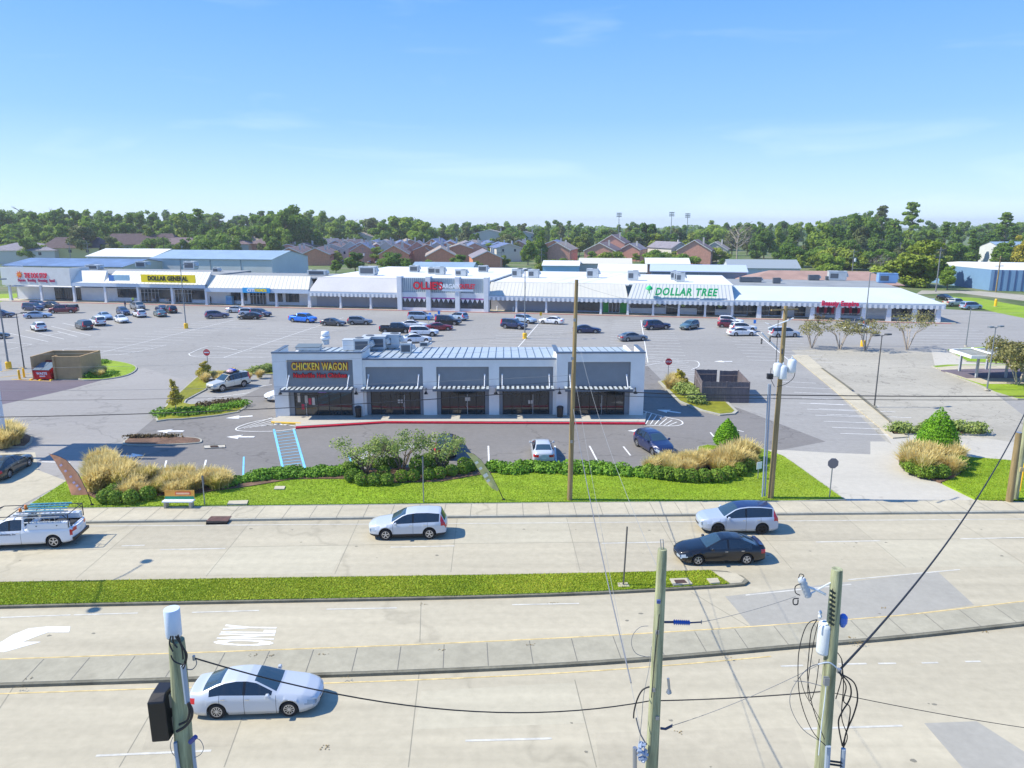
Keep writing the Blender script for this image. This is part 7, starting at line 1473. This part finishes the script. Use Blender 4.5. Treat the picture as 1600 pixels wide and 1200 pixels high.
sign(1043,603,1044,560,'oct',.85,.85,SIGNR,'red octagonal STOP sign on the right island',text='STOP'); sign(326,583,325,546,'round',.85,.85,SIGNR,'round red and white do-not-enter sign above the yellow bushes',bar=True)
sign(1296,777,1295,716,'oct',.78,.78,SIGNG,'grey back of an octagonal sign on the lawn corner by the right drive'); sign(662,785,663,714,'rect',.06,1.0,SIGNG,'thin edge-on sign post on the lawn between trees and the far road',tilt=R(85)); sign(320,789,319,744,'rect',.10,.7,SIGNG,'thin edge-on grey sign post right of the bench',tilt=R(82))
sign(1184,748,1181,722,'rect',.55,.55,SIGNW,'small white yard sign leaning by the transformer pole',tilt=R(30)); sign(152,577,152,564,'rect',.7,.7,SIGNW,'small white sign in the left island plants'); 
p0=G(974,914,.16); o=empty('marker_post',p0,0,'thin bare metal post on the median left of the access covers','post'); b=MB(); b.tube([(0,0,0),AT(980,823,p0.y)-p0],.045,6); b.build('post',LMPD,o); b=MB(); b.prism([(-.3,-.25),(.3,-.2),(.25,.25),(-.3,.2)],0,.03); b.build('footing',SWALK,o)
for px,py,tx,ty in ((672,499,672,491),(681,500,681,493),(686,495,686,488),(670,508,670,496),(1179,506,1180,502),(845,497,845,490)):
    sign(px,py,tx,ty-2,'rect',.5,.7,mat('sign_blue_face',c8(50,140,225),.5) if px!=845 else YB,'small blue accessible parking sign' if px!=845 else 'small yellow marker sign right of the centre lamp',.02)
for q_ in [x for x in bpy.data.objects if x.get('label')=='small blue accessible parking sign']: q_['group']='blue accessible parking signs'
for px,py,lab in ((777,486,'left white bollard before the blank bay'),(802,487,'right white bollard before the blank bay'),(683,485.5,'white bollard under the bargain store windows')):
    o=empty('bollard',G(px,py),0,lab,'bollard'); b=MB(); b.lathe((0,0,0),[(.16,0),(.16,1.0),(.1,1.1)],10); b.build('post',SIGNW,o); b=MB(); b.lathe((0,0,0),[(.22,0),(.22,.06)],10); b.build('base',SWALK,o)
o=empty('hydrant_post',G(1555,479),0,'yellow marker post on the grass field at right','marker post'); b=MB(); b.lathe((0,0,0),[(.3,0),(.3,1.6),(.2,1.8)],8); b.build('post',YB,o); b=MB(); b.lathe((0,0,0),[(.38,0),(.38,.1)],8); b.build('base',SWALK,o)
# ---- bench ----
p=G(279,793,.165); o=empty('advert_bench',p,0,'concrete bus bench with an orange and green advertising back at the sidewalk','bench'); s=pxr(p)
b=MB(); b.box((0,.1,.45),(2.05,.5,.09)); b.build('seat',SIGNW,o)
for x in (-.85,.85): b=MB(); b.box((x,.1,.2),(.14,.5,.40)); b.build('leg',SWALK,o)
b=MB(); b.box((0,.34,.80),(2.0,.07,.62),rx=R(-6)); bk=b.build('backrest',mat('advert_orange',c8(240,170,70),.5,var=.1,scale=2),o); b=MB(); b.box((0,.29,.59),(1.98,.03,.2),rx=R(-6)); b.build('advert_strip',mat('advert_green',c8(30,150,110),.5),bk)
b=MB(); b.box((.25,.29,.90),(1.0,.03,.2),rx=R(-6)); b.build('advert_panel',SIGNR,bk); b=MB(); b.box((.25,.28,.90),(.92,.03,.13),rx=R(-6)); b.build('advert_panel',mat('advert_peach',c8(244,200,150),.5),bk)
# ---- feather flags ----
def flag(base,polepts,edge,m,lab,marks,mm):
    Y=G(*base,.165).y; p=G(*base,.165); o=empty('feather_flag',p,0,lab,'flag'); P=[AT(a,b_,Y)-p for a,b_ in polepts]; b=MB(); b.tube(P,[.03,.025,.02,.016,.012,.01][:len(P)],7); b.build('pole',WIRE,o,True)
    b=MB(); E=[AT(a,b_,Y)-p for a,b_ in edge]; Pp=P[1:][::-1]; n=10
    def samp(L_,t): k=(len(L_)-1)*t; i=min(int(k),len(L_)-2); return L_[i].lerp(L_[i+1],k-i)
    g=[]; 
    for i in range(n+1):
        for j in range(5):
            u=j/4; q_=samp(Pp,i/n).lerp(samp(E,i/n),u); g.append(q_+Vector((0,-.02+.07*math.sin(i*1.1+u*2)*u,0)))
    g2=[q_+Vector((0,.008,0)) for q_ in g]; N=len(g); fs=[(i*5+j,i*5+j+1,i*5+j+6,i*5+j+5) for i in range(n) for j in range(4)]; fs2=[tuple(k+N for k in f[::-1]) for f in fs]
    b.add(g+g2,fs+fs2); f=b.build('fabric',m,o,True)
    for (a,b_,w_) in marks:
        q=MB(); c=AT(a,b_,Y)-p+Vector((0,-.12,0)); q.box(c,(w_*pxr(p),.008,w_*pxr(p)*.8),ry=R(-30)); q.build('logo',mm,f)
    b=MB(); b.lathe((0,0,-.02),[(.12,0),(.10,.08),(.03,.12)],8); b.build('base',WIRE,o)
flag((144,789),[(144,789),(137,770),(122,740),(104,719),(90,712),(76,709)],[(76,709),(88,722),(99,742),(107,762),(113,773),(137,773)][:],mat('flag_orange',c8(222,158,118),.8,var=.12,scale=2),'orange brown feather flag leaning over the lawn left of the golden grasses',[(97,726,4),(104,735,4),(112,744,4),(117,753,4),(122,758,4),(126,763,4)],mat('flag_mark',c8(214,196,216),.7))
flag((787,781),[(787,781),(779,764),(766,739),(752,719),(740,709),(727,706)],[(727,706),(738,718),(750,738),(760,754),(768,762),(778,768)],mat('flag_olive',c8(196,192,124),.8,var=.12,scale=2),'pale olive feather flag on the lawn left of the tall brown pole',[(745,722,5),(751,731,5),(759,742,7),(763,750,5)],mat('flag_mark2',c8(222,224,206),.7))
# ---- dumpster enclosure ----
p=G(91,593,0); o=empty('dumpster_enclosure',p,R(0),'tan masonry dumpster enclosure on the left with an open front','enclosure')
TANB=mat('block_tan',c8(176,148,106),.9,var=.1,scale=1); h=2.9; xl=G(48,593).x-p.x+.3; xr=G(126,594).x-p.x; yb=4.6; b=MB()
b.b2(xl,xl+.2,.0,yb,0,h); b.b2(xr-.2,xr,0,yb,0,h); b.b2(xl+.2,xr-.2,yb-.2,yb,0,h); b.b2(.0-.1,xr-.2,0,.2,0,h-.003); b.b2(-.3,-.1,-.25,.7,0,h+.05); b.build('wall',TANB,o)
b=MB(); b.b2(xl+.2,-.3,-.0+yb*.55,yb*.55+.1,0,2.0); b.build('gate',mat('gate_red',c8(150,60,50),.7),o)
p=G(67,594); o=empty('dumpster',p,R(-3),'red front-load dumpster with dark lids before the tan enclosure','dumpster'); RED=mat('dumpster_red',c8(196,18,30),.55,var=.15,scale=1.5)
b=MB(); w_=2.15; b.add([(-w_/2,0,.12),(w_/2,0,.12),(w_/2,1.7,.12),(-w_/2,1.7,.12),(-w_/2,-.15,1.25),(w_/2,-.15,1.25),(w_/2,1.7,1.85),(-w_/2,1.7,1.85)],[(0,3,2,1),(0,1,5,4),(1,2,6,5),(2,3,7,6),(3,0,4,7),(4,5,6,7)]); b.build('body',RED,o)
for s_ in (-1,1): b=MB(); b.add([(s_*.03,-.2,1.28),(s_*w_/2,-.2,1.28),(s_*w_/2,1.7,1.90),(s_*.03,1.7,1.90),(s_*.03,-.2,1.32),(s_*w_/2,-.2,1.32),(s_*w_/2,1.7,1.94),(s_*.03,1.7,1.94)],[(0,1,5,4),(1,2,6,5),(2,3,7,6),(3,0,4,7),(4,5,6,7)]); b.build('lid',mat('lid_grey',c8(90,108,122),.5),o)
for s_ in (-1,1): b=MB(); b.box((s_*(w_/2+.06),.6,.9),(.1,.9,.16)); b.build('fork_pocket',RED,o)
for x in (-.8,.8): b=MB(); b.cyl((x,.1,.08),.08,.08,.06,8,'x'); b.build('wheel',TYRE,o)
text_on('lettering','WASTE',.42,SIGNW,o,(0.05,-.12,.85),.01,.015,1); text_on('lettering','SERVICE',.2,SIGNW,o,(0.05,-.07,.5),.01,.01,1)
for px,py,lab in ((31,593,'tall yellow bollard left of the dumpster'),(38,590,'yellow bollard base behind the first bollard')):
    o=empty('bollard',G(px,py),0,lab,'bollard'); b=MB(); b.lathe((0,0,0),[(.13,0),(.13,1.15),(.08,1.22)],10); b.build('post',YB,o); b=MB(); b.lathe((0,0,0),[(.2,0),(.2,.05)],10); b.build('base',SWALK,o)
for px,py in ((49,593.5),(63,594.5),(80,594.5)): o=empty('wheel_stop',G(px,py),0,'low yellow wheel stop before the red dumpster','wheel stop','yellow wheel stops'); b=MB(); b.box((0,0,.07),(.25,.5,.14),taper=.8); b.build('block',YB,o); b=MB(); b.cyl((0,0,.14),.03,.03,.02,6); b.build('pin',STEEL,o)
# ---- wooden enclosure ----
o=empty('wood_enclosure',G(1096,629,0),R(0),'weathered grey board fence enclosure on the right island','fence'); q0=G(1096,629); FW=mat('board_grey',c8(112,104,106),.9,var=.2,scale=2.5,streak=(8,8,.6))
pts=[G(1096,629),G(1134,629.5),G(1169,629.5),G(1152,609),G(1085,607)]; hh=[2.3]*5
def boards(a,b_,h,nm='panel'):
    d=b_-a; n=int(d.length/.16); bb=MB(); rr=random.Random(int(a.x*10)); nn=Vector((-d.y,d.x,0)).normalized()*.02
    for k in range(n):
        p0_=a+d*(k/n)+nn*rr.uniform(-.5,.5); p1_=a+d*((k+.93)/n)+nn*rr.uniform(-.5,.5); z=h+rr.uniform(-.03,.03); v=[]
        for s_ in (-1,1): v+=[p0_+nn*s_,p1_+nn*s_,p1_+nn*s_+Vector((0,0,z)),p0_+nn*s_+Vector((0,0,z))]
        bb.add([x-q0 for x in v],[(0,1,2,3),(7,6,5,4),(3,2,6,7),(1,5,6,2),(0,3,7,4)])
    bb.tube([a-q0+Vector((0,0,h*.75))-nn*2,b_-q0+Vector((0,0,h*.75))-nn*2],.04,4); return bb.build(nm,FW,o)
boards(pts[0],pts[1],2.3); boards(pts[1],pts[2],2.3); boards(pts[2],pts[3],2.3); boards(pts[4],pts[0],2.3); boards(G(1086,606),G(1119,606),2.2); boards(G(1123,608),G(1152,608),2.2,'gate')
for p in (pts[0],pts[1],pts[2],pts[3],pts[4]): b=MB(); b.box(p-q0+Vector((0,0,1.17)),(.12,.12,2.36)); b.build('post',FW,o)
# ---- shelter canopy ----
b0=G(1508,603,.17); o=empty('shelter',b0,0,'white steel drive-through canopy on four posts at the right edge','shelter')
zt=3.35; C4=[G(1484,552,0),]; 
def onz(px,py,z): return G(px,py,z)
K=[onz(1484,545,zt),onz(1518,556,zt),onz(1640,558,zt),onz(1620,541,zt)]; K=[k-b0 for k in K]
b=MB(); 
for i in range(4):
    a=K[i];c=K[(i+1)%4]; d=(c-a); nn=Vector((-d.y,d.x,0)).normalized(); 
    v=[a,c,c-nn*-.22,a-nn*-.22]; b.add([x+Vector((0,0,dz)) for dz in (-.35,0) for x in v],[(0,1,2,3)[::-1],(4,5,6,7),(0,1,5,4),(1,2,6,5),(2,3,7,6),(3,0,4,7)])
b.build('frame',mat('canopy_white',c8(226,228,226),.6),o)
b=MB(); b.add([k+Vector((0,0,-.12)) for k in K]+[k+Vector((0,0,-.2)) for k in K],[(0,1,2,3),(7,6,5,4)]); b.build('roof',mat('shelter_roof',c8(138,140,132),.8,var=.15,scale=.8),o)
b=MB(); m0=K[0].lerp(K[3],.25); m1=K[1].lerp(K[2],.35); b.tube([m0+Vector((0,0,-.02)),m1+Vector((0,0,-.02))],.14,4); b.build('beam',mat('canopy_white',c8(226,228,226),.6),o)
for px,py in ((1499,580),(1525,590),(1541,577),(1571,590)):
    q_=G(px,py,.17)-b0; b=MB(); b.box(q_+Vector((0,0,1.5)),(.24,.24,3.0)); b.build('post',mat('post_grey',c8(170,176,180),.6),o)
# ---- people ----
def person(p,rz,lab,shirt,pants,skin=(150,104,80),cat='person',hair=(30,24,22),arm=.2):
    o=empty('person',p,rz,lab,cat); 
    J={'pel':(0,0,.95,.13,.10),'ch':(0,0,1.25,.16,.11),'sh':(0,0,1.42,.10,.09),'nk':(0,0,1.52,.05,.05),'hd':(0,.01,1.62,.085,.095),'tp':(0,0,1.73,.06,.07)}
    V=[(0,0,.95),(0,0,1.18),(0,0,1.40),(0,0,1.50),(0,-.01,1.60),(0,0,1.72)]; Rr=[.14,.14,.13,.055,.085,.07]; E=[(0,1),(1,2),(2,3),(3,4),(4,5)]
    for s_ in (-1,1):
        i=len(V); V+=[(s_*.19,0,1.40),(s_*.25,-.03*arm*5,1.14),(s_*.24,-.12-arm*.3,.92),(s_*.24,-.15-arm*.3,.82)]; Rr+=[.07,.05,.038,.035]; E+=[(2,i),(i,i+1),(i+1,i+2),(i+2,i+3)]
        i=len(V); V+=[(s_*.10,0,.86),(s_*.12,-.06*s_,.48),(s_*.12,.04*s_,.09),(s_*.13,-.14+.04*s_,.04)]; Rr+=[.10,.065,.048,.04]; E+=[(0,i),(i,i+1),(i+1,i+2),(i+2,i+3)]
    me=bpy.data.meshes.new('body'); me.from_pydata(V,E,[]); b=link('body',me,None,o); 
    sk=b.modifiers.new('s','SKIN'); 
    for k,v in enumerate(me.skin_vertices[0].data): v.radius=(Rr[k],Rr[k]*.8); v.use_root=(k==0)
    su=b.modifiers.new('u','SUBSURF'); su.levels=1; su.render_levels=1
    dg=bpy.context.evaluated_depsgraph_get(); dg.update(); m2=bpy.data.meshes.new_from_object(b.evaluated_get(dg)); b.modifiers.clear(); b.data=m2
    for m_ in (mat('skin_%d'%skin[0],c8(*skin),.6),mat('shirt_%d_%d'%shirt[:2],c8(*shirt),.8),mat('pants_%d'%pants[0],c8(*pants),.8),mat('hair_%d'%hair[0],c8(*hair),.8)): m2.materials.append(m_)
    for f in m2.polygons:
        z=f.center.z; x=abs(f.center.x); f.material_index=2 if z<.97 and x<.21 else (1 if z<1.47 and z>1.1 or (z>.97 and x<.2 and z<1.47) else (3 if z>1.66 or (z>1.55 and f.center.y>.03) else 0)); f.use_smooth=True
    b_=MB(); b_.lathe((0,.015,1.60),[(.092,-.02),(.10,.05),(.08,.12),(.03,.15)],10); b_.build('hair',mat('hair_%d'%hair[0],c8(*hair),.8),o,True); return o
person(G(208.5,475,.15),R(20),'person in a bright yellow green shirt and dark trousers standing before the discount store',(196,226,60),(30,34,44)); person(G(196,482,.02),R(160),'person in dark blue clothes standing beside the grey pickup',(34,48,84),(28,34,50)); person(G(329.5,474,.15),R(90),'person in dark clothes walking by the fashion store wall',(44,50,66),(30,30,38))
# kiosk, carts
o=empty('ice_kiosk',ML(mx(350),2.6,.15),MR,'pale blue vending kiosk against the fashion store wall','kiosk'); b=MB(); b.box((0,0,1.0),(1.6,.9,2.0)); b.build('body',mat('kiosk_blue',c8(130,180,214),.5),o); b=MB(); b.box((0,-.47,1.3),(1.3,.03,.8)); b.build('panel',mat('kiosk_face',c8(90,150,205),.4,var=.2,scale=3),o)
for i,px in enumerate((234,255,258)):
    o=empty('cart_rack',ML(mx(px),1.6,.15),MR,('left','middle','right')[i]+' pale shopping cart before the discount store doors','shopping cart','carts at the doors'); b=MB(); b.add([(-.3,-.45,.5),(.3,-.45,.5),(.3,.45,.45),(-.3,.45,.45),(-.33,-.5,1.0),(.33,-.5,1.0),(.33,.5,.95),(-.33,.5,.95)],[(0,1,2,3),(0,1,5,4),(1,2,6,5),(2,3,7,6),(3,0,4,7)]); b.build('basket',STEEL,o); b=MB(); [b.tube([(x,y,0),(x,y,.5)],.03,5) for x in (-.25,.25) for y in (-.4,.4)]; b.build('frame',STEEL,o); b=MB(); b.tube([(-.3,.55,1.05),(.3,.55,1.05)],.03,6); b.build('handle',SIGNR,o)
# ---- off-frame things whose shadows fall into view ----
bx_=-33.2; o=empty('street_lamp',(bx_,36.2,.15),0,'twin arm street light on the median whose shadow lies on the grass at left','street lamp','street light outside'); h=12.2
b=MB(); b.tube([(0,0,0),(0,0,h*.5),(0,0,h)],[.13,.11,.07],8); b.build('pole',LMP,o); 
for s_ in (-1,1):
    b=MB(); b.tube([(0,0,h-.2),(.2,s_*1.2,h+.2),(.4,s_*2.3,h+.3)],.04,6); b.build('arm',LMP,o); b=MB(); b.lathe((.45,s_*2.7,h+.2),[(.1,0),(.3,.05),(.28,.16),(.1,.22)],12); b.build('lamp_head',LMP,o)
b=MB(); b.box((0,0,8.6),(.9,.05,1.0)); b.build('banner',SIGNG,o)
o=empty('pylon_sign',(-44.4,57.6,0),0,'tall two post pylon sign beyond the left edge that shades the drive','sign'); 
for y in (.0,3.6): b=MB(); b.b2(-.2,.2,y-.2,y+.2,0,16.0); b.build('post',COLM,o)
b=MB(); b.b2(-.35,.35,-.6,4.2,6.5,14.0); b.b2(-.34,.34,.6,3.2,14.0,17.2); b.build('panel',SIGNW,o)
# stones, leaves and spots of litter on the paving
LIT=mat('leaf_litter',c8(132,112,66),.9,var=.3,scale=5)
b=MB(); rr=random.Random(8)
for px,py in ((43,1061),(30,1075),(394,1024),(503,1023),(423,1025),(690,1016),(537,1059),(511,1166),(500,1170),(1139,1027),(1488,957),(1345,1004),(1335,1005),(1328,996),(1540,988),(862,942),(660,944),(1062,1145),(827,1008),(1380,950)):
    c=G(px,py,.16 if 985<py+ (px-800)*.04<1062 and px<1500 and py>1003-(px-800)*.05 else .01)
    for k in range(9): x,y=rr.gauss(0,.12),rr.gauss(0,.05); b.add([(c.x+x,c.y+y,c.z),(c.x+x+.05,c.y+y+.01,c.z+.02),(c.x+x+.03,c.y+y+.06,c.z+.005)],[(0,1,2)])
tag(b.build('leaf_litter',LIT),'scattered dry leaves and grit along the kerbs','litter',kind='stuff')
# ---- thin air: one closed box round the camera and the whole scene ----
hz=bpy.data.materials.new('haze'); hz.use_nodes=True; n=hz.node_tree.nodes; n.remove(n['Principled BSDF']); v=n.new('ShaderNodeVolumePrincipled'); v.inputs['Color'].default_value=(.90,.94,.97,1); v.inputs['Density'].default_value=.00020; v.inputs['Anisotropy'].default_value=.2
hz.node_tree.links.new(v.outputs[0],n['Material Output'].inputs['Volume'])
b=MB(); b.b2(-2600,2600,-80,3900,-1.1,42); o=b.build('haze',hz); tag(o,'thin pale air haze','haze',kind='stuff'); o.display_type='WIRE'
